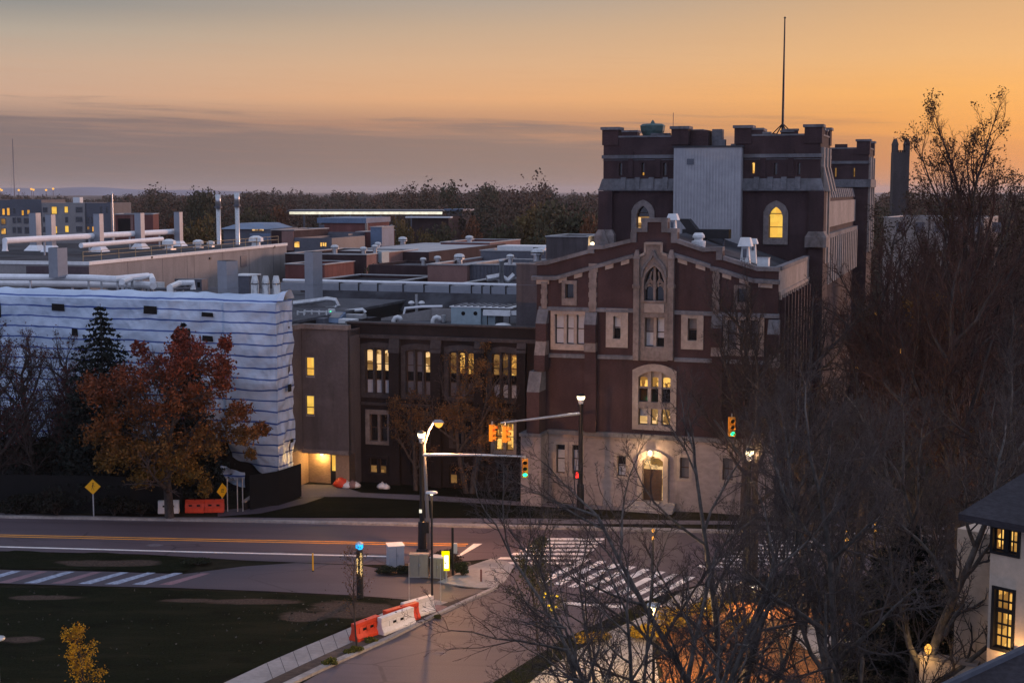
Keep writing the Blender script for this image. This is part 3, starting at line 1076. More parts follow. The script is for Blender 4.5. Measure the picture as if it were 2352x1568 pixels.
# side walls and back
D = 17.9
mb.poly([(GW, 0.0, 0), (GW, D, 0), (GW, D, EAVE - 0.2), (GW, 0.0, EAVE - 0.2)])
mb.poly([(0, 0.0, 0), (0, 0.0, top[0][1] - 0.25), (0, D, top[0][1] - 0.25), (0, D, 0)])
mb.poly([(0, D, 0), (0, D, EAVE - 1), (GW, D, EAVE - 1), (GW, D, 0)])
mb.build('wall', M['brick'], gb)
# dark interior board so that nothing behind shows through
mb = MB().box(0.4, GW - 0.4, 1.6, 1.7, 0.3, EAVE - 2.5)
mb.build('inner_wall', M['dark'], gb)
# coping
mb = MB()
for i in range(len(top) - 1):
    a, b = top[i], top[i + 1]
    if abs(a[0] - b[0]) < 0.12:
        lo, hi = min(a[1], b[1]), max(a[1], b[1])
        up = b[1] > a[1]
        xx = a[0]
        mb.box(xx - (0.0 if up else 0.42), xx + (0.42 if up else 0.0), -0.14, 0.72, lo - 0.26, hi - 0.27)
    else:
        mb.hexa([(a[0] - 0.02, -0.16, a[1] - 0.27), (b[0] + 0.02, -0.16, b[1] - 0.27), (b[0] + 0.02, 0.74, b[1] - 0.27), (a[0] - 0.02, 0.74, a[1] - 0.27)],
                [(a[0] - 0.02, -0.16, a[1]), (b[0] + 0.02, -0.16, b[1]), (b[0] + 0.02, 0.74, b[1]), (a[0] - 0.02, 0.74, a[1])])
mb.box(GW - 0.35, GW + 0.12, 0.76, D, EAVE - 0.25, EAVE + 0.02)
mb.build('coping', M['coping'], gb)
# roof behind the gable
ridx, ridz = G.hit(1504, 530)
lowz = G.hit(1504, 640)[1]
zr = top[-1][1] - 0.9
mb = MB()
rz = G.hit(1504, 545)[1]
mb.poly([(ridx, 0.7, rz), (ridx, D, rz), (0.02, D, zr), (0.02, 0.7, zr)])
mb.poly([(ridx, 0.7, rz), (GW - 0.3, 0.7, zr), (GW - 0.3, D, zr), (ridx, D, rz)])
mb.build('roof', M['roof'], gb)
# raking cornice with alternating blocks
for nm, pts in (('cornice', [(1222, 635), (1277, 635), (1456, 584)]), ('cornice', [(1549, 582), (1632, 608), (1633, 613), (1652, 616), (1730, 641), (1792, 645)])):
    p = cut(G, pts)
    mb = MB()
    for i in range(len(p) - 1):
        a, b = p[i], p[i + 1]
        mb.hexa([(a[0], -0.2, a[1] - 0.24), (b[0], -0.2, b[1] - 0.24), (b[0], 0.02, b[1] - 0.24), (a[0], 0.02, a[1] - 0.24)],
                [(a[0], -0.2, a[1]), (b[0], -0.2, b[1]), (b[0], 0.02, b[1] + 0.06), (a[0], 0.02, a[1] + 0.06)])
        L = b[0] - a[0]
        n = max(1, int(L / 1.0))
        if L > 0.8:
            for j in range(n):
                t0, t1 = (j + 0.2) / n, (j + 0.72) / n
                xa, xb = a[0] + L * t0, a[0] + L * t1
                za, zb = a[1] + (b[1] - a[1]) * t0, a[1] + (b[1] - a[1]) * t1
                mb.hexa([(xa, -0.09, za - 0.52), (xb, -0.09, zb - 0.52), (xb, 0.02, zb - 0.52), (xa, 0.02, za - 0.52)],
                        [(xa, -0.09, za - 0.245), (xb, -0.09, zb - 0.245), (xb, 0.02, zb - 0.245), (xa, 0.02, za - 0.245)], 1)
    mb.build(nm, [M['coping'], M['stonelt']], gb)


def gbox(name, px0, px1, py0, py1, y0, y1, m, parent=None, fr=None):
    fr = fr or G
    x0, x1, z0, z1 = fr.box(px0, px1, py0, py1)
    return MB().box(x0, x1, y0, y1, z0, z1).build(name, M[m], parent or gb)


# pilaster strips and string courses
for a in ((1354.5, 1370, 605, 716), (1638, 1652, 617, 722), (1245, 1257, 648, 708)):
    x0, x1, z0, z1 = G.box(*a)
    mb = MB()
    z = z0
    k = 0
    while z < z1 - 0.05:
        h = min(0.34, z1 - z)
        e = 0.05 if k % 2 else 0.0
        mb.box(x0 - e, x1 + e, -0.16, 0.02, z, z + h)
        z += h
        k += 1
    mb.build('pilaster', M['stone'], gb)
mb = MB()
for pa in ([(1238, 706), (1456, 711)], [(1549, 715), (1790, 724)], [(1244, 813), (1456, 819)], [(1549, 823), (1790, 832)]):
    a, b = cut(G, pa)
    mb.hexa([(a[0], -0.15, a[1] - 0.2), (b[0], -0.15, b[1] - 0.2), (b[0], 0.02, b[1] - 0.2), (a[0], 0.02, a[1] - 0.2)],
            [(a[0], -0.10, a[1]), (b[0], -0.10, b[1]), (b[0], 0.02, b[1] + 0.1), (a[0], 0.02, a[1] + 0.1)])
mb.build('string_course', M['coping'], gb)
# buttress piers with sloped stone caps
def pier(px0, px1, steps):
    """steps: (top y, bottom y, projection, material)"""
    for (ya, yb, pr, mn, sl) in steps:
        x0, x1, z0, z1 = G.box(px0, px1, ya, yb)
        mb = MB()
        mb.hexa([(x0, -pr, z0), (x1, -pr, z0), (x1, 0.02, z0), (x0, 0.02, z0)],
                [(x0, -pr + sl, z1), (x1, -pr + sl, z1), (x1, 0.02, z1), (x0, 0.02, z1)])
        mb.build('buttress_cap' if mn != 'brick' else 'buttress', M[mn], gb)


pier(1237, 1261, [(711, 741, 0.75, 'coping', 0.55), (741, 781, 0.75, 'brick', 0), (781, 812, 1.1, 'stone', 0.4), (812, 848, 1.1, 'brick', 0)])
pier(1226, 1254, [(849, 893, 1.7, 'coping', 0.65), (893, 988, 1.7, 'brick', 0)])
pier(1346, 1372, [(717, 744, 0.55, 'coping', 0.4), (744, 786, 0.55, 'brick', 0), (786, 806, 0.6, 'stone', 0.1), (806, 990, 0.45, 'brick', 0)])
pier(1636, 1660, [(722, 752, 0.55, 'coping', 0.4), (752, 796, 0.55, 'brick', 0), (796, 816, 0.6, 'stone', 0.1), (816, 1000, 0.45, 'brick', 0)])
pier(1766, 1792, [(734, 766, 0.75, 'coping', 0.5), (766, 810, 0.75, 'brick', 0), (810, 840, 1.1, 'stone', 0.4), (840, 1010, 1.1, 'brick', 0)])
# pale stone ground floor
x0, zt = G.hit(1216, 992)
bh = [h for h in holes if max(p[1] for p in h) < zt]
mb = MB()
mb.prism([(0.9, 0), (GW, 0), (GW, zt), (0.9, zt)], -0.06, 0.0, bh, 0, back=False)
mb.box(-0.62, 0.86, -1.75, -0.0, 0, zt)
mb.build('stone_base', M['basestone'], gb)
mb = MB()
mb.box(-0.7, 0.9, -1.85, 0.0, zt, zt + 0.22)
mb.box(0.9, GW + 0.15, -0.30, -0.0, zt, zt + 0.32)
mb.build('base_cornice', M['coping'], gb)
# centre bay: stone frame of the tall tracery window
mb = MB()
bx0, bz0 = G.hit(1458, 826)
bx1, bz1 = G.hit(1549, 577)
cxm = (tx0 + tx1) / 2
for (a, b) in ((1457.5, 1470.5), (1536, 1549)):
    x0, x1, z0, z1 = G.box(a, b, 577, 826)
    mb.box(x0, x1, -0.42, 0.0, z0, z1 - 0.5)
    mb.box(x0 - 0.06, x1 + 0.06, -0.5, 0.0, z1 - 2.5, z1 - 2.25)
    mb.hexa([(x0 - 0.05, -0.48, z1 - 0.5), (x1 + 0.05, -0.48, z1 - 0.5), (x1 + 0.05, 0, z1 - 0.5), (x0 - 0.05, 0, z1 - 0.5)],
            [(x0 + 0.1, -0.3, z1 + 0.1), (x1 - 0.1, -0.3, z1 + 0.1), (x1 - 0.1, 0, z1 + 0.1), (x0 + 0.1, 0, z1 + 0.1)])
mb.build('bay_pillar', M['stone'], gb)
mb = MB()
w0 = G.hit(1471, 700)[0]
w1 = G.hit(1535.5, 700)[0]
# bay panel round the opening, crenel top
cr = cut(G, [(1471, 586), (1483, 580), (1484, 557), (1521, 557), (1522, 580), (1535.5, 585)])
pan = [(w0, bz0), (w1, bz0)] + [(x, z) for x, z in reversed(cr)]
c3 = [h for h in holes if abs((h[0][0] + h[1][0]) / 2 - cxm) < 1.0 and min(p[1] for p in h) > bz0 - 0.1]
mb.prism(pan, -0.22, 0.0, c3, 0, back=False)
mb.build('bay_panel', M['stone'], gb)
mb = MB()
sb = G.box(1482, 1527, 697, 717)
mb.box(sb[0], sb[1], -0.30, -0.2, sb[2], sb[3])
mb.build('bay_sill', M['stonelt'], gb)
mb = MB()
for i in range(len(cr) - 1):
    a, b = cr[i], cr[i + 1]
    if abs(a[0] - b[0]) < 0.12:
        mb.box(min(a[0], b[0]) - 0.06, max(a[0], b[0]) + 0.06, -0.30, -0.2, min(a[1], b[1]), max(a[1], b[1]))
    else:
        mb.hexa([(a[0], -0.36, a[1] - 0.14), (b[0], -0.36, b[1] - 0.14), (b[0], 0.0, b[1] - 0.14), (a[0], 0.0, a[1] - 0.14)],
                [(a[0], -0.36, a[1] + 0.04), (b[0], -0.36, b[1] + 0.04), (b[0], 0.0, b[1] + 0.04), (a[0], 0.0, a[1] + 0.04)])
mb.build('bay_coping', M['stonelt'], gb)
# ogee hood + tracery + panes
hood = cut(G, [(1476, 636), (1478, 618), (1486, 604), (1496, 592), (1502.5, 576), (1509, 592), (1520, 604), (1529, 618), (1532, 637)])
mb = MB()
for i in range(len(hood) - 1):
    mb.bar((hood[i][0], -0.27, hood[i][1]), (hood[i + 1][0], -0.27, hood[i + 1][1]), 0.14, 0.2)
mb.build('ogee_hood', M['coping'], gb)
tw = thing('tracery_window', '', None)
bpy.data.objects.remove(tw)
mb = MB()
tho = arch(tx0 - 0.16, tx1 + 0.16, tz0 - 0.1, tz1 + 0.2, 'point', 1.15, 12)
mb.ring(tho, th, -0.30, 0.35)
mb.box(cxm - 0.09, cxm + 0.09, -0.1, 0.3, tz0, tz1 - 0.05)
for s in (-1, 1):
    a = cxm + s * (tx1 - cxm) * 0.5
    zs = tz1 - 1.25
    hw = (tx1 - cxm) * 0.5
    for (p, q) in (((a - hw, zs - 0.35), (a - hw * 0.6, zs)), ((a - hw * 0.6, zs), (a, zs + 0.32)), ((a, zs + 0.32), (a + hw * 0.6, zs)), ((a + hw * 0.6, zs), (a + hw, zs - 0.35)),
                   ((a, zs + 0.3), (a + s * -0.12, zs + 0.85)), ((a - hw * 0.55, zs), (a - hw * 0.1, zs - 0.12)), ((a + hw * 0.55, zs), (a + hw * 0.1, zs - 0.12))):
        mb.bar((p[0], 0.1, p[1]), (q[0], 0.1, q[1]), 0.10, 0.2)
tro = mb.build('window', [M['stone']], gb)
mb = MB()
mb.poly([(x, 0.3, z) for x, z in th])
mb.build('pane', M['glassdk'], tro)
# entrance: door, lit transom and its lamp
mb = MB()
dho = arch(dx0 - 0.35, dx1 + 0.35, 0.2, dz1 + 0.4, 'seg', 0.45, 8)
mb.ring(dho, dh, -0.22, 0.5)
do = mb.build('doorway', [M['stonelt']], gb)
mb = MB()
mb.box((dx0 + dx1) / 2 - 0.75, (dx0 + dx1) / 2 + 0.55, 0.40, 0.47, 0.5, 2.7)
dd = mb.build('door', M['woodframe'], do)
mb = MB().box(dx0, dx1, 0.48, 0.5, 0.5, dz1)
mb.build('pane', M['litpale'], do)
mb = MB()
for i in range(3):
    mb.box(dx0 - 0.9, dx1 + 0.9, -1.4 + 0.4 * i, -0.0 if i == 2 else -1.4 + 0.4 * (i + 1), 0.0, 0.17 * (i + 1))
mb.build('step', M['concrete'], do)
lx, lz = G.hit(1496, 1038)
mb = MB().lathe([(0.05, 0.2), (0.16, 0.12), (0.16, -0.12), (0.06, -0.2)], (lx, -0.45, lz), 8)
mb.build('entrance_lamp', M['bulb'], gb)
lamp('entrance_light', (lx, -0.7, lz - 0.1), 260, (1, 0.62, 0.28), gb, 0.1)
# side wall bands of the right flank
mb = MB()
for k in range(9):
    y = 1.0 + k * 1.9
    mb.box(GW, GW + 0.32, y, y + 0.55, 0.3, EAVE - 2.1)
mb.build('side_buttress', M['brick'], gb)
mb = MB()
mb.box(GW, GW + 0.16, 0.3, D, EAVE - 1.9, EAVE - 1.65)
for k in range(16):
    mb.box(GW, GW + 0.14, 0.5 + k * 1.08, 0.9 + k * 1.08, EAVE - 2.2, EAVE - 1.91)
mb.box(GW, GW + 0.06, 0.02, D, EAVE - 1.64, EAVE - 0.26)  # brick parapet faced pale to paint in the western glow
mb.build('side_cornice_sunlit', M['stonelt'], gb)
# small light lamp at the left shoulder is hung on the neighbour

# ------------------------------------------------------------------ castellated building behind
K = Fr(G.world(0, CAST), TH)
cb = thing('castle_building', 'castellated brick hall with corner towers and battlements behind the gabled front', 'building', K.o, TH)


def kbox(px0, px1, py0, py1, ly=0.0):
    return K.box(px0, px1, py0, py1, ly)


def battlement(mb, x0, x1, y0, y1, zf, zm, zc, cw, mw, cap=0.22):
    """parapet with corner merlons on the four sides of a tower: floor of crenels zf, small merlons zm, corner merlons zc"""
    t = 0.55
    for (xa, xb, ya, yb) in ((x0, x1, y0, y0 + t), (x0, x1, y1 - t, y1), (x0, x0 + t, y0 + t, y1 - t), (x1 - t, x1, y0 + t, y1 - t)):
        mb.box(xa, xb, ya, yb, zf - 1.2, zf, 0)
        mb.box(xa - 0.06, xb + 0.06, ya - 0.06, yb + 0.06, zf, zf + 0.14, 1)
    for cx in (x0, x1 - cw):
        for cy in (y0, y1 - cw):
            mb.box(cx - 0.1, cx + cw + 0.1, cy - 0.1, cy + cw + 0.1, zf - 0.6, zc - cap, 0)
            mb.box(cx - 0.22, cx + cw + 0.22, cy - 0.22, cy + cw + 0.22, zc - cap, zc, 1)


def tower(x0, x1, y0, y1, zt, zband, name='tower'):
    mb = MB()
    mb.box(x0, x1, y0, y1, 0, zband, 0)
    mb.box(x0 + 0.25, x1 - 0.25, y0 + 0.25, y1 - 0.25, zband, zt - 1.0, 0)
    return mb


# main levels on the front plane
zc = kbox(1689, 1720, 288, 300)[3]
zm = kbox(1720, 1752, 294, 300)[3]
zf = kbox(1764, 1804, 312, 314)[3]
zs1 = kbox(1740, 1760, 354, 356)[3]
zb1 = kbox(1740, 1760, 410, 434)
zbt, zbb = zb1[3], zb1[2]
LX0, _ = K.hit(1386, 380)
LX1, _ = K.hit(1577, 380)
RX0, _ = K.hit(1689, 380)
RX1, _ = K.hit(1884, 380)
TD = 7.6
slots = {'l': [], 'r': []}
for key, X0, X1, wl in (('l', LX0, LX1, [(1421.5, 1429, 374, 404), (1473.5, 1480, 374, 404), (1523, 1531, 374, 404)]), ('r', RX0, RX1, [(1726.5, 1734, 373, 400), (1778, 1786, 374, 402), (1832, 1839, 374, 402)])):
    hs = []
    for i, w in enumerate(wl):
        x0, x1, z0, z1 = kbox(*w)
        lit = (key == 'r' and i == 0)
        hs.append(window(cb, x0, x1, z0, z1, kind='round', rise=0.12, w=0.14, wb=0.4, proud=0.03, frame='brick', panes=[(0, 1, 'lit' if lit else 'glassdk')] if not (key == 'l' and i == 1) else [(0, 0.25, 'litor'), (0.25, 1, 'glassdk')]))
    pw = (1462.5, 1492, 473, 545) if key == 'l' else (1766, 1798, 475, 547)
    x0, x1, z0, z1 = kbox(*pw)
    hs.append(window(cb, x0, x1, z0, z1, kind='point', rise=0.75, w=0.42, wt=0.5, wb=0.5, proud=0.16, frame='stone', lights=1, bars=(0.35, 0.78),
                     panes=[(0, 1, 'litgold')] if key == 'r' else [(0.0, 0.66, 'litpale'), (0.66, 1, 'glassdk')], recess=0.4))
    mb = MB()
    ax = x0 + 0.0
    # brick front with holes, sides, back
    fo = [(X0, 0), (X1, 0), (X1, zf - 1.2), (X0, zf - 1.2)]
    mb.prism(fo, 0.0, TD, hs, 0)
    battlement(mb, X0, X1, 0.0, TD, zf, zm, zc, 1.15, 1.0)
    # stepped merlons along the front and the sides
    Wd = X1 - X0
    for (a, b, zz) in ((1.15, 2.15, zm) if key == 'r' else (1.55, 2.8, zm - 0.05), (2.15, 2.7, (zm + zf) / 2) if key == 'r' else (4.6, 5.4, (zm + zf) / 2), (Wd - 2.9, Wd - 1.8, zm - 0.1) if key == 'r' else (Wd - 2.9, Wd - 1.6, (zm + zf) / 2), (Wd - 2.4, Wd - 1.9, (zm + zf) / 2 - 0.05) if key == 'l' else (Wd - 3.1, Wd - 2.1, (zm + zf) / 2 + 0.1)):
        mb.box(X0 + a, X0 + b, 0.0, 0.5, zf + 0.14, zz - 0.15, 0)
        mb.box(X0 + a - 0.05, X0 + b + 0.05, -0.07, 0.57, zz - 0.15, zz, 1)
        mb.box(X0 + a, X0 + b, TD - 0.5, TD, zf + 0.14, zz - 0.15, 0)
    for yy in (2.4, 4.6):
        mb.box(X1 - 0.5, X1, yy, yy + 0.9, zf + 0.14, zm - 0.15, 0)
        mb.box(X1 - 0.57, X1 + 0.07, yy - 0.05, yy + 0.95, zm - 0.15, zm, 1)
        mb.box(X0, X0 + 0.5, yy, yy + 0.9, zf + 0.14, zm - 0.15, 0)
        mb.box(X0 - 0.07, X0 + 0.57, yy - 0.05, yy + 0.95, zm - 0.15, zm, 1)
    mb.build('tower', [M['brick'], M['coping']], cb)
    mb = MB()
    mb.box(X0 - 0.12, X1 + 0.12, -0.14, TD + 0.1, zs1 - 0.28, zs1)
    mb.box(X0 - 0.05, X1 + 0.05, -0.06, TD + 0.05, zs1 + 0.12 - 0.55, zs1 - 0.38)
    # sloped frieze band
    mb.hexa([(X0 - 0.30, -0.30, zbb), (X1 + 0.30, -0.30, zbb), (X1 + 0.30, TD + 0.2, zbb), (X0 - 0.30, TD + 0.2, zbb)],
            [(X0 - 0.08, -0.08, zbt), (X1 + 0.08, -0.08, zbt), (X1 + 0.08, TD + 0.08, zbt), (X0 - 0.08, TD + 0.08, zbt)])
    mb.box(X0 - 0.36, X1 + 0.36, -0.36, TD + 0.22, zbb - 0.14, zbb)
    for k in range(4):
        xk = X0 + 1.5 + k * (Wd - 3.4) / 3
        mb.hexa([(xk, -0.42, zbb), (xk + 0.42, -0.42, zbb), (xk + 0.42, 0, zbb), (xk, 0, zbb)], [(xk, -0.16, zbt + 0.12), (xk + 0.42, -0.16, zbt + 0.12), (xk + 0.42, 0, zbt + 0.12), (xk, 0, zbt + 0.12)])
    mb.build('frieze', M['coping'], cb)
    # upper pilaster strips between the slots
    for k in range(2):
        xk = X0 + Wd * (0.33 + 0.33 * k)
        MB().box(xk - 0.22, xk + 0.22, -0.10, 0.0, zbt + 0.12, zf - 1.1).build('pilaster', M['brick'], cb)
    # corner turrets below the band with gablets at the foot
    zg = K.hit(1390, 530)[1]
    for xa in ((X0 - 0.3, X0 + 0.85) if key == 'l' else (X1 - 0.75, X1 + 0.4),):
        mb = MB()
        mb.box(xa[0], xa[1], -0.45, 1.2, 0, zbb - 0.16)
        mb.build('corner_turret', M['brick'], cb)
        mb = MB()
        xm = (xa[0] + xa[1]) / 2
        mb.box(xa[0] - 0.25, xa[1] + 0.25, -0.7, 1.4, zg - 1.15, zg - 0.35)
        mb.prism([(xm - 0.45, zg - 1.1), (xm + 0.45, zg - 1.1), (xm, zg + 0.1)], -0.85, -0.2)
        mb.hexa([(xa[0] - 0.25, -0.7, zg - 0.35), (xa[1] + 0.25, -0.7, zg - 0.35), (xa[1] + 0.25, 1.4, zg - 0.35), (xa[0] - 0.25, 1.4, zg - 0.35)],
                [(xa[0], -0.45, zg + 0.1), (xa[1], -0.45, zg + 0.1), (xa[1], 1.2, zg + 0.1), (xa[0], 1.2, zg + 0.1)])
        mb.build('gablet', M['stone'], cb)
# pale angle strips on the right flank of the right tower
mb = MB()
for yy in (0.35, 2.9, 5.2):
    mb.box(RX1 + 0.0, RX1 + 0.26, yy, yy + 0.75, zbb - 6, zf - 0.9)
    mb.hexa([(RX1, yy, zbb - 0.2), (RX1 + 0.75, yy, zbb - 0.2), (RX1 + 0.75, yy + 0.75, zbb - 0.2), (RX1, yy + 0.75, zbb - 0.2)],
            [(RX1, yy, zbt + 0.9), (RX1 + 0.28, yy, zbt + 0.9), (RX1 + 0.28, yy + 0.75, zbt + 0.9), (RX1, yy + 0.75, zbt + 0.9)])
mb.build('flank_strip', M['stonelt'], cb)
# hall body between and behind the towers
zh = kbox(1640, 1690, 336, 340)[3]
mb = MB()
HX = RX1 - 0.9
mb.box(LX0 + 0.8, HX, TD - 0.5, 46, 0, zbt - 1.6)
mb.box(LX1 + 0.0, RX0 - 0.0, 0.5, TD - 0.6, 0, zh - 0.4)
mb.box(LX1 + 0.0, LX1 + 1.6, 0.6, 4, zh - 0.4, zm - 0.1)
mb.build('hall', M['brick'], cb)
mb = MB()
for k in range(3):
    mb.box(LX1 + 2.2 + k * 1.25, LX1 + 3.0 + k * 1.25, 0.45, 0.95, zh - 0.4, zh + (0.55 if k == 0 else 0.2))
mb.box(LX1 + 1.8, LX1 + 2.6, 1.2, 2.2, zh - 0.4, zh + 1.4)
mb.build('parapet', M['coping'], cb)
# long right flank: battlements, frieze paled as sunset light, window strips between buttresses
pz = zbt - 1.6
for k in range(17):
    y = TD + 1 + k * 2.15
    mb = MB()
    mb.box(HX, HX + 0.5, y, y + 0.8, pz - 7.5, pz - 3.5, 0)
    mb.hexa([(HX - 0.5, y, pz), (HX + 0.12, y, pz), (HX + 0.12, y + 1.1, pz), (HX - 0.5, y + 1.1, pz)], [(HX - 0.4, y, pz + 0.9), (HX - 0.1, y, pz + 0.9), (HX - 0.1, y + 1.1, pz + 0.9), (HX - 0.4, y + 1.1, pz + 0.9)], 1)
    mb.build('flank_buttress', [M['stonelt'], M['coping']], cb)  # buttresses paled too, sunset light put into their stone
mb = MB()
mb.box(HX, HX + 0.14, TD, 45.5, pz - 2.6, pz - 0.3)
mb.build('flank_frieze', M['stonelt'], cb)
mb = MB()
mb.box(HX, HX + 0.45, TD, 45.5, pz - 3.5, pz - 3.1)
mb.build('flank_cornice', M['coping'], cb)
# far corner tower
fx1 = K.hit(1995, 380, 45)[0]
ft = K.box(1971, 1995, 320, 330, 45)[3]
ffl = K.box(1920, 1935, 342, 345, 45)[3]
hs = []
for w in ((1916.5, 1922, 386, 407), (1959.5, 1964.5, 386, 407)):
    x0, x1, z0, z1 = K.box(*w, 45)
    hs.append(window(cb, x0, x1, z0, z1, y=45, w=0.14, wb=0.4, proud=0.03, frame='brick', panes=[(0, 1, 'litdim')]))
mb = MB()
mb.prism([(fx1 - 10.5, 0), (fx1, 0), (fx1, ffl - 1.2), (fx1 - 10.5, ffl - 1.2)], 45, 53, hs, 0)
battlement(mb, fx1 - 10.5, fx1, 45, 53, ffl, ffl + 0.6, ft, 1.2, 1)
mb.box(fx1 - 3.6, fx1 - 2.3, 45, 45.5, ffl + 0.14, ffl + 0.5)
mb.box(fx1 - 5.5, fx1 - 4.6, 45, 45.5, ffl + 0.14, ffl + 0.5)
mb.build('tower', [M['brick'], M['coping']], cb)
mb = MB()
z1 = K.hit(1940, 370, 45)[1]
mb.box(fx1 - 10.6, fx1 + 0.12, 44.85, 53.1, z1 - 0.3, z1)
zq = K.box(1940, 1960, 412, 430, 45)
mb.box(fx1 - 10.7, fx1 + 0.3, 44.7, 53.2, zq[2], zq[3])
mb.build('frieze', M['coping'], cb)
mb = MB()
for yy in (45.4, 48.4, 51.2):
    mb.box(fx1, fx1 + 0.25, yy, yy + 0.7, zq[2] - 7, ffl - 0.9)
mb.build('flank_strip', M['stonelt'], cb)
# pale metal shaft between the towers
x0, x1, z0, z1 = K.box(1546.5, 1701.5, 339, 560, -0.9)
mb = MB()
mb.box(x0, x1, -0.9, 0.35, 4, z1)
n = 22
for i in range(n):
    xa = x0 + (x1 - x0) * (i + 0.5) / n
    mb.box(xa - 0.06, xa + 0.06, -0.94, -0.895, 6, z1 - 0.12)
sh = mb.build('lift_shaft', M['siding'], cb)
mb = MB().box(x0 - 0.1, x1 + 0.1, -1.0, 0.4, z1, z1 + 0.14)
mb.build('shaft_cap', M['roof'], sh)
v = K.box(1578, 1594, 365, 378, -0.9)
mb = MB()
mb.box(v[0], v[1], -1.0, -0.93, v[2], v[3])
mb.build('louvre', M['greymetal'], sh)

# ------------------------------------------------------------------ dark three storey brick building
DL = 2.2
D0 = Fr(G.world(0, DL), TH)
db = thing('dark_building', 'dark three storey brick building with arched triple windows lit along its top floor', 'building', D0.o, TH)
dx0 = D0.hit(798, 800)[0]
dx1 = 0.35
zt = D0.hit(1000, 748)[1]
hs = []
aw = [((839, 897), 798, 904, ['litpale', 'litpale', 'litpale'], 'blind'), ((932, 991), 802, 908, ['blinddk', 'blinddk', 'litpale'], 'blinddk'),
      ((1031, 1089), 805, 912, ['litdim', 'lit', 'lit'], 'blinddk'), ((1130, 1188), 809, 916, ['litdim', 'litdim', 'lit'], 'blind')]
for (xx, ya, yb, tops, low) in aw:
    x0, x1, z0, z1 = D0.box(xx[0], xx[1], ya, yb)
    ps = []
    for i, t in enumerate(tops):
        ps += [(i, 0.50, 1, t), (i, 0.30, 0.50, 'glassdk'), (i, 0, 0.30, low)]
    hs.append(window(db, x0, x1, z0, z1, kind='seg', rise=0.18, lights=3, w=0.34, wt=0.42, wb=0.3, frame='stonedk', mull=0.15, bars=(0.30, 0.64), panes=ps, mkind='round', mrise=0.2, recess=0.35))
for i, (xx, ya, yb, pn) in enumerate([((850, 890.5), 951, 1013, 'glassdk'), ((946, 987), 955, 1017, 'glassdk'), ((1042, 1083), 960, 1022, 'glassdk'), ((1138, 1180), 972, 1034, 'lit')]):
    x0, x1, z0, z1 = D0.box(xx[0], xx[1], ya, yb)
    hs.append(window(db, x0, x1, z0, z1, lights=2, w=0.34, wb=0.25, frame='stone' if i == 0 else 'stonedk' if pn != 'lit' else 'stonelt', mull=0.22, bars=(0.5,), panes=[(0, 1, pn)]))
for (xx, ya, yb, pn) in [((848, 888), 1052, 1087, 'litdim'), ((944, 984), 1056, 1092, 'glassdk'), ((1032, 1072), 1070, 1112, 'litdim'), ((1140, 1180), 1066, 1106, 'glassdk')]:
    x0, x1, z0, z1 = D0.box(xx[0], xx[1], ya, yb)
    hs.append(window(db, x0, x1, z0, z1, lights=2, w=0.2, wb=0.15, frame='brickdk', mull=0.2, bars=(0.5,), panes=[(0, 1, pn)] if pn != 'litdim' else [(0, 0.5, 'litdim'), (0.5, 1, 'glassdk')]))
mb = MB()
mb.prism([(dx0, 0), (dx1, 0), (dx1, zt), (dx0, zt)], 0, 0.6, hs, 0, back=False)
mb.poly([(dx0, 0, 0), (dx0, 0, zt), (dx0, 16, zt), (dx0, 16, 0)])
mb.poly([(dx1, 0, zt), (dx1, 0, zt - 3), (dx1, 16, zt - 3), (dx1, 16, zt)])
mb.box(dx0, dx1, 15.4, 16, 0, zt)
mb.build('wall', M['brickdk'], db)
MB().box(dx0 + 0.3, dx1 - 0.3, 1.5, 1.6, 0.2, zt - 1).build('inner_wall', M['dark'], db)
MB().box(dx0 + 0.05, dx1 - 0.05, 0.62, 15.4, zt - 0.9, zt - 0.5).build('roof', M['roofgrey'], db)
mb = MB()
mb.box(dx0 - 0.1, dx1, -0.12, 0.7, zt, zt + 0.12)
zz = D0.hit(1000, 776)[1]
mb.box(dx0, dx1, -0.22, 0.0, zz - 0.15, zz + 0.12)
zz2 = D0.hit(1000, 934)[1]
mb.box(dx0, dx1, -0.12, 0.0, zz2 - 0.1, zz2 + 0.12)
mb.build('cornice', M['stonedk'], db)
for (a, b) in ((797, 824), (898, 921), (993, 1016), (1093, 1114), (1190, 1210)):
    x0, x1, z0, z1 = D0.box(a, b, 800, 1108)
    mb = MB().box(x0, x1, -0.4, 0.0, 0, z1)
    p = mb.build('pier', M['brickdk'], db)
    q = D0.box(a, b, 779, 800)
    mb = MB()
    mb.hexa([(x0 - 0.04, -0.46, q[2] - 0.3), (x1 + 0.04, -0.46, q[2] - 0.3), (x1 + 0.04, 0, q[2] - 0.3), (x0 - 0.04, 0, q[2] - 0.3)], [(x0, -0.24, zz - 0.16), (x1, -0.24, zz - 0.16), (x1, 0, zz - 0.16), (x0, 0, zz - 0.16)])
    mb.build('pier_cap', M['stonedk'], p)

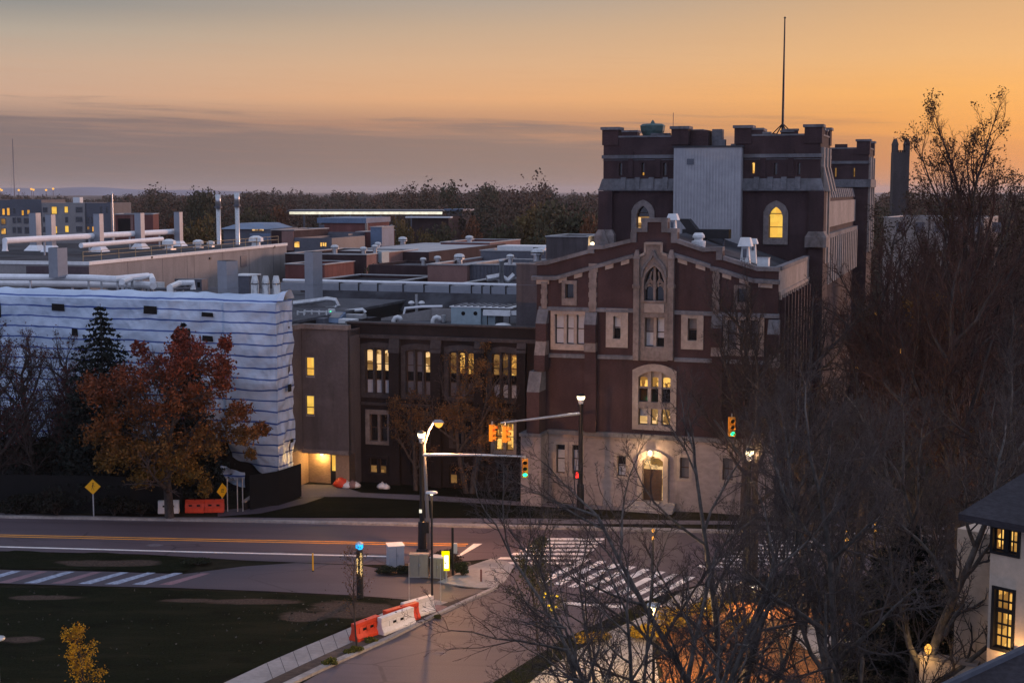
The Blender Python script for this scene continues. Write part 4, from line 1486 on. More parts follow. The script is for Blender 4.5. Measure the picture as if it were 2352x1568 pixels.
# ------------------------------------------------------------------ beige annex with the lit entrance
A = Fr(G.world(0, 0.0), TH)
an = thing('beige_annex', 'plain beige infill block with small lit corner windows and lit ground floor entrance', 'building', A.o, TH)
ax0 = Fr(G.world(0, -4.2), TH).hit(640, 900)[0] - 0.20
ax1 = A.hit(800, 900)[0]
azt = A.hit(750, 753)[1]
azl = A.hit(750, 1033)[1]
hs = []
for (ya, yb) in ((821, 863), (909, 952)):
    x0, x1, z0, z1 = A.box(703.5, 722, ya, yb)
    hs.append(window(an, x0, x1, z0, z1, w=0.03, wb=0.12, proud=0.03, recess=0.08, frame='beigelt', lights=1, bars=(0.4,), panes=[(0, 1, 'litgold')]))
mb = MB()
mb.prism([(ax0, azl), (ax1, azl), (ax1, azt - 0.1), (ax0, azt - 0.1)], 0, 0.4, hs, 0, back=False)
mb.poly([(ax1, 0, 0), (ax1, 2.6, 0), (ax1, 2.6, azt - 0.1), (ax1, 0, azt - 0.1)])
# wing wall that comes forward on the left
wx = ax0 - 0.02
mb.box(wx - 0.35, wx, -2.2, 0.0, azl + 0.0, azt - 0.1)
mb.build('wall', M['beige'], an)
mb = MB()
mb.box(ax0, ax1 + 0.05, -0.12, 0.5, azt - 0.1, azt + 0.25)
mb.box(wx - 0.45, wx + 0.08, -2.2, -0.12, azt - 0.1, azt + 0.25)
mb.box(ax0, ax1, -0.18, 0.35, azl - 0.28, azl)
mb.build('fascia', M['stone'], an)
MB().box(ax0, ax1, 0.5, 12, azt - 0.6, azt - 0.2).build('roof', M['roof'], an)
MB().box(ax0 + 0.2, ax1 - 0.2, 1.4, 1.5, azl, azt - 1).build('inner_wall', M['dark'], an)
# recessed ground floor
mb = MB()
mb.box(ax0, ax1, 0.9, 1.1, 0, azl - 0.28)
xr0, xr1 = A.hit(771, 1080)[0], ax1
mb.box(xr0, xr1, 0.0, 0.9, 0, azl - 0.28)
mb.box(wx - 0.35, wx, -2.2, 0.9, 0, azl)
mb.build('ground_floor_wall', mat('tan brick', (0.30, 0.20, 0.13), 0.9, 0.2, 5, (1, 1, 6), 0.3), an)
d = A.box(749, 770, 1041, 1112)
mb = MB()
fw = 0.09
mb.box(d[0], d[0] + fw, 0.8, 0.9, 0, d[3])
mb.box(d[1] - fw, d[1], 0.8, 0.9, 0, d[3])
mb.box(d[0] + fw, d[1] - fw, 0.8, 0.9, d[3] - 0.08, d[3])
mb.box(d[0] + fw, d[1] - fw, 0.8, 0.9, 2.2, 2.38)
mb.box(d[0] + fw, d[1] - fw, 0.8, 0.9, 0.0, 1.0)
do = mb.build('door', M['black'], an)
mb = MB()
mb.box(d[0] + fw, d[1] - fw, 0.86, 0.88, 1.0, 2.2)
mb.box(d[0] + fw, d[1] - fw, 0.86, 0.88, 2.38, d[3] - 0.08)
mb.build('pane', M['litgold'], do)
lx, lz = A.hit(729.5, 1042.6)
MB().lathe([(0.04, 0.13), (0.13, 0.05), (0.13, -0.06), (0.05, -0.13)], (lx, 0.72, lz - 0.1), 8).build('entrance_lamp', M['bulb'], an)
lamp('entrance_light', (lx, 0.45, lz - 0.25), 200, (1.0, 0.60, 0.18), an, 0.1)

# ------------------------------------------------------------------ building wrapped in white sheeting
WL = -4.2
Wf = Fr(G.world(0, WL), TH)
wb = thing('wrapped_building', 'long building wrapped in white construction sheeting with blue tape lines', 'building', Wf.o, TH)
wx1 = Wf.hit(640, 900)[0]
wx0 = Wf.hit(-90, 800)[0]
wzt = Wf.hit(640, 697)[1]
WD = 2.5
WROOF = 12.3


def wrap_mat():
    m = bpy.data.materials.new('white sheeting with blue tape')
    m.use_nodes = True
    t = m.node_tree
    b = t.nodes['Principled BSDF']
    Gn = NG(t)
    co = Gn.n('ShaderNodeTexCoord').outputs['Object']
    sp = Gn.n('ShaderNodeSeparateXYZ')
    t.links.new(co, sp.inputs[0])
    nz = Gn.noise(Gn.mapping(co, (0.22, 0.22, 0.5)), 1.0, 3)
    zz = Gn.m('ADD', sp.outputs[2], Gn.m('MULTIPLY', Gn.m('SUBTRACT', nz, 0.5), 0.42))
    fr = Gn.m('FRACT', Gn.m('DIVIDE', Gn.m('ADD', zz, 0.35), 0.80))
    ln = Gn.m('MULTIPLY', Gn.ss(fr, 0.0, 0.03), Gn.ss(fr, 0.175, 0.135))
    br = Gn.noise(Gn.mapping(co, (0.6, 0.6, 2.5)), 1.0, 2)
    ln = Gn.m('MULTIPLY', ln, Gn.ss(br, 0.18, 0.36, 0.5, 1))
    n2 = Gn.noise(Gn.mapping(co, (0.5, 0.5, 0.9)), 0.8, 4)
    base = Gn.mix(Gn.ss(n2, 0.35, 0.7), (0.41, 0.50, 0.64, 1), (0.51, 0.60, 0.74, 1))
    wn = Gn.n('ShaderNodeTexWhiteNoise', noise_dimensions='2D')
    cc = Gn.n('ShaderNodeCombineXYZ')
    t.links.new(Gn.m('FLOOR', Gn.m('DIVIDE', sp.outputs[0], 6.1)), cc.inputs[0])
    t.links.new(Gn.m('FLOOR', Gn.m('DIVIDE', sp.outputs[2], 3.2)), cc.inputs[1])
    t.links.new(cc.outputs[0], wn.inputs['Vector'])
    base = Gn.mix(Gn.m('MULTIPLY', wn.outputs[0], 0.30), base, (0.34, 0.42, 0.55, 1))
    dirt = Gn.noise(Gn.mapping(co, (0.9, 0.9, 0.14)), 1.0, 4, 0.6)
    base = Gn.mix(Gn.m('MULTIPLY', Gn.ss(dirt, 0.55, 0.75), 0.35), base, (0.26, 0.28, 0.34, 1))
    seam = Gn.m('FRACT', Gn.m('DIVIDE', sp.outputs[0], 6.1))
    base = Gn.mix(Gn.m('MULTIPLY', Gn.ss(seam, 0.02, 0.0), 0.25), base, (0.3, 0.3, 0.36, 1))
    k = Gn.mix(ln, base, (0.018, 0.060, 0.26, 1))
    t.links.new(k, b.inputs['Base Color'])
    b.inputs['Roughness'].default_value = 0.42
    n3 = Gn.noise(Gn.mapping(co, (1.2, 1.2, 1.8), rot=(0, 0.6, 0)), 1.3, 4, 0.6)
    bp = Gn.n('ShaderNodeBump')
    bp.inputs['Strength'].default_value = 0.55
    bp.inputs['Distance'].default_value = 0.12
    t.links.new(n3, bp.inputs['Height'])
    t.links.new(bp.outputs[0], b.inputs['Normal'])
    return m


M['wrap'] = wrap_mat()


def sheet(nx, nz, f, name, parent):
    v, fc = [], []
    for j in range(nz + 1):
        for i in range(nx + 1):
            v.append(f(i / nx, j / nz))
    for j in range(nz):
        for i in range(nx):
            a = j * (nx + 1) + i
            fc.append((a, a + 1, a + nx + 2, a + nx + 1))
    mb = MB()
    mb.v, mb.f, mb.mi = v, fc, [0] * len(fc)
    return mb.build(name, M['wrap'], parent, smooth=True)


def ripple(x, z, k=1.0):
    # sagging folds: slanting creases that run out from tie points
    a = mnoise.noise(Vector((x * 0.30 + z * 0.35, z * 0.55, 3.1))) * 0.15
    b = mnoise.noise(Vector((x * 0.9 - z * 0.8, z * 0.9 + x * 0.2, 7.7))) * 0.13
    c = abs(mnoise.noise(Vector((x * 1.6 + z * 1.3, z * 0.7, 1.3)))) * 0.10
    return (a + b - c) * k


def bottom(x):
    # lower hem: low at the street corner, rising to the left
    t = (wx1 - x)
    if t < 4.2:
        return 1.1 + 0.36 * t + 0.12 * math.sin(t * 3)
    return 2.9 + 0.55 * math.sin(t * 0.45) - 0.25 * (t > 8) + 0.2 * math.sin(t * 1.7)


def wf(u, v):
    x = wx0 + (wx1 - wx0) * u
    zb = bottom(x)
    z = zb + (wzt - zb) * v
    y = ripple(x, z)
    if x > wx1 - 4.3:
        y -= 0.18
    if v < 0.12:
        y += (0.12 - v) * 5.0 * (0.5 + 0.5 * math.sin(x * 0.8))
    return (x, y, z)


sheet(220, 70, wf, 'wrap_sheet', wb)


def wr(u, v):
    y = WD * u
    zb = 1.15 + 0.7 * u + 0.1 * math.sin(u * 9)
    z = zb + (wzt + 0.1 - zb) * v
    x = wx1 + ripple(y * 2.2 + 40, z, 1.35) - 0.05
    if u == 0:
        x, y = wf(1, v)[0], wf(1, v)[1]
    return (x, y - 0.02, z)


sheet(22, 70, wr, 'wrap_sheet', wb)


def wtop(u, v):
    x = wx0 + (wx1 - wx0) * u
    y = 1.8 * v
    z = wzt + 0.45 * math.sin(min(1, v * 2) * math.pi * 0.5) + 0.18 * mnoise.noise(Vector((x * 0.7, y * 2.2, 0))) + 0.05
    if v == 0:
        y = wf(u, 1)[1]
        z = wzt
    return (x, y, z)


sheet(200, 8, wtop, 'wrap_hem', wb)
# folded flap at the top corner and the sheet hanging loose below
def flap(u, v):
    x = wx1 - 1.3 + 1.6 * u
    y = 0.2 + 1.8 * v + 0.2 * math.sin(u * 7)
    z = wzt + 0.15 + 0.75 * u * math.sin(v * 3.0) + 0.15 * mnoise.noise(Vector((x * 2, y * 2, 5)))
    return (x, y, z)


sheet(14, 12, flap, 'wrap_flap', wb)
lx0, lz0 = Wf.hit(468, 1100, -0.6)
lx1, lz1 = Wf.hit(562, 1072, -0.6)


def loose(u, v):
    x = lx0 + (lx1 - lx0) * u
    z = lz0 + (lz1 - lz0) * v + 0.2 * math.sin(u * 5) - 0.2 * u
    y = -0.6 + 0.35 * mnoise.noise(Vector((x * 1.3, z * 2, 2)))
    return (x, y, z)


sheet(24, 8, loose, 'wrap_flap', wb)
# structure under the sheeting
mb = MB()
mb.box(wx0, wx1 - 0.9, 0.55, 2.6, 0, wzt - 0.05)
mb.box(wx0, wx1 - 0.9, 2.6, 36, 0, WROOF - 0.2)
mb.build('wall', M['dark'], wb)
mb = MB()
mb.box(wx0, wx1 - 0.9, 2.62, 36, WROOF - 0.2, WROOF)
mb.build('roof', M['roofgrey'], wb)
# dark cut-outs in the sheeting, each with a slack edge
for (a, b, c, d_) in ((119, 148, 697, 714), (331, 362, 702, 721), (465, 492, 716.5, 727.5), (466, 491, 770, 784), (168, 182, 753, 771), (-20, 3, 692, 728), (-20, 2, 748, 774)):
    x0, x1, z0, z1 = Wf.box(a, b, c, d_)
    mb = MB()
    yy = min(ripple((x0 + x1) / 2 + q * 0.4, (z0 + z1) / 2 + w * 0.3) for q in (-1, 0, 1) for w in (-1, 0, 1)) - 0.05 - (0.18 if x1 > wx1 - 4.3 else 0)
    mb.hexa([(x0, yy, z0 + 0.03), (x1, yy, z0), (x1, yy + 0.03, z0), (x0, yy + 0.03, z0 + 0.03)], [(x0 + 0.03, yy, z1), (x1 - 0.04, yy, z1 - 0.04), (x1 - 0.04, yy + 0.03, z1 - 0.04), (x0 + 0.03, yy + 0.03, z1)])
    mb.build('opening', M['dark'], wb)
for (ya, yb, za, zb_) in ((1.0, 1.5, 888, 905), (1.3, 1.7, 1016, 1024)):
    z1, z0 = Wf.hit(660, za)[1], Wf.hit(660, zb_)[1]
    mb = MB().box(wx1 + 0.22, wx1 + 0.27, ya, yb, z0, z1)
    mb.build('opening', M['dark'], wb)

# ================================================================== buildings beyond and the roof plant
def block(name, label, cat, px0, px1, ptop, Y, rot=-18, depth=14, m='brickrd', roof='roofgrey', side=None, cap=True, parapet=0.35, group=None, z0=0):
    """a flat-roofed block whose front left and right corners and top edge are measured in the photo"""
    a = at(px0, ptop, Y)
    f = Fr((a.x, a.y), R(rot))
    x1 = f.hit(px1, ptop)[0]
    z = a.z
    b = thing(name, label, cat, (a.x, a.y, 0), R(rot), group)
    mb = MB()
    mb.box(0, x1, 0, depth, z0, z - parapet)
    t = 0.3
    mb.box(0, x1, 0, t, z - parapet, z)
    mb.box(0, x1, depth - t, depth, z - parapet, z)
    mb.box(0, t, t, depth - t, z - parapet, z)
    mb.box(x1 - t, x1, t, depth - t, z - parapet, z)
    mb.build('wall', M[m], b)
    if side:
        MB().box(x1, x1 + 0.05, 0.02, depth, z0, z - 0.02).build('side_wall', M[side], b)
    MB().box(t, x1 - t, t, depth - t, z - parapet, z - parapet + 0.05).build('roof', M[roof], b)
    if cap:
        mb = MB()
        mb.box(-0.1, x1 + 0.12, -0.1, t + 0.08, z, z + 0.1)
        mb.box(-0.1, x1 + 0.12, depth - t - 0.08, depth + 0.1, z, z + 0.1)
        mb.box(-0.1, t + 0.08, t + 0.08, depth - t - 0.08, z, z + 0.1)
        mb.box(x1 - t - 0.08, x1 + 0.12, t + 0.08, depth - t - 0.08, z, z + 0.1)
        mb.build('coping', M['roofpale'], b)
    return b, f, x1, z


def bwin(b, f, boxes, **k):
    """windows stuck in shallow reveals on a far block"""
    for bx in boxes:
        x0, x1, z0, z1 = f.box(*bx[:4])
        mn = bx[4]
        mb = MB()
        t = max(0.05, (x1 - x0) * 0.08)
        mb.ring(arch(x0 - t, x1 + t, z0 - t, z1 + t, n=1), arch(x0, x1, z0, z1, n=1), -0.06, 0.0)
        w = mb.build('window', M['greymetal'], b)
        mb = MB()
        mb.poly([(x0, -0.02, z0), (x1, -0.02, z0), (x1, -0.02, z1), (x0, -0.02, z1)])
        mb.build('pane', M[mn], w)


# ---- beige laboratory block with the row of stacks
a = at(204, 601, 128)
BR = R(-13)
Bf = Fr((a.x, a.y), BR)
bz = a.z
bl_ = thing('laboratory_block', 'long beige panelled laboratory block with stacks and pipes on its roof', 'building', Bf.o, BR)
far = Bf.hitx(658, 556, 0)
BL = far[0]
bw = -Bf.hit(60, 604)[0]
mb = MB()
mb.box(-bw - 30, 0, 0, BL, 0, bz - 0.3)
mb.build('wall', M['beigelt'], bl_)
mb = MB()
mb.box(-bw, 0.0, -0.04, -0.0, 8, bz - 0.45)
mb.build('front_wall', M['plum'], bl_)
mb = MB()
for k in range(1, 7):
    y = BL * k / 6.6
    mb.box(0.0, 0.012, y, y + 0.09, 6, bz - 0.35)
mb.box(0, 0.02, BL * 0.42, BL * 0.42 + 0.02, 6, bz - 0.35)
mb.build('panel_joint', M['greymetal'], bl_)
v0, v1 = Bf.hitx(552, 588, 0), Bf.hitx(566, 611, 0)
MB().box(0.0, 0.07, v0[0], v1[0], v1[1], v0[1]).build('vent_grille', M['greymetal'], bl_)
for (px, py) in ((480, 614), (628, 565), (345, 590)):
    q = Bf.hitx(px, py - 18 if px == 480 else py + 4, 0)
    MB().box(0.0, 0.12, q[0], q[0] + 0.35, q[1], q[1] + 0.22).build('wall_lamp', M['black'], bl_)
mb = MB()
mb.box(-0.28, 0.10, -0.1, BL + 0.1, bz - 0.3, bz)
mb.box(-bw - 30, -0.28, -0.1, 0.2, bz - 0.3, bz)
mb.build('coping', M['whitepaint'], bl_)
MB().box(-bw - 30, -0.3, 0.22, BL, bz - 0.3, bz - 0.25).build('roof', M['roof'], bl_)
# railing round the roof edge
mb = MB()
for k in range(0, 15):
    y = 0.5 + k * (BL - 1) / 14
    mb.box(-0.9, -0.84, y, y + 0.06, bz - 0.25, bz + 0.85)
for zz in (0.45, 0.85):
    mb.bar((-0.87, 0.5, bz + zz), (-0.87, BL - 0.5, bz + zz), 0.05)
tag(mb.build('roof_railing', mat('yellowed railing', (0.25, 0.2, 0.12), 0.6), None, Bf.o, BR), 'thin roof railing along the edge of the beige laboratory block', 'railing')


def stack(px0, px1, ptop, pbase, Y, label, cone=True, rot=-18, m='stack', group='square exhaust stacks'):
    a = at((px0 + px1) / 2, pbase, Y)
    w = (px1 - px0) / F * Y / 1.12
    h = at(px0, ptop, Y).z - a.z
    t = thing('exhaust_stack', label, 'exhaust stack', a, R(rot), group)
    mb = MB().box(-w / 2, w / 2, -w / 2, w / 2, 0.0, h)
    for q in (0.33, 0.66):
        mb.box(-w / 2 - 0.02, w / 2 + 0.02, -w / 2 - 0.02, w / 2 + 0.02, h * q, h * q + 0.04)
    mb.build('shaft', M[m], t)
    mb = MB().box(-w / 2 + 0.06, w / 2 - 0.06, -w / 2 + 0.06, w / 2 - 0.06, h, h + 0.02)
    mb.build('mouth', M['dark'], t)
    if cone:
        mb = MB()
        mb.hexa([(-w * 1.1, -w * 1.1, -0.25), (w * 1.1, -w * 1.1, -0.25), (w * 1.1, w * 1.1, -0.25), (-w * 1.1, w * 1.1, -0.25)],
                [(-w / 2 - 0.03, -w / 2 - 0.03, 0.45), (w / 2 + 0.03, -w / 2 - 0.03, 0.45), (w / 2 + 0.03, w / 2 + 0.03, 0.45), (-w / 2 - 0.03, w / 2 + 0.03, 0.45)])
        mb.build('base_hood', M['pipe'], t)
    return t


stack(72, 93, 489, 572, 158, 'broad grey exhaust stack nearest the left edge on the laboratory roof')
stack(109, 127, 493, 573, 155, 'grey exhaust stack just right of the broadest one, crossing the white pipe')
stack(219, 237, 491, 573, 155, 'grey exhaust stack in the middle of the row of five behind the white pipe')
stack(313, 331, 489, 568, 163, 'grey exhaust stack before the small brick cube on the skyline')
stack(403, 419, 487, 562, 171, 'grey exhaust stack at the end of the white pipe, last of the row')
stack(118, 151, 569, 637, 123, 'short thick pinkish duct tower standing left of the beige wall', False, -30)
stack(506, 543, 598.6, 692, 106.5, 'big pale duct tower rising behind the white sheeting', False, -40)
stack(705, 737, 578, 690, 121, 'big pale duct tower right of the three conical vents', False, -40)


def pipe(name, label, pts, r, m='pipe', cat='pipe', supports=(), zb=None, k=10, group=None):
    """a pipe as one thing with its stands as parts"""
    o = Vector(pts[0])
    t = thing(name, label, cat, o, 0, group)
    mb = MB().tube([Vector(p) - o for p in pts], r, k)
    mb.build('pipe_run', M[m], t, smooth=False)
    for s in supports:
        i = int(s)
        p = Vector(pts[i]).lerp(Vector(pts[min(i + 1, len(pts) - 1)]), s - i) - o
        mb = MB().box(p.x - 0.08, p.x + 0.08, p.y - 0.08, p.y + 0.08, zb - o.z, p.z - r * 0.6)
        mb.build('stand', M['galv'], t)
    return t


z = at(11, 553, 140).z
p0, p1 = at(11, 553, 140), at(398, 532, 140 * 114 / 93)
p1.z = z
p2 = p1 + Vector((0.6, 0.4, -0.5))
pipe('steam_pipe', 'long white insulated pipe carried on stands past the grey stacks', [p0 + Vector((0, 0, -1.0)), p0, p1, p2, p2 + Vector((0, 0, -0.9))], 0.32, supports=(1.2, 1.45, 1.7, 1.9), zb=bz - 0.25)
a, b = at(186, 564, 145), at(372, 549, 165)
pipe('steam_pipe', 'thinner white pipe running low along the laboratory roof below the long one', [a, b], 0.26)
for (px, py, Y, s, lab) in ((388, 551, 160, 1.0, 'white wrapped pipe joint beside the last grey stack'), (455, 549, 165, 0.8, 'small white roof unit right of the last grey stack'),
                            (484, 552, 168, 0.6, 'white mushroom vent by the railing on the laboratory roof'), (588, 549, 168, 1.1, 'white metal louvre box on the far end of the laboratory roof')):
    a = at(px, py, Y)
    a.z = bz - 0.25
    t = thing('roof_vent', lab, 'roof vent', a, R(-18))
    MB().lathe([(s * 0.5, 0), (s * 0.45, 0.5 * s), (s * 0.8, 0.6 * s), (s * 0.75, 1.0 * s), (s * 0.3, 1.2 * s)], (0, 0, 0), 8).build('hood', M['whitepaint'], t)
    MB().box(-s * 0.55, s * 0.55, -s * 0.55, s * 0.55, -0.05, 0.12).build('kerb_base', M['galv'], t)

# pipes on the near roof
zr = WROOF
def onroof(px, py, z):
    return gp(px, py, z)
def flatpipe(lab, pts, r, z, m='pipe', sup=True):
    w = [onroof(x, y, z) for x, y in pts]
    return pipe('steam_pipe', lab, w, r, m, supports=[i + 0.5 for i in range(len(w) - 1)] + [i + 0.05 for i in range(len(w) - 1)] if sup else (), zb=zr)


flatpipe('upper white pipe along the wrapped roof running off the left edge', [(-60, 636), (200, 638), (266, 641), (340, 634)], 0.30, zr + 2.2)
flatpipe('thick white pipe low on the wrapped roof, below the upper one', [(-60, 648), (5, 650), (330, 654), (352, 656)], 0.34, zr + 1.5)
flatpipe('short white pipe with a crook ending behind the sheeting', [(280, 648), (300, 640), (348, 634), (351, 644)], 0.26, zr + 2.1)
w = [onroof(390, 660, zr + 1.7), onroof(412, 650, zr + 1.7), onroof(443, 649, zr + 1.7)]
pipe('steam_pipe', 'white pipe bridge with two legs beside the bare roof edge', [w[0] + Vector((0, 0, -1.7)), w[0], w[1], w[2], w[2] + Vector((0, 0, -0.6))], 0.26, supports=(1.3,), zb=zr)
flatpipe('dark pipe under the white ones on the wrapped roof', [(-60, 660), (400, 664), (440, 662)], 0.14, zr + 0.7, 'greymetal')
# equipment low on that roof
for (px, py, wd, h, mm, lab) in ((60, 662, 5, 0.9, 'beigelt', 'long low tan roof unit under the white pipes'), (180, 664, 8, 0.8, 'black', 'long black roof unit under the white pipes'),
                                 (330, 664, 4, 0.8, 'whitepaint', 'pale low roof unit near the crooked pipe'), (440, 664, 3, 1.1, 'greymetal', 'dark roof hatch right of the pipe bridge')):
    a = onroof(px, py + 2, zr)
    t = thing('roof_unit', lab, 'roof unit', a, R(-18))
    MB().box(-wd / 2, wd / 2, -0.6, 0.6, 0.0, h).build('casing', M[mm], t)
    mb = MB()
    for i in range(5):
        mb.box(-wd / 2 + wd * (i + 0.2) / 5, -wd / 2 + wd * (i + 0.7) / 5, -0.64, -0.6, h * 0.3, h * 0.75)
    mb.build('grille', M['dark'], t)

# three conical vents and the dark plant box beside them
proto = None
for i, (px, lab) in enumerate(((586, 'conical steel roof vent, leftmost of three beside the dark plant box'), (611, 'conical steel roof vent, middle of the three'), (635, 'conical steel roof vent, rightmost of the three'))):
    a = at(px, 690, 108)
    a.z = zr
    if proto is None:
        h = at(px, 633, 108).z - zr
        hs_ = at(px, 651, 108).z - zr
        t = thing('conical_vent', lab, 'roof vent', a, 0, 'conical steel vents')
        MB().lathe([(0.30, 0), (0.30, hs_)], (0, 0, 0), 16).build('drum', M['galv'], t, smooth=True)
        MB().lathe([(0.33, hs_), (0.31, hs_ + 0.05), (0.19, h)], (0, 0, 0), 16).build('cone', M['galv'], t, smooth=True)
        proto = t
    else:
        dup(proto, a, 0, lab)
a = at(561, 668, 112)
a.z = zr
t = thing('plant_box', 'dark plant box with a pale top edge between duct tower and conical vents', 'roof unit', a, R(-18))
h = at(561, 633, 112).z - zr
MB().box(-0.7, 0.75, -0.6, 1.2, 0, h).build('casing', M['greymetal'], t)
MB().box(-0.78, 0.83, -0.68, 1.28, h, h + 0.1).build('cap', M['whitepaint'], t)
# two tall steel chimneys
pr = None
for (px, pb, lab) in ((503, 556, 'tall steel chimney, left of the pair above the laboratory roof'), (546, 552, 'tall steel chimney, right of the pair above the laboratory roof')):
    a = at(px, pb, 190)
    if pr is None:
        h = at(px, 447, 190).z - a.z
        t = thing('steel_chimney', lab, 'chimney', a, 0, 'steel chimneys')
        MB().lathe([(0.30, -8), (0.30, h)], (0, 0, 0), 12).build('flue', M['galv'], t, smooth=True)
        hb = at(px, 476, 190).z - a.z
        MB().lathe([(0.36, hb + 0.1), (0.36, h + 0.02)], (0, 0, 0), 12).build('upper_sleeve', M['galv'], t, smooth=True)
        MB().lathe([(0.5, hb - 0.12), (0.5, hb + 0.12)], (0, 0, 0), 12).build('collar', M['greymetal'], t)
        pr = t
    else:
        dup(pr, a, 0, lab)

# ---- far left apartment building, in three volumes
b, f, x1, z = block('apartment_building', 'far apartment building of dark upper storey and tan lower floors with orange windows', 'building', -40, 95, 459, 262, 0, 14, 'greymetal', 'roof', cap=False)
zz = f.hit(40, 497)[1]
MB().box(0.02, x1 - 0.02, -0.12, 0.0, 0, zz).build('lower_wall', M['beigelt'], b)
def z6(l):
    return [(p[0] / 5.486, p[1] / 5.486, 428.7 + p[2] / 5.486, 428.7 + p[3] / 5.486, p[4]) for p in l]
bwin(b, f, z6([(30, 60, 280, 355, 'litor'), (90, 122, 270, 360, 'litor'), (275, 300, 300, 360, 'litor'), (345, 375, 295, 345, 'litor'), (170, 190, 270, 340, 'glassdk')]))
fq = Fr(f.world(0, -0.12), f.rot)
bb = thing('tmp', 'x', 'x')
bpy.data.objects.remove(bb)
def bwin2(b, f, boxes, off):
    for bx in boxes:
        x0, x1, z0, z1 = f.box(*bx[:4])
        mb = MB()
        mb.ring(arch(x0 - .12, x1 + .12, z0 - .12, z1 + .12, n=1), arch(x0, x1, z0, z1, n=1), off - 0.06, off + 0.0)
        w = mb.build('window', M['greymetal'], b)
        mb = MB()
        mb.poly([(x0, off - 0.02, z0), (x1, off - 0.02, z0), (x1, off - 0.02, z1), (x0, off - 0.02, z1)])
        mb.build('pane', M[bx[4]], w)
bwin2(b, f, z6([(20, 72, 405, 470, 'litdim'), (22, 76, 530, 595, 'lit'), (170, 195, 395, 455, 'glassdk'), (225, 265, 395, 450, 'glassdk'), (310, 375, 400, 460, 'glassdk'), (170, 200, 515, 575, 'glassdk'),
                (230, 270, 515, 580, 'glassdk'), (320, 380, 515, 585, 'glassdk')]), -0.12)
b, f, x1, z = block('apartment_building', 'cream far apartment building with four yellow lit windows in its plain wall', 'building', 95.5, 193.5, 466, 260, 0, 14, 'beigelt', 'roof', cap=False)
bwin(b, f, z6([(653, 716, 255, 342, 'litgold'), (815, 857, 253, 327, 'litgold'), (822, 865, 495, 573, 'litgold'), (690, 720, 500, 585, 'litgold'), (545, 595, 265, 320, 'glassdk'), (960, 1035, 262, 320, 'glassdk'), (545, 595, 385, 445, 'glassdk'),
                (825, 855, 385, 450, 'glassdk'), (960, 1035, 385, 440, 'glassdk'), (548, 600, 510, 570, 'glassdk'), (965, 1035, 505, 565, 'glassdk')]))
MB().box(x1 * 0.62, x1 * 0.78, 3, 5, z - 0.3, z + 1.0).build('roof_unit', M['whitepaint'], b)
b, f, x1, z = block('apartment_building', 'dark blue grey far apartment building next to the cream one', 'building', 194, 254, 466, 260.5, 0, 14, 'greymetal', 'roof', cap=False)
bwin(b, f, z6([(1100, 1126, 505, 540, 'litdim'), (1165, 1187, 505, 565, 'litor'), (1265, 1285, 250, 330, 'glassdk'), (1335, 1356, 260, 330, 'glassdk'), (1097, 1125, 385, 460, 'glassdk'), (1150, 1180, 380, 460, 'glassdk'), (1262, 1285, 385, 460, 'glassdk')]))
b, f, x1, z = block('brick_cube', 'small plain brick block with a white roof edge and dark bay, before the wood', 'building', 264, 351, 493, 235, 8, 9, 'brickrd')
x0_, x1_, z0_, z1_ = f.box(271, 300, 502, 534)
MB().box(x0_, x1_, -0.06, 0.0, z0_, z1_).build('dark_bay', M['brickdk'], b)
x0_, x1_, z0_, z1_ = f.box(300, 306, 495, 534)
MB().box(x0_, x1_, -0.14, 0.0, z0_, z1_).build('corner_pier', M['brickpk'], b)
a = at(260, 534, 225)
t = thing('thin_mast', 'thin pale mast beside the dark apartment building', 'mast', a)
MB().tube([(0, 0, -12), (0, 0, at(260, 445, 225).z - a.z)], [0.16, 0.1], 8).build('pole', M['galv'], t)
MB().lathe([(0.05, 0), (0.18, 0.1), (0.05, 0.3)], (0, 0, at(260, 445, 225).z - a.z), 8).build('finial', M['whitepaint'], t)
for (px, lab) in ((103, 'left of two short pale flues on the far dark roofs'), (123, 'right of two short pale flues on the far dark roofs')):
    pass
a = at(33, 437, 2600)
t = thing('radio_mast', 'very tall thin radio mast on the horizon at the left', 'mast', (a.x, a.y, 0))
hm = at(33, 319, 2600).z
mb = MB().tube([(0, 0, 0), (0, 0, hm)], [1.1, 0.7], 5)
mb.build('pole', M['greymetal'], t)
mb = MB()
for k in range(3):
    an = k * 2.094 + 0.4
    mb.tube([(0, 0, hm * 0.9), (14 * math.cos(an), 14 * math.sin(an), 0)], 0.12, 3)
mb.build('guy_wires', M['greymetal'], t)
# distant floodlights on the horizon
prot = None
for i, (px, py) in enumerate(((3, 436), (8, 438), (45, 437), (73, 436), (127, 436), (174, 436.5), (199, 434.5))):
    px, py = px / 1.0 if False else (0, 4, 43, 72, 77, 106, 122)[i], (435, 437, 437, 434.5, 436, 436.6, 433.8)[i]
    a = at(px, py, 1500)
    if prot is None:
        t = thing('flood_light', 'tiny orange floodlight on the far horizon at the left', 'floodlight', (a.x, a.y, 0), 0, 'far orange floodlights')
        MB().tube([(0, 0, 0), (0, 0, a.z)], 0.3, 5).build('pole', M['greymetal'], t)
        MB().lathe([(0.5, -1.0), (1.3, 0), (0.5, 1.0)], (0, 0, a.z), 8).build('lamp_head', M['bulbor'], t)
        prot, fz0 = t, a.z
    else:
        dup(prot, (a.x, a.y, a.z - fz0), 0)

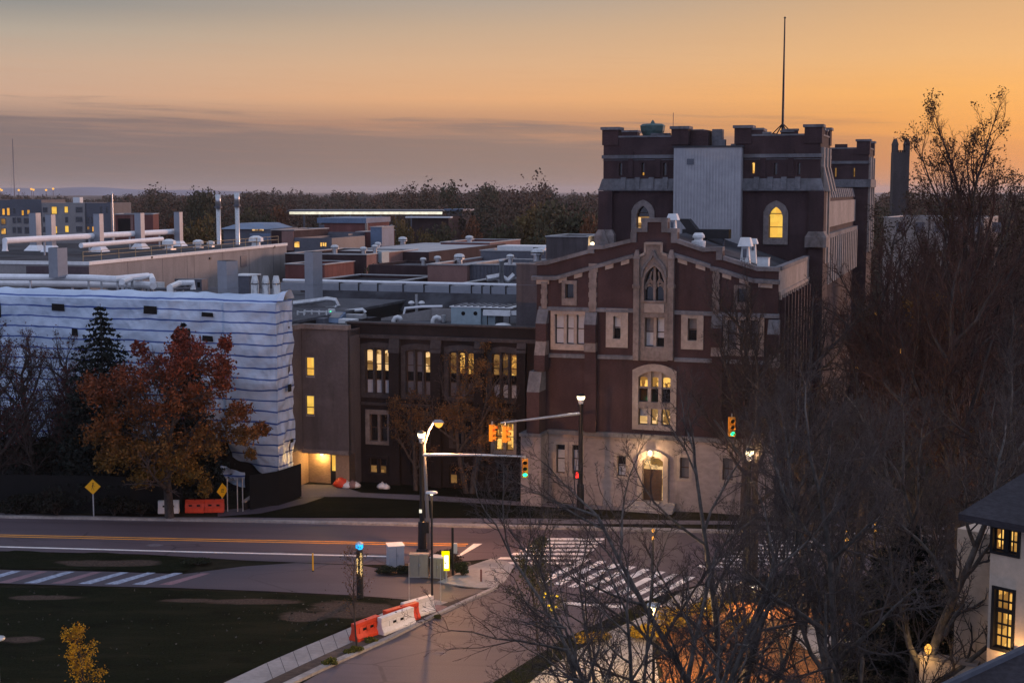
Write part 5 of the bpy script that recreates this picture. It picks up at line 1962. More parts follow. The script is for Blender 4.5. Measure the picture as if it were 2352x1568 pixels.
# ---- middle distance, centre
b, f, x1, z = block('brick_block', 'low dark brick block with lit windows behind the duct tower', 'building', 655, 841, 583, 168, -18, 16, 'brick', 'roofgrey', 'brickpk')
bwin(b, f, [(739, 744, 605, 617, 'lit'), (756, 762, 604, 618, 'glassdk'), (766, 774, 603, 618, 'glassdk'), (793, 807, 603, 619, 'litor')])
q0 = f.hitx(868, 598, x1)
MB().box(x1 + 0.05, x1 + 0.5, q0[0], q0[0] + 2.2, q0[1] - 0.3, q0[1] + 1.0).build('wall_unit', M['teal'], b)
b, f, x1, z = block('brick_block', 'low reddish brick wing tucked left of the duct tower', 'building', 655, 745, 607, 158, -18, 8, 'brickrd')
b, f, x1, z = block('brick_block', 'long low dark brick wing below the pale flat roof', 'building', 847, 985, 608, 150, -18, 10, 'brick', 'roofgrey', cap=False)
b, f, x1, z = block('courtyard_wing', 'lowest brick wing with white edged roof around a dark court', 'building', 690, 880, 648, 137, -20, 13, 'brick', 'roof')
b, f, x1, z = block('pink_block', 'pinkish panelled box with white roof edge beside dark grey cladding', 'building', 982, 1073, 608, 143, -18, 18, 'brickpk', 'roofpale')
b, f, x1, z = block('grey_block', 'dark grey ribbed metal plant block right of the pinkish box', 'building', 1074, 1192, 608, 142.5, -18, 12, 'greymetal', 'roofpale')
mb = MB()
for k in range(14):
    mb.box(x1 * (k + 0.4) / 14, x1 * (k + 0.5) / 14, -0.06, 0.0, 6, z - 0.1)
mb.build('rib', M['greymetal'], b)
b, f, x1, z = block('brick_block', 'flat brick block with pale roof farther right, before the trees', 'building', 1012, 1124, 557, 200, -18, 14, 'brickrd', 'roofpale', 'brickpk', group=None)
x0_, x1_, z0_, z1_ = f.box(1058, 1072, 580, 592)
MB().box(x0_, x1_, -0.05, 0.0, z0_, z1_).build('dark_opening', M['dark'], b)
b, f, x1, z = block('pale_roof_hall', 'low hall with a big pale flat roof in the middle distance', 'building', 770, 985, 576, 178, -18, 30, 'brick', 'roofpale', cap=False, parapet=0.06)
b, f, x1, z = block('grey_block', 'dark grey base block carrying the white air plant', 'building', 1104, 1254, 576, 158, -18, 12, 'greymetal', 'roof')
x0_, x1_, z0_, z1_ = f.box(1134, 1250, 562, 577)
t = thing('air_plant', 'long white rooftop air plant on the dark grey base', 'air handler', f.world(x0_, 1.2, z - 0.3), R(-18))
L = x1_ - x0_
mb = MB().box(0, L, 0, 4, 0, z1_ - z + 0.1)
mb.build('casing', M['whitepaint'], t)
MB().box(L * 0.72, L * 0.82, -0.05, 0.0, 0.35, 0.7).build('grille', M['dark'], t)
MB().hexa([(L * 0.88, -0.9, 0), (L * 0.98, -0.9, 0), (L * 0.98, -0.05, 0), (L * 0.88, -0.05, 0)], [(L * 0.88, -0.5, 0.7), (L * 0.98, -0.5, 0.7), (L * 0.98, -0.05, 0.7), (L * 0.88, -0.05, 0.7)]).build('intake_hood', M['whitepaint'], t)
b, f, x1, z = block('beige_penthouse', 'plain beige penthouse with white edge left of the stepped gable', 'building', 1254.5, 1350, 544, 132, -18, 7, 'beige', 'roofpale', 'beigelt')  # right side panel is paler, painting in its lit face
lp = f.hitx(1355, 560, x1)
MB().lathe([(0.05, 0.15), (0.2, 0.06), (0.2, -0.08), (0.06, -0.15)], (x1 + 0.3, 0.6, f.hit(1355, 560)[1]), 8).build('wall_lamp', M['bulb'], b)
lamp('wall_light', (x1 + 0.6, 0.3, f.hit(1355, 560)[1]), 40, (1, 0.66, 0.3), b, 0.1)
b, f, x1, z = block('stair_tower', 'plain grey beige stair tower against the left side of the gabled building', 'building', 1186, 1236, 607, 108, -18, 9, 'beige', 'roofpale', cap=False)
MB().box(-0.05, x1, -0.05, 0.3, z, z + 0.12).build('coping', M['beigelt'], b)
zz = f.hit(1200, 655)[1]
MB().box(0, x1, -0.02, 0.0, zz, zz + 0.05).build('joint', M['greymetal'], b)
# farther buildings in front of the wood
b, f, x1, z = block('brick_block', 'pinkish brick end block beyond the beige laboratory', 'building', 623, 675, 529, 215, -18, 12, 'brick', 'roofgrey')
x0_, x1_, z0_, z1_ = f.box(648, 675, 531, 575)
MB().box(x0_, x1_, -0.12, 0.0, z0_, z1_).build('pale_bay', M['brickpk'], b)
b, f, x1, z = block('dark_block', 'dark low building with small lit yellow windows beyond the brick blocks', 'building', 676, 762, 546, 212, -18, 12, 'greymetal', 'roof', cap=False)
bwin(b, f, [(676.5, 688, 555, 568, 'lit'), (736, 740, 557, 566, 'lit'), (741.5, 745, 557, 565, 'lit'), (746, 750, 557, 566, 'lit')])
b, f, x1, z = block('brick_block', 'tall dark brick block with blue grey roof band near the wood', 'building', 745, 840, 512, 240, -14, 12, 'brickrd', 'bluemetal', cap=False)
MB().box(-1.2, x1 + 0.2, -0.3, 12.2, z, z + 0.85).build('roof_band', M['bluemetal'], b)
MB().box(x1 - 0.05, x1 + 0.3, -0.25, 0.3, z - 4, z).build('corner_strip', M['stonelt'], b)
b, f, x1, z = block('brick_block', 'lower brick wing stepping down beside the blue stair tower', 'building', 818, 852, 533, 232, -14, 12, 'brickrd')
b, f, x1, z = block('blue_tower', 'narrow blue grey metal stair tower at the end of the brick wings', 'building', 851, 877, 522, 229, -14, 6, 'bluemetal', 'bluemetal', cap=True)
b, f, x1, z = block('blue_building', 'low dark building with a blue roof and lit strip windows before the wood', 'building', 513, 622, 526, 240, -10, 14, 'greymetal', 'bluemetal', cap=False)
MB().hexa([(-0.5, -0.6, z), (x1 * 0.9, -0.6, z), (x1 * 0.9, 14, z), (-0.5, 14, z)], [(1.5, 3, z + 0.9), (x1 * 0.7, 3, z + 0.9), (x1 * 0.7, 11, z + 0.9), (1.5, 11, z + 0.9)]).build('roof_slope', M['bluemetal'], b)
bwin(b, f, [(579, 592, 525.5, 530, 'litpale'), (594, 606, 525.5, 530, 'litpale')])
MB().box(x1 * 0.58, x1, -0.5, 0.0, z - 1.8, z - 0.7).build('canopy', M['bluemetal'], b)
b, f, x1, z = block('terrace_building', 'dark terrace building with glazed balcony front beyond the brick blocks', 'building', 690, 800, 536, 226, -14, 9, 'greymetal', 'roofgrey', cap=False)
MB().box(2, x1 - 2, -1.2, 0.0, z - 2.6, z - 2.3).build('balcony', M['beigelt'], b)

# ---- stadium stand with the bright strip
Y = 345
a0, a1 = at(660, 489, Y), at(1018, 489, Y)
z0, z1 = at(840, 492.5, Y).z, at(840, 486, Y).z
st = thing('stadium_stand', 'far stadium stand whose long roof edge glows as a white strip', 'grandstand', (a0.x, Y, 0))
L = a1.x - a0.x
MB().box(0, L, 0.0, 16, z1, z1 + 0.35).build('roof', M['greymetal'], st)
MB().box(0.5, L - 0.2, -0.12, 0.0, z0 + 0.02, z1 - 0.03).build('light_strip', M['litwhite'], st)
for k in range(9):
    x = 4 + k * (L - 8) / 8
    MB().box(x - 0.2, x + 0.2, 0.2, 0.6, 0, z1).build('post', M['greymetal'], st)
MB().box(0, L, 10, 16, 0, z0 - 4.0).build('terrace', M['greymetal'], st)
t = thing('stand_tower', 'square stair tower with flat cap at the right end of the stadium stand', 'tower', at(1022, 540, Y - 6), R(-30))
o = t.location.copy()
w = 4.2
hh = at(1043, 484, Y - 6).z - o.z
MB().box(0.6, 0.6 + w, 0, w, -14, hh).build('shaft', M['beige'], t)
MB().box(0.1, 1.1 + w, -0.5, w + 0.5, hh, hh + 0.45).build('cap', M['bluemetal'], t)
b, f, x1, z = block('canopy_hall', 'dark hall with a pale canopy roof below the stadium light strip', 'building', 946, 1030, 497, Y - 18, -12, 12, 'brick', 'roofpale', cap=False)
MB().box(-1, x1 + 1, -2.0, 0.0, z - 0.3, z).build('canopy', M['whitepaint'], b)
# parked cars with lights on beneath the stand
def small_car(a, rot, col, lab):
    t = thing('parked_car', lab, 'car', a, rot, 'cars parked by the stadium')
    m = mat('car paint ' + lab[:12], col, 0.3, 0.05, 2)
    mb = MB()
    mb.hexa([(-2.1, -0.85, 0.3), (2.1, -0.85, 0.3), (2.1, 0.85, 0.3), (-2.1, 0.85, 0.3)], [(-2.0, -0.8, 0.85), (2.0, -0.8, 0.85), (2.0, 0.8, 0.85), (-2.0, 0.8, 0.85)])
    mb.build('body', m, t)
    mb = MB()
    mb.hexa([(-1.5, -0.78, 0.85), (1.0, -0.78, 0.85), (1.0, 0.78, 0.85), (-1.5, 0.78, 0.85)], [(-1.1, -0.65, 1.4), (0.5, -0.65, 1.4), (0.5, 0.65, 1.4), (-1.1, 0.65, 1.4)])
    mb.build('cabin', M['glassdk'], t)
    for x in (-1.3, 1.3):
        for y in (-0.8, 0.8):
            MB().tube([(x, y - 0.1, 0.32), (x, y + 0.1, 0.32)], 0.32, 10).build('wheel', M['black'], t)
    for y in (-0.55, 0.55):
        MB().box(2.0, 2.12, y - 0.18, y + 0.18, 0.55, 0.78).build('headlight', M['bulb'], t)
    return t


carlabs = [(763, 'white'), (806, 'silver'), (822, 'pale grey'), (850, 'dark red'), (877, 'cream')]
cols = [(0.6, 0.6, 0.6), (0.4, 0.4, 0.42), (0.5, 0.48, 0.45), (0.2, 0.03, 0.03), (0.6, 0.5, 0.35)]
for (px, cn), cc in zip(carlabs, cols):
    a = at(px, 510, Y - 22)
    small_car((a.x, a.y, a.z - 0.6), R(-80), cc, 'tiny %s car with its lights on under the stadium strip' % cn)
e0, e1 = at(740, 511, Y - 22), at(900, 511, Y - 22)
b = thing('parking_deck', 'low dark parking deck carrying cars under the stadium stand', 'parking deck', (e0.x, Y - 26, 0))
MB().box(0, e1.x - e0.x, 0, 9, 0, e0.z - 0.62).build('deck', M['greymetal'], b)
mb = MB().box(0, e1.x - e0.x, 0, 0.2, e0.z - 0.6, e0.z - 0.3)
mb.build('barrier', M['beige'], b)

# ---- long dark roof block behind with the duct run on it
Ef = Fr(G.world(0, 21), TH)
ex0, ez1 = Ef.hit(690, 677)
ex1 = Ef.hit(1188, 690)[0]
ez1 = Ef.hit(950, 677)[1]
eb = thing('rear_wing', 'long low rear wing with a dark sloping roof that carries the duct run', 'building', Ef.world(ex0, 0), TH)
L = ex1 - ex0
mb = MB()
mb.box(0, L, 0, 10, 0, ez1 - 1.4)
mb.build('wall', M['beigelt'], eb)
mb = MB()
mb.hexa([(0, -0.2, ez1 - 1.4), (L, -0.2, ez1 - 1.4), (L, 10, ez1 - 1.4), (0, 10, ez1 - 1.4)], [(0, 2.2, ez1), (L, 2.2, ez1), (L, 9, ez1), (0, 9, ez1)])
mb.build('roof', M['roof'], eb)
dt = thing('duct_run', 'long pale rectangular duct on dark frames crossing the rear roof', 'duct', Ef.world(ex0, 3.2, ez1), TH)
Zd = ez1
d0 = Ef.hit(950, 673, 3.2)[1] - Zd
d1 = Ef.hit(950, 655, 3.2)[1] - Zd
xs = [Ef.hit(p, 665, 3.2)[0] - ex0 for p in (645, 1187)]
MB().box(xs[0], xs[1], 0, 1.0, d0, d1).build('duct', M['stack'], dt)
MB().tube([(xs[0], 0.5, d1 + 0.18), (xs[1], 0.5, d1 + 0.18)], 0.13, 8).build('pipe_run', M['pipe'], dt)
for px in (780, 824, 868, 926, 974, 1033, 1083, 1107, 1127, 1162):
    x = Ef.hit(px, 665, 3.2)[0] - ex0
    mb = MB().box(x - 0.05, x + 0.05, -0.06, 0.0, d0 - 0.35, d1 + 0.12)
    mb.box(x - 0.05, x + 0.05, -0.06, 1.1, d1 + 0.02, d1 + 0.1)
    mb.box(x - 0.04, x + 0.04, 0.1, 0.2, 0, d0)
    mb.build('frame', M['black'], dt)
for (px, lab) in ((957, 0), (1033, 0), (1067, 0)):
    pass

# ---- plant on the dark building's roof
rz = D0.hit(1000, 748)[1] - 0.5


def droof(px, py):
    return gp(px, py, rz)


a = droof(1036, 746)
f = Fr((a.x, a.y), TH)
ah = thing('air_handler', 'large pale teal air handler with slatted top and two round ports', 'air handler', a, TH)
w1 = f.hit(1104, 730)[0]
h1 = f.hit(1070, 706)[1] - rz
MB().box(0, w1, 0, 2.6, 0, h1).build('cabinet', M['teal'], ah)
w2 = f.hit(1134, 730)[0]
MB().box(w1, w2, 0.35, 2.4, 0, h1 - 0.35).build('cabinet', M['teal'], ah)
w3 = f.hit(1178, 700)[0]
mb = MB()
mb.box(-0.1, w3, -0.05, 2.9, h1, h1 + 0.08)
ta = mb.build('top_panel', M['whitepaint'], ah)
mb = MB()
for k in range(9):
    x = 0.25 + k * (w3 - 0.4) / 9
    mb.box(x, x + 0.12, 0.0, 2.85, h1 + 0.08, h1 + 0.16)
mb.build('slat', M['greymetal'], ta)
for px in (1064, 1092):
    x, zz = f.hit(px, 719.5)
    MB().tube([(x, -0.03, zz - rz), (x, 0.04, zz - rz)], 0.16, 14).build('port', M['dark'], ah)
x0, x1, z0, z1 = f.box(1110, 1172, 712, 725, -0.2)
mb = MB().box(x0, x1, -0.25, 0.9, z0 - rz, z1 - rz)
x4, x5, z4, z5 = f.box(1172, 1192, 714, 724, -0.2)
mb.box(x1, x5 + 0.2, -0.1, 0.7, z4 - rz, z5 - rz)
x6, x7, z6_, z7 = f.box(1190, 1206, 714, 748, -0.2)
mb.box(x6, x7, -0.15, 0.75, 0, z5 - rz)
mb.build('supply_duct', M['whitepaint'], ah)
for x in (x0 + 0.3, x1 - 0.1):
    MB().box(x, x + 0.07, -0.2, -0.13, 0, z0 - rz).build('duct_leg', M['black'], ah)
# goosenecks
pr = None
for (px, lab) in ((904, 'white gooseneck vent nearest the dark roof\'s left end'), (994, 'white gooseneck vent close to the teal air handler')):
    a = droof(px, 746)
    if pr is None:
        t = thing('gooseneck_vent', lab, 'roof vent', a, 0, 'white gooseneck vents')
        MB().tube([(0, 0, 0), (0, 0, 0.35), (0.12, 0, 0.55), (0.32, 0, 0.62), (0.52, 0, 0.55), (0.6, 0, 0.36)], 0.17, 10).build('bent_duct', M['whitepaint'], t, smooth=True)
        MB().box(-0.3, 0.3, -0.3, 0.3, 0, 0.1).build('kerb_base', M['galv'], t)
        pr = t
    else:
        dup(pr, a, 0.2, lab)
a = droof(1155, 752)
t = thing('roof_vent', 'white dome vent low in front of the teal air handler', 'roof vent', a)
MB().lathe([(0.75, 0.0), (0.72, 0.12), (0.5, 0.3), (0.15, 0.36)], (0, 0, 0), 12).build('dome', M['whitepaint'], t, smooth=True)
MB().lathe([(0.8, -0.05), (0.8, 0.05)], (0, 0, 0), 12).build('kerb_base', M['galv'], t)
a = droof(1019, 741)
t = thing('roof_vent', 'small round can vent left of the teal air handler', 'roof vent', a)
MB().lathe([(0.14, 0), (0.14, 0.5), (0.18, 0.52), (0.18, 0.62)], (0, 0, 0), 10).build('can', M['galv'], t)
MB().lathe([(0.26, -0.02), (0.26, 0.06)], (0, 0, 0), 10).build('kerb_base', M['roof'], t)
a = droof(957, 730)
t = thing('roof_mast', 'pole with two white dish caps standing on the dark roof', 'mast', a)
hm = at(957, 676, a.y).z - rz
MB().tube([(0, 0, 0), (0, 0, hm)], 0.12, 8).build('pole', M['galv'], t)
for s in (-1, 1):
    MB().lathe([(0.08, -0.12), (0.28, 0.02), (0.22, 0.16), (0.05, 0.22)], (s * 0.42, -0.1, hm * 0.62), 10).build('dish_cap', M['whitepaint'], t)
# pinkish sloping kerb panels of a sunken skylight well
a = droof(838, 741)
f = Fr((a.x, a.y), TH)
t = thing('roof_curb', 'pinkish sloping curb around a roof well on the dark building', 'roof curb', a, TH)
L = f.hit(955, 735)[0]
mb = MB()
mb.hexa([(0, 0, 0), (L, 3.6, 0), (L, 3.8, 0), (0, 0.2, 0)], [(0, 0, 0.12), (L, 3.6, 0.95), (L, 3.8, 0.95), (0, 0.2, 0.12)])
mb.build('curb_panel', M['beigelt'], t)
mb = MB().box(L, L + 3.2, 3.4, 3.6, 0, 1.0)
mb.build('curb_panel', M['beigelt'], t)
f2 = Fr((droof(925, 733).x, droof(925, 733).y), TH)
o = droof(925, 733)
w = [Vector((0, 0, 0)), Vector((0.2, 0, 0.9)), Vector((1.6, 0.3, 1.0)), Vector((3.2, 0.6, 1.0))]
pipe('bent_pipe', 'white bent pipe frame between the roof mast and the teal air handler', [o + q for q in w], 0.11)
# dark skylight, white frames and coiled duct at the left end
a = gp(765, 740, A.hit(750, 753)[1] - 0.2)
t = thing('skylight', 'dark framed skylight box on the beige annex roof', 'skylight', a, TH)
MB().hexa([(-0.75, -0.4, 0), (0.75, -0.4, 0), (0.75, 0.9, 0), (-0.75, 0.9, 0)], [(-0.7, -0.1, 0.35), (0.7, -0.1, 0.35), (0.7, 0.9, 0.75), (-0.7, 0.9, 0.75)]).build('frame', M['bluemetal'], t)
mb = MB()
mb.poly([(-0.55, -0.1, 0.375), (0.55, -0.1, 0.375), (0.55, 0.8, 0.735), (-0.55, 0.8, 0.735)])
mb.build('pane', M['beigelt'], t)
azr = A.hit(750, 753)[1] - 0.2
a = gp(684, 742, azr)
for i, (px, py, lab) in enumerate(((700, 739, 'white lattice frame in front of the coiled duct on the annex roof'), (684, 741, 'white lattice frame against the sheeting corner on the annex roof'))):
    a = gp(px, py, azr)
    t = thing('lattice_frame', lab, 'frame', a, TH, 'white lattice frames')
    mb = MB()
    Lf = 1.9 if i == 0 else 0.55
    for k in range(4 if i == 0 else 2):
        x = Lf * k / (3 if i == 0 else 1)
        mb.box(x - 0.05, x + 0.05, -0.05, 0.05, 0, 0.95)
    for zz in (0.12, 0.85):
        mb.bar((0, 0, zz), (Lf, 0, zz), 0.09)
    mb.build('posts_and_rails', M['whitepaint'], t)
    mb = MB()
    for k in range(3 if i == 0 else 1):
        mb.bar((Lf * k / 3, 0.02, 0.15), (Lf * (k + 1) / 3, 0.02, 0.82), 0.05)
    mb.build('brace', M['galv'], t)
o = gp(690, 722, azr)
pts = [o + Vector(p) for p in ((-0.6, 0, 0.9), (1.2, 0.2, 1.1), (2.2, 0.3, 1.25), (2.9, 0.3, 1.15), (3.1, 0.3, 0.75), (2.8, 0.3, 0.45), (2.1, 0.2, 0.4))]
pipe('bent_duct', 'shiny coiled steel duct bending round on the annex roof', pts, 0.24, 'galv')
o = gp(770, 728, azr)
pipe('bent_duct', 'second steel duct lying low right of the coil', [o, o + Vector((0.6, 0, 0.4)), o + Vector((2.2, 0.4, 0.55)), o + Vector((2.4, 0.4, 0.3))], 0.2, 'galv')
a = gp(762, 735, azr)
t = thing('control_box', 'white control box with a green indicator light on the annex roof', 'control box', a, TH)
MB().box(-0.25, 0.25, -0.15, 0.15, 0.2, 0.9).build('casing', M['whitepaint'], t)
MB().box(-0.08, 0.04, -0.18, -0.15, 0.6, 0.72).build('indicator', M['ledge'], t)
MB().box(-0.04, 0.04, -0.04, 0.04, 0, 0.2).build('leg', M['galv'], t)
for (px, py, w_, h_, mm, lab) in ((815, 733, 1.6, 0.4, 'roofpale', 'flat pale roof hatch left of the curb'), (735, 745, 1.0, 0.5, 'greymetal', 'dark low roof unit left of the skylight'),
                                  (800, 744, 1.3, 0.4, 'whitepaint', 'low white unit beside the skylight')):
    a = gp(px, py, azr)
    t = thing('roof_unit', lab, 'roof unit', a, TH)
    MB().box(-w_ / 2, w_ / 2, -0.4, 0.5, 0.08, h_).build('casing', M[mm], t)
    MB().box(-w_ / 2 - 0.1, w_ / 2 + 0.1, -0.5, 0.6, 0, 0.08).build('kerb_base', M['roof'], t)
# mid-roof vents on the blocks beyond
proto = None
for (px, py, Y, s, lab) in ((1055, 603, 150, 1.2, 'silver mushroom vent above the pinkish box'), (1005, 601, 152, 0.8, 'smaller silver vent left of the mushroom vent'), (972, 603, 154, 0.7, 'smallest silver vent above the long brick wing'),
                            (835, 580, 172, 0.9, 'white roof cap on the dark brick block, near its right end'), (861, 574, 172, 0.8, 'white roof cap farther right on the brick block'), (769, 577, 172, 1.0, 'white double roof cap left on the brick block'),
                            (925, 560, 205, 1.3, 'teal box vent on the big pale roof'), (868, 568, 190, 0.9, 'white post vent on the pale roof edge'), (1172, 598, 145, 0.8, 'white bottle shaped vent on the dark grey block'), (1234, 594, 140, 1.3, 'white box hood by the stair tower'),
                            (1078, 556, 205, 1.2, 'round white dome on the farther brick roof'), (1150, 650, 132, 0.9, 'steel can on the roof beside the stair tower')):
    a = at(px, py, Y)
    if proto is None:
        t = thing('roof_vent', lab, 'roof vent', a, 0, 'small roof vents in the middle distance')
        MB().lathe([(0.35, -2.5), (0.35, 0.3), (0.6, 0.34), (0.6, 0.5), (0.4, 0.52), (0.62, 0.62), (0.5, 0.85), (0.2, 0.95)], (0, 0, 0), 10).build('vent_hood', M['galv'], t)
        proto = t
    else:
        dup(proto, a, 0.4, lab, s / 1.2)
# twisted steel ducting near the stair tower
o = at(1118, 640, 128)
pipe('bent_duct', 'crumpled silver duct climbing the roof left of the stair tower', [o, o + Vector((1.2, 0.3, 0.2)), o + Vector((1.9, 0.3, -0.2)), o + Vector((2.5, 0.4, 0.3))], 0.3, 'galv')
o = at(1152, 650, 128)
t = thing('steel_flue', 'upright silver flue left of the stair tower', 'flue', o)
MB().lathe([(0.22, -1.5), (0.22, 1.9), (0.28, 1.92), (0.28, 2.1)], (0, 0, 0), 10).build('flue', M['galv'], t, smooth=True)
MB().lathe([(0.4, -1.5), (0.3, -1.2)], (0, 0, 0), 10).build('base_collar', M['greymetal'], t)
b, f, x1, z = block('low_wing', 'low flat wing holding the silver ducts between rear wing and stair tower', 'building', 1060, 1190, 652, 129, -18, 9, 'beige', 'roof')

# ---- vents on the gabled building's dark roof
def lampshade(px, pbase, ptop, lw, lab, sc=1.0):
    lx, lz = G.hit(px, pbase, lw)
    a = G.world(lx, lw, lz)
    h = G.hit(px, ptop, lw)[1] - lz
    t = thing('roof_ventilator', lab, 'roof vent', a, TH, 'white roof ventilators')
    b0, b1 = 0.36 * sc, 0.2 * sc
    mb = MB().hexa([(-b0, -b0, -1.2), (b0, -b0, -1.2), (b0, b0, -1.2), (-b0, b0, -1.2)], [(-b1, -b1, h * 0.62), (b1, -b1, h * 0.62), (b1, b1, h * 0.62), (-b1, b1, h * 0.62)])
    mb.build('base', M['whitepaint'], t)
    c0, c1 = 0.42 * sc, 0.28 * sc
    MB().hexa([(-c0, -c0, h * 0.6), (c0, -c0, h * 0.6), (c0, c0, h * 0.6), (-c0, c0, h * 0.6)], [(-c1, -c1, h), (c1, -c1, h), (c1, c1, h), (-c1, c1, h)]).build('hood', M['whitepaint'], t)
    MB().box(-0.1 * sc, 0.1 * sc, -b0 - 0.02, 0, h * 0.12, h * 0.5).build('slot', M['greymetal'], t)
    return t


lampshade(1545.5, 527, 491, 4.0, 'two tier white ventilator right beside the gable top', 1.0)
lampshade(1712, 596, 545.5, 3.2, 'tallest white ventilator on the right roof slope', 1.15)
lampshade(1730, 578, 548, 7.0, 'small white ventilator behind the tallest one', 0.8)
lx, lz = G.hit(1604.5, 561, 3.2)
t = thing('roof_ventilator', 'squat stacked white vent midway along the right roof slope', 'roof vent', G.world(lx, 3.2, lz), TH)
MB().lathe([(0.45, -0.4), (0.5, 0.12), (0.5, 0.22), (0.3, 0.26)], (0, 0, 0), 12).build('base', M['whitepaint'], t)
MB().lathe([(0.3, 0.26), (0.3, 0.42), (0.42, 0.46), (0.42, 0.62), (0.28, 0.8)], (0, 0, 0), 12).build('hood', M['whitepaint'], t)
lx, lz = G.hit(1753, 604, 2.6)
t = thing('roof_unit', 'low pale box vent near the right eave of the gabled roof', 'roof unit', G.world(lx, 2.6, lz), TH)
MB().box(-0.38, 0.38, -0.3, 0.5, -0.3, 0.34).build('casing', M['whitepaint'], t)
MB().box(-0.42, 0.42, -0.34, 0.54, 0.34, 0.38).build('lid', M['galv'], t)
x0, x1, z0, z1 = G.box(1567, 1674, 527, 548, 11)
t = thing('black_duct', 'black rectangular duct crossing the roof before the pale lift shaft', 'duct', G.world(x0, 11, z0), TH)
MB().box(0, x1 - x0, 0, 1.1, 0, z1 - z0).build('duct', M['black'], t)
q = G.box(1562, 1586, 503, 528, 11)
MB().hexa([(0.3, 0, z1 - z0), (1.1, 0, z1 - z0), (1.1, 1.1, z1 - z0), (0.3, 1.1, z1 - z0)], [(-0.3, 0, q[3] - z0), (0.45, 0, q[3] - z0), (0.45, 1.1, q[3] - z0), (-0.3, 1.1, q[3] - z0)]).build('riser', M['black'], t)
for k in range(3):
    x = 0.5 + k * (x1 - x0 - 1) / 2
    MB().box(x, x + 0.1, 0.4, 0.5, -2.0, 0).build('duct_leg', M['greymetal'], t)

# ---- on top of the castle: copper cupola, mast, flagpole
cx, cz = K.hit(1499, 318, 2.6)
t = thing('copper_cupola', 'green copper ventilator cupola with pointed lid on the left castle tower', 'cupola', K.world(cx, 2.6, zf - 1.0), TH)
hb = K.hit(1499, 290, 2.6)[1] - (zf - 1.0)
ht = K.hit(1499, 279, 2.6)[1] - (zf - 1.0)
MB().lathe([(0.75, 0), (0.75, hb * 0.55), (0.98, hb * 0.8), (1.04, hb)], (0, 0, 0), 8).build('drum', M['copper'], t)
MB().lathe([(1.08, hb), (0.86, hb + (ht - hb) * 0.45), (0.2, hb + (ht - hb) * 0.55), (0.12, ht), (0.02, ht + 0.12)], (0, 0, 0), 8).build('lid', M['copper'], t)
cx, cz = K.hit(1548.5, 290, 1.0)
t = thing('thin_mast', 'hair thin aerial on the corner of the left castle tower', 'mast', K.world(cx, 0.6, cz - 0.2), TH)
MB().tube([(0, 0, 0), (0, 0, 1.25)], 0.03, 5).build('rod', M['black'], t)
MB().lathe([(0.08, 0), (0.05, 0.12)], (0, 0, 0), 6).build('foot', M['black'], t)
cx, cz = K.hit(1797.5, 312, 3.5)
zb = zf - 0.15
t = thing('flagpole', 'tall dark flagpole on tripod legs above the right castle tower', 'flagpole', K.world(cx, 3.5, zb), TH)
hp_ = K.hit(1798, 44, 3.5)[1] - zb
MB().tube([(0, 0, 0), (0, 0, hp_ * 0.35), (0, 0, hp_)], [0.115, 0.095, 0.055], 8).build('pole', M['black'], t)
MB().lathe([(0.02, -0.1), (0.11, 0), (0.02, 0.1)], (0, 0, hp_ + 0.08), 8).build('ball', M['black'], t)
zj = K.hit(1798, 284, 3.5)[1] - zb
for an in (0.2, 2.3, 3.3, 5.2):
    MB().tube([(0, 0, zj), (1.25 * math.cos(an), 1.0 * math.sin(an), 0)], 0.05, 6).build('stay', M['black'], t)
cx, cz = K.hit(1598, 318, 5.0)
t = thing('roof_unit', 'pale mechanical units between the castle towers', 'roof unit', K.world(cx, 4.6, zh - 0.4), TH)
MB().box(-1.2, 0.2, 0, 1.2, 0, cz - zh + 0.9).build('casing', M['stack'], t)
MB().lathe([(0.55, 0), (0.55, cz - zh + 0.6), (0.3, cz - zh + 0.7)], (1.0, 0.6, 0), 10).build('fan_drum', M['galv'], t)

# ---- gothic tower and lavender lit hall far right behind the trees
Y = 330
a = at(2051, 400, Y)
w = (2087 - 2051) / F * Y
t = thing('gothic_tower', 'dark distant tower with four pointed pinnacles seen through the branches', 'tower', (a.x, Y, 0), R(-6))
zt_ = at(2069, 350, Y).z
MB().box(0, w, 0, w, 0, zt_).build('shaft', M['stonedk'], t)
for (x, y) in ((0.1, 0.1), (w - 0.9, 0.1), (0.1, w - 0.9), (w - 0.9, w - 0.9)):
    zp = at(2055, 322, Y).z - zt_
    mb = MB().box(x, x + 0.95, y, y + 0.95, zt_ - 1, zt_ + zp * 0.6)
    mb.hexa([(x - 0.1, y - 0.1, zt_ + zp * 0.6), (x + 1.05, y - 0.1, zt_ + zp * 0.6), (x + 1.05, y + 1.05, zt_ + zp * 0.6), (x - 0.1, y + 1.05, zt_ + zp * 0.6)],
            [(x + 0.35, y + 0.35, zt_ + zp * 1.15), (x + 0.6, y + 0.35, zt_ + zp * 1.15), (x + 0.6, y + 0.6, zt_ + zp * 1.15), (x + 0.35, y + 0.6, zt_ + zp * 1.15)])
    mb.build('pinnacle', M['stonedk'], t)
mb = MB()
for k in range(4):
    mb.box(0.9 + k * (w - 1.8) / 4, 0.9 + k * (w - 1.8) / 4 + 0.35, -0.05, 0.3, zt_, zt_ + 0.5)
mb.build('parapet', M['brickdk'], t)
b, f, x1, z = block('pale_hall', 'pale hall glimmering lavender behind the tangled bare branches', 'building', 2030, 2260, 500, 240, -25, 20, 'stonelt', 'roofgrey', 'stonelt')
bwin(b, f, [(2060 + k * 44, 2078 + k * 44, 512, 532, 'blinddk') for k in range(6)])

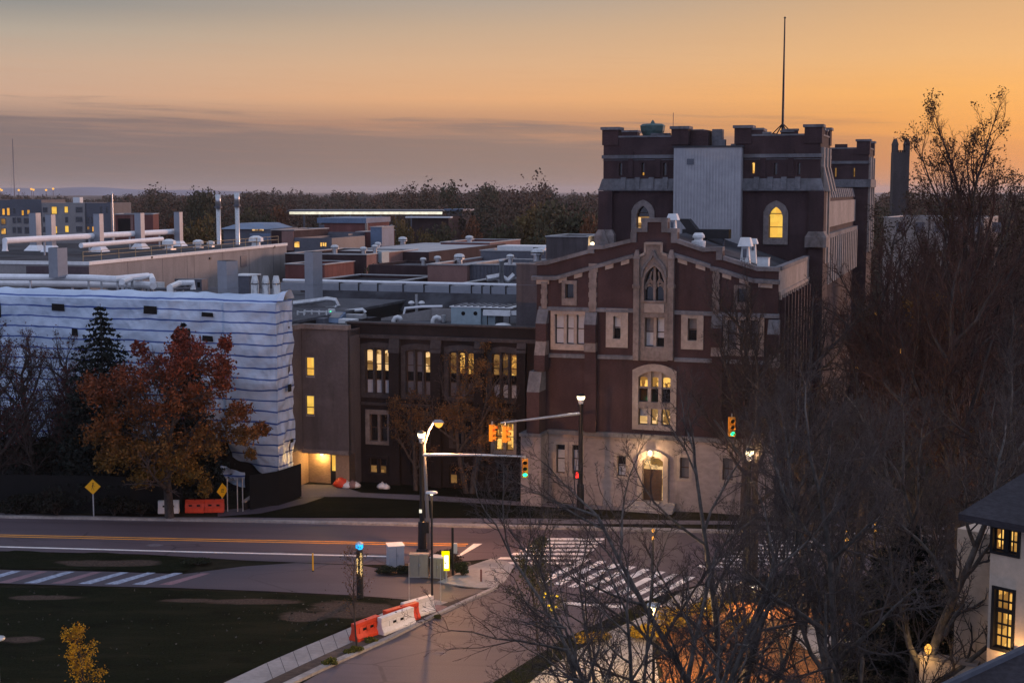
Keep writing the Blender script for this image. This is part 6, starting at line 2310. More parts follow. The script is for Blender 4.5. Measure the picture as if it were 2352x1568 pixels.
b, f, x1, z = block('lit_house', 'dark house with small lit orange windows glimpsed through the branches at the right edge', 'house', 2280, 2420, 705, 120, -20, 8, 'brickdk', 'roof', cap=False)
bwin(b, f, [(2318, 2325, 738, 750, 'litgold'), (2328, 2336, 736, 748, 'litgold'), (2324, 2336, 768, 780, 'litor'), (2340, 2348, 742, 752, 'litor')])
for (px, py, Y, lab) in ((1967, 852, 88, 'orange glowing lamp shining through the dark branches'), (2012, 722, 110, 'tiny orange lamp higher up among the branches'), (2070, 812, 82, 'tiny yellow lamp between two lichen trunks')):
    a = at(px, py, Y)
    t = thing('path_lamp', lab, 'lamp post', (a.x, a.y, 0))
    MB().tube([(0, 0, 0), (0, 0, a.z)], 0.07, 6).build('pole', M['black'], t)
    MB().lathe([(0.05, -0.1), (0.17 if Y < 100 and px < 2000 else 0.10, 0.05), (0.05, 0.25)], (0, 0, a.z), 8).build('lamp', M['bulbor'], t)
    if px < 2000:
        lamp('lamp_light', (0, -0.4, a.z), 90, (1, 0.5, 0.15), t, 0.1)

for (px, py, Y, r, lab) in ((1500, 1236, 70, 0.09, 'small pair of bright lights on a post seen through twigs above the crossing'), (1818, 1037, 86, 0.14, 'orange lit doorway lamp deep behind the twigs right of the lantern'), (2010, 1218, 60, 0.07, 'two tiny golden lights in the dark evergreen'), (1945, 1240, 64, 0.10, 'golden lamp low among the trunks left of the dark evergreen')):
    a = at(px, py, Y)
    t = thing('path_lamp', lab, 'lamp post', (a.x, a.y, 0))
    MB().tube([(0, 0, 0), (0, 0, a.z)], 0.05, 6).build('pole', M['black'], t)
    for k in (0, 1):
        MB().lathe([(0.03, -r), (r, 0), (0.03, r * 1.2)], (0, 0, a.z + k * r * 4.5), 8).build('lamp', M['bulbor'], t)
    if r > 0.08:
        lamp('lamp_light', (0, -0.3, a.z), 110, (1, 0.55, 0.2), t, 0.1)

# ================================================================== street furniture
def zat(px, py, Y):
    return at(px, py, Y).z


# ---- corner signal pole with lantern and mast arm
b0 = gp(970, 1271)
Yp = b0.y
sp = thing('signal_pole', 'black signal pole at the near corner whose mast arm holds a green light', 'signal pole', b0)
zl = zat(968, 1018, Yp)
mb = MB().tube([(0, 0, 0), (0, 0, 0.3), (0, 0, 0.34), (0, 0, 2.0), (0, 0, 2.05), (0, 0, zl)], [0.40, 0.36, 0.27, 0.24, 0.155, 0.115], 12)
mb.build('pole', M['black'], sp, smooth=False)


def lantern(parent, z, power, col=(1, 0.76, 0.45), s=1.0, x=0, y=0):
    MB().lathe([(0.10 * s, -0.02), (0.2 * s, 0.0), (0.2 * s, 0.06), (0.12 * s, 0.1)], (x, y, z), 10).build('lantern_base', M['black'], parent)
    MB().lathe([(0.13 * s, 0.1), (0.19 * s, 0.34), (0.22 * s, 0.38)], (x, y, z), 10).build('glass', M['whitepaint'], parent)
    MB().lathe([(0.12 * s, 0.36), (0.23 * s, 0.45), (0.25 * s, 0.62), (0.24 * s, 0.64)], (x, y, z), 12).build('lamp', M['bulb'], parent)
    MB().lathe([(0.27 * s, 0.64), (0.27 * s, 0.68), (0.10 * s, 0.78)], (x, y, z), 10).build('lantern_cap', M['black'], parent)
    lamp('lantern_light', (x, y - 0.05, z + 0.25 * s), power, col, parent, 0.2)


lantern(sp, zl, 380, (1, 0.66, 0.42))
zarm = zat(980, 1044, Yp)
e = at(1206, 1048, Yp - 1.2) - b0
MB().tube([(0.05, 0, zarm), (e.x * 0.5, e.y * 0.5, (zarm + e.z) / 2 + 0.05), (e.x, e.y, e.z)], [0.10, 0.075, 0.05], 8).build('mast_arm', M['galv'], sp)
for zz in (zat(967, 1172, Yp),):
    MB().box(-0.16, 0.0, -0.2, -0.1, zz - 0.1, zz + 0.1).build('push_button', M['litwhite'], sp)
mb = MB().box(0.12, 0.42, -0.22, 0.12, zat(985, 1222, Yp), zat(985, 1198, Yp))
mb.build('pedestrian_signal', M['black'], sp)


def signal_head(loc, rot, label, lit, housing='signalye', group='traffic signal heads'):
    """three-lamp traffic signal; faces local -y"""
    t = thing('traffic_signal', label, 'traffic light', loc, rot, group)
    MB().box(-0.18, 0.18, -0.12, 0.16, -1.1, 0.0).build('housing', M[housing], t)
    mb = MB().box(-0.03, 0.03, -0.02, 0.06, 0.0, 0.22)
    mb.build('hanger', M['galv'], t)
    for i, nm in enumerate(('red', 'amber', 'green')):
        zc = -0.19 - 0.36 * i
        on = (lit == nm)
        m = M['red'] if (on and nm == 'red') else M['ledge'] if on else M['dark']
        MB().tube([(0, -0.135, zc), (0, -0.125, zc)], 0.14, 14).build('lens', m, t)
        mb = MB()
        for k in range(9):
            a0, a1 = math.pi * (-0.15 + 1.3 * k / 9), math.pi * (-0.15 + 1.3 * (k + 1) / 9)
            mb.poly([(0.155 * math.cos(a0), -0.12, zc + 0.155 * math.sin(a0)), (0.155 * math.cos(a1), -0.12, zc + 0.155 * math.sin(a1)),
                     (0.15 * math.cos(a1), -0.36, zc + 0.15 * math.sin(a1) - 0.02), (0.15 * math.cos(a0), -0.36, zc + 0.15 * math.sin(a0) - 0.02)])
        mb.build('visor', M[housing], t)
    return t


se = b0 + e
signal_head(se + Vector((0, 0, -0.15)), 0.0, 'traffic light showing green at the tip of the near mast arm', 'green')
lamp('green_glow', (0.1, -0.5, -0.95), 8, (0.05, 1, 0.4), [o for o in C.objects if o.name.startswith('traffic_signal')][-1], 0.1)

# ---- cobra street lamp beside it
c0 = gp(986, 1262)
Yc = c0.y
cl = thing('street_lamp', 'grey steel street lamp with curved arm and glowing orange head', 'street lamp', c0)
zq = zat(974, 1020, Yc)
hx = at(1006, 970, Yc - 0.6) - c0
j = at(974, 1022, Yc) - c0
MB().tube([(0, 0, 0), (j.x, 0, j.z), (j.x + (hx.x - j.x) * 0.35, -0.2, j.z + (hx.z - j.z) * 0.65), (j.x + (hx.x - j.x) * 0.7, -0.4, hx.z + 0.02), (hx.x, hx.y, hx.z + 0.08)],
          [0.13, 0.095, 0.075, 0.065, 0.06], 10).build('pole', M['stack'], cl, smooth=True)
MB().hexa([(hx.x - 0.3, hx.y - 0.16, hx.z + 0.0), (hx.x + 0.36, hx.y - 0.16, hx.z), (hx.x + 0.36, hx.y + 0.16, hx.z), (hx.x - 0.3, hx.y + 0.16, hx.z)],
          [(hx.x - 0.2, hx.y - 0.1, hx.z + 0.16), (hx.x + 0.22, hx.y - 0.1, hx.z + 0.16), (hx.x + 0.22, hx.y + 0.1, hx.z + 0.16), (hx.x - 0.2, hx.y + 0.1, hx.z + 0.16)]).build('lamp_head', M['stack'], cl)
MB().lathe([(0.05, -0.32), (0.20, -0.22), (0.30, -0.01)], (hx.x + 0.05, hx.y, hx.z), 12).build('globe', M['bulbor'], cl)
lamp('street_light', (hx.x + 0.05, hx.y - 0.1, hx.z - 0.5), 3800, (1, 0.42, 0.13), cl, 0.2)

# ---- second signal pole on the far side with the arm to the left
b1 = gp(1333, 1178)
Y1 = b1.y
s2 = thing('signal_pole', 'black signal pole before the stone base whose arm holds two yellow signals', 'signal pole', b1)
z2 = zat(1333, 930, Y1)
MB().tube([(0, 0, 0), (0, 0, 0.3), (0, 0, 0.34), (0, 0, 2.0), (0, 0, 2.05), (0, 0, z2)], [0.40, 0.36, 0.27, 0.24, 0.17, 0.14], 12).build('pole', M['black'], s2)
lantern(s2, z2, 1350, (1, 0.74, 0.52), s=1.15)
e2 = at(1150, 971, Y1 - 3.0) - b1
zr2 = zat(1330, 949, Y1)
MB().tube([(-0.05, 0, zr2), (e2.x * 0.5, e2.y * 0.5, (zr2 + e2.z) / 2), (e2.x, e2.y, e2.z)], [0.12, 0.085, 0.055], 8).build('mast_arm', M['galv'], s2)
p = b1 + e2
signal_head(p + Vector((-0.55, 0.05, -0.12)), R(62), 'yellow cased traffic light turned half away, left of the pair on the far arm', 'red')
signal_head(p + Vector((0.32, 0.0, -0.18)), R(72), 'yellow cased traffic light turned aside, right of the pair on the far arm', 'red')
zz = zat(1327, 1088, Y1)
t = thing('pedestrian_signal', 'pedestrian signal with a glowing red hand on the black pole', 'pedestrian signal', b1 + Vector((-0.25, -0.28, zz)))
MB().box(-0.26, 0.22, -0.10, 0.12, -0.28, 0.30).build('housing', M['black'], t)
mb = MB()   # raised hand: palm, fingers, thumb
mb.box(-0.10, 0.09, -0.125, -0.115, -0.20, 0.02)
for i, h in enumerate((0.16, 0.22, 0.21, 0.15)):
    mb.box(-0.10 + i * 0.05, -0.065 + i * 0.05, -0.125, -0.115, 0.02, h)
mb.hexa([(-0.10, -0.125, -0.12), (-0.10, -0.125, -0.05), (-0.10, -0.115, -0.05), (-0.10, -0.115, -0.12)], [(-0.18, -0.125, 0.0), (-0.16, -0.125, 0.05), (-0.16, -0.115, 0.05), (-0.18, -0.115, 0.0)])
mb.build('hand_symbol', M['red'], t)

# ---- third signal pole among the branches
b2 = gp(1716, 1330)
Y2 = b2.y
s3 = thing('signal_pole', 'dark signal pole with a lit lantern almost hidden by bare twigs', 'signal pole', b2)
z3 = zat(1715, 1060, Y2)
MB().tube([(0, 0, 0), (0, 0, 0.34), (0, 0, 2.0), (0, 0, 2.05), (0, 0, z3)], [0.38, 0.27, 0.24, 0.16, 0.13], 12).build('pole', M['black'], s3)
lantern(s3, z3, 2600, (1, 0.66, 0.36), 1.0)
e3 = at(1640, 962, Y2 + 3) - b2
zr3 = z3 - 0.3
MB().tube([(-0.05, 0, zr3), (e3.x, e3.y, e3.z + 0.0)], [0.09, 0.05], 8).build('mast_arm', M['black'], s3)
MB().lathe([(0.0, -0.0), (0.22, 0.02), (0.22, 0.1), (0.0, 0.12)], (0.15, -0.2, zat(1716, 1108, Y2)), 10).build('pedestrian_signal', M['black'], s3)
p = at(1681, 958, Y2 + 2)
signal_head(p, 0.1, 'traffic light showing green through the bare twigs', 'green')

# ---- small lamp posts with disc heads
def disc_post(px, pbase, ptop, lab, power, pole='black', group='lamp posts with flat disc heads'):
    b = gp(px, pbase)
    t = thing('lamp_post', lab, 'lamp post', b, 0, group)
    h = zat(px, ptop, b.y)
    MB().tube([(0, 0, 0), (0, 0, 0.08), (0, 0, 0.1), (0, 0, h - 0.1)], [0.12, 0.12, 0.065, 0.05], 8).build('pole', M[pole], t)
    MB().lathe([(0.30, -0.03), (0.32, 0.0), (0.30, 0.05), (0.05, 0.1)], (0, 0, h), 16).build('disc_head', M['galv'], t)
    MB().lathe([(0.03, -0.14), (0.08, -0.12), (0.08, -0.04)], (0, 0, h), 10).build('lamp', M['bulb'], t)
    lamp('post_light', (0, 0, h - 0.3), power, (1, 0.62, 0.26), t, 0.25)
    return t


disc_post(993, 1405, 1131, 'slim lamp post with a pale flat disc head by the white barriers', 120)
disc_post(1500, 1640, 1389, 'slim lamp post with a glowing flat disc head under the bare tree', 7500)
disc_post(2, 1690, 1466, 'slim lamp post with a pale disc head at the left edge of the lawn', 150, 'stack')
disc_post(1733, 1400, 1348, 'short bollard lamp glowing between the bare trunks', 900)

# ---- emergency call tower with a blue beacon
b = gp(827, 1372)
t = thing('emergency_phone', 'slim black emergency call tower with a glowing blue beacon and lit side lettering', 'call tower', b)
h = zat(823, 1243, b.y)
MB().tube([(0, 0, 0), (0, 0, h - 0.42)], [0.20, 0.18], 12).build('column', M['black'], t)
MB().lathe([(0.13, h - 0.42), (0.20, h - 0.34), (0.20, h - 0.14)], (0, 0, 0), 12).build('beacon', M['bluelight'], t)
MB().lathe([(0.22, h - 0.14), (0.22, h - 0.10), (0.05, h)], (0, 0, 0), 12).build('cap', M['galv'], t)
lamp('beacon_light', (0, -0.4, h - 0.2), 6, (0.1, 0.4, 1), t, 0.1)


def vertical_text(body, parent, loc, rot, size, m, name='lettering', vertical=True):
    cu = bpy.data.curves.new(name, 'FONT')
    cu.body = '\n'.join(body) if vertical else body
    cu.size = size
    cu.align_x = 'CENTER'
    cu.space_line = 0.72
    cu.extrude = 0.002
    o = bpy.data.objects.new(name, cu)
    C.objects.link(o)
    dg = bpy.context.evaluated_depsgraph_get()
    dg.update()
    me = bpy.data.meshes.new_from_object(o.evaluated_get(dg))
    bpy.data.objects.remove(o)
    me.materials.clear()
    me.materials.append(m)
    q = bpy.data.objects.new(name, me)
    C.objects.link(q)
    q.parent = parent
    q.location = loc
    q.rotation_euler = rot
    return q


M['litletter'] = glow('lit lettering', (1.0, 0.66, 0.25), 1.6)
vertical_text('EMERGENCY', t, (0.10, -0.21, h - 0.72), (R(90), 0, R(20)), 0.20, M['litletter'])
vertical_text('ASSIST', t, (-0.10, -0.21, h - 1.0), (R(90), 0, R(-20)), 0.20, M['litletter'])

# ---- utility cabinets
def cabinet(px, pbase, ptop, w, d, rot, m, lab, top='whitepaint'):
    b = gp(px, pbase)
    t = thing('utility_cabinet', lab, 'cabinet', b, R(rot), None)
    h = zat(px, ptop, b.y)
    MB().box(-w / 2, w / 2, 0, d, 0.06, h - 0.05).build('casing', M[m], t)
    MB().box(-w / 2 - 0.03, w / 2 + 0.03, -0.03, d + 0.03, h - 0.05, h).build('lid', M[top], t)
    MB().box(-w / 2 - 0.05, w / 2 + 0.05, -0.05, d + 0.05, 0.0, 0.06).build('plinth', M['concrete'], t)
    mb = MB()
    mb.box(-0.008, 0.008, -0.012, 0.0, 0.12, h - 0.1)
    mb.build('door_gap', M['greymetal'], t)
    MB().box(0.05, 0.08, -0.04, 0.0, h * 0.5, h * 0.5 + 0.14).build('handle', M['galv'], t)
    return t


cabinet(911, 1303, 1253, 0.92, 0.9, 14, 'cabinet', 'pale grey utility cabinet with white lid beside the black signal pole')
cabinet(962, 1326, 1273, 1.05, 0.5, -2, 'cabinet2', 'tall grey green two door cabinet right in front of the signal pole', 'cabinet2')
cabinet(1003, 1328, 1280, 0.78, 0.7, -16, 'cabinet2', 'tan utility cabinet behind the slim lamp post', 'cabinet')

# ---- lit yellow parking sign on a post
b = gp(1025, 1336)
t = thing('lit_sign', 'small lit yellow sign box with bright white face on a post by the corner pavement', 'sign', b)
h0, h1 = zat(1025, 1310, b.y), zat(1025, 1266, b.y)
MB().tube([(0, 0, 0), (0, 0, h0)], 0.05, 8).build('post', M['galv'], t)
M['signglow'] = glow('lit yellow sign casing', (1.0, 0.86, 0.0), 1.3)
M['signface'] = glow('lit white sign face', (1.0, 0.97, 0.75), 2.2)
MB().box(-0.14, 0.19, 0, 0.12, h0, h1).build('casing', M['signglow'], t)
MB().box(-0.26, -0.14, 0.01, 0.11, h1 - 0.28, h1).build('header', M['signglow'], t)
MB().box(-0.10, 0.13, -0.02, 0.0, h0 + 0.14, h1 - 0.22).build('face', M['signface'], t)
mb = MB()
mb.box(-0.08, 0.04, -0.03, -0.02, h1 - 0.55, h1 - 0.52)
mb.box(-0.08, 0.0, -0.03, -0.02, h0 + 0.42, h0 + 0.5)
mb.build('marks', M['black'], t)
lamp('sign_light', (0, -0.5, (h0 + h1) / 2), 14, (1, 0.85, 0.2), t, 0.1)
# black post with a grey box
b = gp(1040, 1322)
t = thing('signal_post', 'thin black post with a pale grey box, next to the lit yellow sign', 'post', b)
MB().tube([(0, 0, 0), (0, 0, zat(1038, 1211, b.y))], 0.075, 8).build('pole', M['black'], t)
MB().box(0.06, 0.26, -0.1, 0.1, zat(1044, 1269, b.y), zat(1044, 1247, b.y)).build('control_box', M['cabinet'], t)
# stakes
for (px, pb, pt, mm, lab, w_) in ((719, 1311, 1270, 'signyel', 'thin yellow marker stake standing in the asphalt', 0.05), (1105, 1336, 1307, 'brickrd', 'short reddish marker post on the corner pavement', 0.06),
                                  (1012, 1385, 1295, 'galv', 'thin pale stake in front of the tan cabinet', 0.025), (940, 1400, 1292, 'galv', 'hair thin stake left of the slim lamp post', 0.02)):
    b = gp(px, pb)
    t = thing('marker_stake', lab, 'stake', b)
    MB().tube([(0, 0, 0), (0, 0, zat(px, pt, b.y))], w_, 6).build('stake', M[mm], t)
    MB().lathe([(w_ * 1.5, 0), (w_ * 1.5, 0.05)], (0, 0, 0), 6).build('foot', M['black'], t)

# ---- water filled barriers
def barrier(loc, rot, m, lab, tiltx=0.0, L=1.85, holes=True, group='plastic road barriers'):
    t = thing('road_barrier', lab, 'barrier', loc, rot, group)
    t.rotation_euler = (0, tiltx, rot)
    prof = [(-0.30, 0.0), (-0.30, 0.16), (-0.17, 0.42), (-0.13, 0.74), (-0.15, 0.78), (-0.15, 1.0), (0.15, 1.0), (0.15, 0.78), (0.13, 0.74), (0.17, 0.42), (0.30, 0.16), (0.30, 0.0)]
    mb = MB()
    segs = [(-L / 2, -L / 2 + 0.06, 0.05), (-L / 2 + 0.06, L / 2 - 0.06, 0.0), (L / 2 - 0.06, L / 2, 0.05)]
    n = len(prof)
    for (a, b, ins) in segs:
        base = len(mb.v)
        for x, k in ((a, 1 - ins if a == -L / 2 else 1), (b, 1 - ins if b == L / 2 else 1)):
            for (y, z) in prof:
                mb.v.append((x, y * k, z * (0.985 if k < 1 else 1) + (0.01 if k < 1 else 0)))
        for i in range(n):
            j2 = (i + 1) % n
            mb.f.append((base + i, base + j2, base + n + j2, base + n + i))
            mb.mi.append(0)
        mb.f.append(tuple(base + i for i in range(n)))
        mb.f.append(tuple(base + n + i for i in reversed(range(n))))
        mb.mi += [0, 0]
    # recessed ribs between panels
    for s in (-1, 1):
        for k in range(3):
            x = -0.55 + k * 0.55
            y0 = s * 0.15
            mb.hexa([(x - 0.12, s * 0.14, 0.40), (x + 0.12, s * 0.14, 0.40), (x + 0.12, s * 0.205, 0.40), (x - 0.12, s * 0.205, 0.40)],
                    [(x - 0.10, s * 0.12, 0.72), (x + 0.10, s * 0.12, 0.72), (x + 0.10, s * 0.155, 0.72), (x - 0.10, s * 0.155, 0.72)])
    mb.build('body', M[m], t)
    if holes:
        for k in (-0.28, 0.27):
            for s in (-1, 1):
                mb = MB().box(k - 0.11, k + 0.11, s * 0.175, s * 0.19, 0.5, 0.64) if s > 0 else MB().box(k - 0.11, k + 0.11, -0.19, -0.175, 0.5, 0.64)
                mb.build('fork_hole', M['dark'], t)
    t.scale = (1, 1, 0.86)
    for k in (-0.6, 0.0, 0.6):
        MB().tube([(k, 0, 0.99), (k, 0, 1.015)], 0.06, 10).build('filler_cap', M['dark'] if k == 0 else M[m], t)
    return t


def bar_between(p0, p1, m, lab, **k):
    a, b = gp(*p0), gp(*p1)
    rot = math.atan2(b.y - a.y, b.x - a.x)
    L = (b - a).length
    return barrier((a + b) / 2 + Vector((0, 0, 0.05)), rot, m, lab, L=L, **k)


bar_between((812, 1474), (868, 1452), 'orangeplastic', 'orange water filled barrier at the near end of the row on the pavement')
bar_between((872, 1459), (946, 1432), 'whiteplastic', 'white water filled barrier with two fork holes, in front of an orange one')
bar_between((884, 1442), (958, 1420), 'orangeplastic', 'orange barrier tucked behind the white one with fork holes', holes=False)
bar_between((925, 1424), (992, 1404), 'whiteplastic', 'white barrier at the far end of the row, by the slim lamp post', holes=False)
bar_between((427, 1177), (470, 1177), 'orangeplastic', 'orange barrier left of a pair across the street before the dark fence', group='orange barriers across the street')
bar_between((471, 1176.5), (515, 1176), 'orangeplastic', 'orange barrier right of a pair across the street, below a yellow sign', group='orange barriers across the street')
bar_between((364, 1179), (412, 1178), 'whiteplastic', 'white barrier half hidden behind the maple trunk across the street')
# black straps standing on the sidewalk
for (px, pb, pt, lab) in ((707 - 612 + 612 + 0, 0, 0, ''),):
    pass

# ---- yellow diamond signs
def diamond(px, py, half_w, half_h, Y, lab, walker):
    a = at(px, py, Y)
    s = half_h / F * Y
    yaw = math.acos(min(1, half_w / half_h))
    t = thing('diamond_sign', lab, 'road sign', (a.x, a.y, 0), yaw)
    MB().box(-0.04, 0.04, 0.02, 0.09, 0, a.z + s * 0.8).build('post', M['galv'], t)
    mb = MB().hexa([(0, 0, a.z - s), (s, 0, a.z), (0, 0, a.z + s), (-s, 0, a.z)], [(0, 0.015, a.z - s), (s, 0.015, a.z), (0, 0.015, a.z + s), (-s, 0.015, a.z)])
    mb.build('panel', M['signyel'], t)
    k = s / 0.6
    def P(x, z):
        return (x * k, -0.008, a.z + z * k)
    mb = MB()
    if walker:
        mb.tube([P(0.03, 0.27), (0.03 * k, -0.012, a.z + 0.27 * k)], 0.055 * k, 8)
        for p, q in (((0.02, 0.20), (-0.02, -0.02)), ((-0.02, -0.02), (0.10, -0.26)), ((-0.02, -0.02), (-0.13, -0.25)), ((0.02, 0.17), (0.13, 0.03)), ((0.02, 0.17), (-0.10, 0.05))):
            mb.bar(P(*p), P(*q), 0.055 * k, 0.012)
    else:
        for zz in (0.10, 0.0, -0.12):
            mb.box(-0.16 * k, 0.16 * k, -0.01, -0.004, a.z + (zz - 0.022) * k, a.z + (zz + 0.022) * k)
    mb.build('symbol', M['black'], t)
    lamp_ = None
    return t


diamond(213, 1117.5, 17.5, 18, 94.5, 'yellow diamond pedestrian sign before the dark fence at the left', True)
diamond(511, 1126, 10.5, 18, 96.5, 'narrow looking yellow diamond sign turned aside above the orange barriers', False)

# ---- construction fence with black screen
def fence(pix, h, lab, m='scrim'):
    w = [gp(x, y) for x, y in pix]
    t = thing('screen_fence', lab, 'fence', w[0])
    for i in range(len(w) - 1):
        a, b = w[i] - w[0], w[i + 1] - w[0]
        n = (b - a).normalized().cross(Vector((0, 0, 1))) * 0.02
        MB().hexa([a - n, b - n, b + n, a + n], [a - n + Vector((0, 0, h)), b - n + Vector((0, 0, h)), b + n + Vector((0, 0, h)), a + n + Vector((0, 0, h))]).build('screen', M[m], t)
        L = (b - a).length
        for k in range(int(L / 3) + 1):
            p = a.lerp(b, k * 3 / L)
            MB().tube([p, p + Vector((0, 0, h + 0.05))], 0.03, 6).build('post', M['scrim'], t)
    return t


fence([(-120, 1172), (300, 1180), (420, 1174)], 2.6, 'long black screened construction fence along the street at the left')
fence([(575, 1170), (640, 1158), (692, 1139)], 2.4, 'black screened fence below the hanging corner of the sheeting')
a0 = gp(545, 1174)
t = thing('chain_gate', 'open chain fence gate with grey posts beside the orange barriers', 'gate', a0)
for px in (523, 546, 558):
    p = gp(px, 1174) - a0
    MB().tube([p, p + Vector((0, 0, 2.3))], 0.04, 6).build('post', M['galv'], t)
p, q = gp(523, 1174) - a0, gp(546, 1174) - a0
MB().tube([p + Vector((0, 0, 2.2)), q + Vector((0, 0, 2.25))], 0.025, 6).build('rail', M['galv'], t)
# low ramp wall
a, b = gp(560, 1170), gp(618, 1152)
t = thing('ramp_wall', 'low concrete ramp wall rising behind the chain gate', 'wall', a)
d = b - a
n = Vector((0, 0, 1)).cross(d).normalized() * 0.12
MB().hexa([-n, d - n, d + n, n], [-n + Vector((0, 0, 0.5)), d - n + Vector((0, 0, 1.2)), d + n + Vector((0, 0, 1.2)), n + Vector((0, 0, 0.5))]).build('wall', M['brickdk'], t)
MB().hexa([-n * 1.3 + Vector((0, 0, 0.5)), d - n * 1.3 + Vector((0, 0, 1.2)), d + n * 1.3 + Vector((0, 0, 1.2)), n * 1.3 + Vector((0, 0, 0.5))],
          [-n * 1.3 + Vector((0, 0, 0.6)), d - n * 1.3 + Vector((0, 0, 1.3)), d + n * 1.3 + Vector((0, 0, 1.3)), n * 1.3 + Vector((0, 0, 0.6))]).build('coping', M['stonelt'], t)

# ---- bags and rubble by the entrance
def bag(px, py, s, m, lab):
    b = gp(px, py)
    rng = random.Random(int(px * 7))
    mb = MB()
    n, k = 5, 9
    prof = [(0.55, 0.0), (0.72, 0.18), (0.66, 0.42), (0.36, 0.66), (0.08, 0.80)]
    mb.lathe([(r * s * rng.uniform(0.9, 1.1), z * s) for r, z in prof], (0, 0, 0), k)
    mb.v = [(x * rng.uniform(0.85, 1.18), y * rng.uniform(0.85, 1.18), z * rng.uniform(0.92, 1.06)) for x, y, z in mb.v]
    t = thing('bag', lab, 'bag', b)
    mb.build('sack', M[m], t, smooth=True)
    MB().lathe([(0.07 * s, 0.78 * s), (0.14 * s, 0.9 * s)], (0, 0, 0), 6).build('neck', M[m], t)
    return t


bag(786, 1117, 0.95, 'orangeplastic', 'orange red debris bag at the foot of the annex wall')
bag(797, 1119, 0.6, 'whiteplastic', 'white bag right beside the orange red debris bag')
bag(810, 1119, 0.65, 'brickpk', 'pinkish bag right of the white one near the annex')
bag(818, 1119, 0.5, 'whiteplastic', 'small pale bag at the end of the heap by the annex')
bag(878, 1121, 0.55, 'whiteplastic', 'pale bag lying before the dark brick wall, left of two')
bag(887, 1122, 0.45, 'whiteplastic', 'smaller pale bag before the dark brick wall, right of two')

# ---- bushes at the cabinets
def bush(px, pbase, rx, rz, cols, lab, n=1600, size=0.10, seed=3, name='bush', cat='bush', group=None):
    b = gp(px, pbase)
    r = rx / F * b.y
    t = thing(name, lab, cat, b, 0, group)
    rg = np.random.default_rng(seed)
    h = rz / F * b.y
    pts = crown_points(rg, n, (0, 0, h * 0.55), (r, r * 0.8, h * 0.5), 9, 0.4)
    pts[:, 2] = np.maximum(pts[:, 2], 0.02)
    leaves_obj('foliage', pts, size, leafmat('bush leaves ' + str(seed), cols, 1.2), t, seed)
    mb = MB()
    for k in range(5):
        an = k * 1.26 + seed
        mb.tube([(0.04 * math.cos(an), 0.04 * math.sin(an), 0), (r * 0.5 * math.cos(an), r * 0.4 * math.sin(an), h * 0.7)], [0.025, 0.01], 5)
    mb.build('stem', M['bark'], t)
    return t


dk = [(0.010, 0.014, 0.008), (0.022, 0.026, 0.012), (0.014, 0.018, 0.012)]
bush(890, 1318, 30, 20, dk, 'low dark spreading shrub left of the two door cabinet', 1500, 0.09, 3)
bush(930, 1317, 30, 18, dk, 'low dark shrub between the pale cabinet and the two door cabinet', 1500, 0.09, 4)
bush(1022, 1300, 46, 46, [(0.035, 0.022, 0.014), (0.045, 0.030, 0.018)], 'rounded clipped brownish hedge behind the tan cabinet', 4200, 0.09, 5, 'hedge', 'hedge')
bush(1062, 1322, 20, 34, [(0.02, 0.032, 0.014), (0.04, 0.045, 0.02)], 'green shrub right of the black post on the corner', 1500, 0.10, 6)
bush(985, 1300, 16, 32, [(0.03, 0.040, 0.010), (0.02, 0.028, 0.010)], 'dark green shrub between the cabinets', 1100, 0.09, 7)
for k, (px, pb, rx, rz, s) in enumerate(((760, 1528, 26, 16, 11), (812, 1500, 24, 16, 12), (850, 1476, 22, 12, 13), (1005, 1419, 10, 8, 14))):
    bush(px, pb, rx, rz, [(0.07, 0.075, 0.012), (0.10, 0.09, 0.018), (0.05, 0.06, 0.012)],
         ('low yellow green plant nearest the camera on the verge', 'low yellow green plant below the orange barrier', 'low yellow green plant below the white barrier', 'small yellow green tuft by the slim lamp post')[k], 900, 0.10, s, 'plant', 'plant', 'yellow green plants on the verge')
bush(455, 1296, 44, 16, dk, 'dark ragged shrub at the end of the grass strip by the road', 1200, 0.10, 15)
for k, (px, pb, rx, rz, s_, lab) in enumerate(((40, 1181, 70, 46, 91, 'black leafy shrub mass before the fence at the left edge'), (130, 1183, 56, 60, 92, 'dark bush in front of the screened fence, left of the yellow sign'),
                                         (262, 1184, 46, 52, 93, 'dark bush right of the yellow pedestrian sign'), (325, 1184, 38, 40, 94, 'low dark bush between the yellow sign and the maple trunk'))):
    bush(px, pb, rx, rz, [(0.006, 0.007, 0.005), (0.012, 0.012, 0.008), (0.018, 0.010, 0.008)], lab, 2200, 0.15, s_)
yl = [(0.26, 0.17, 0.018), (0.34, 0.21, 0.02), (0.13, 0.13, 0.018)]
for k, (px, pb, rx, rz, s, lab) in enumerate(((1548, 1450, 60, 60, 21, 'yellowing shrub beneath the multi stemmed tree'), (1640, 1430, 54, 60, 22, 'yellowing shrub right of the multi stemmed tree'),
                                         (1480, 1470, 50, 40, 23, 'low yellowing shrub left of the glowing disc lamp'), (1700, 1455, 46, 50, 24, 'yellowing shrub farther right among the trunks'), (1360, 1475, 50, 26, 25, 'low amber shrub along the planted strip'))):
    bush(px, pb, rx, rz, yl, lab, 1500, 0.13, s)

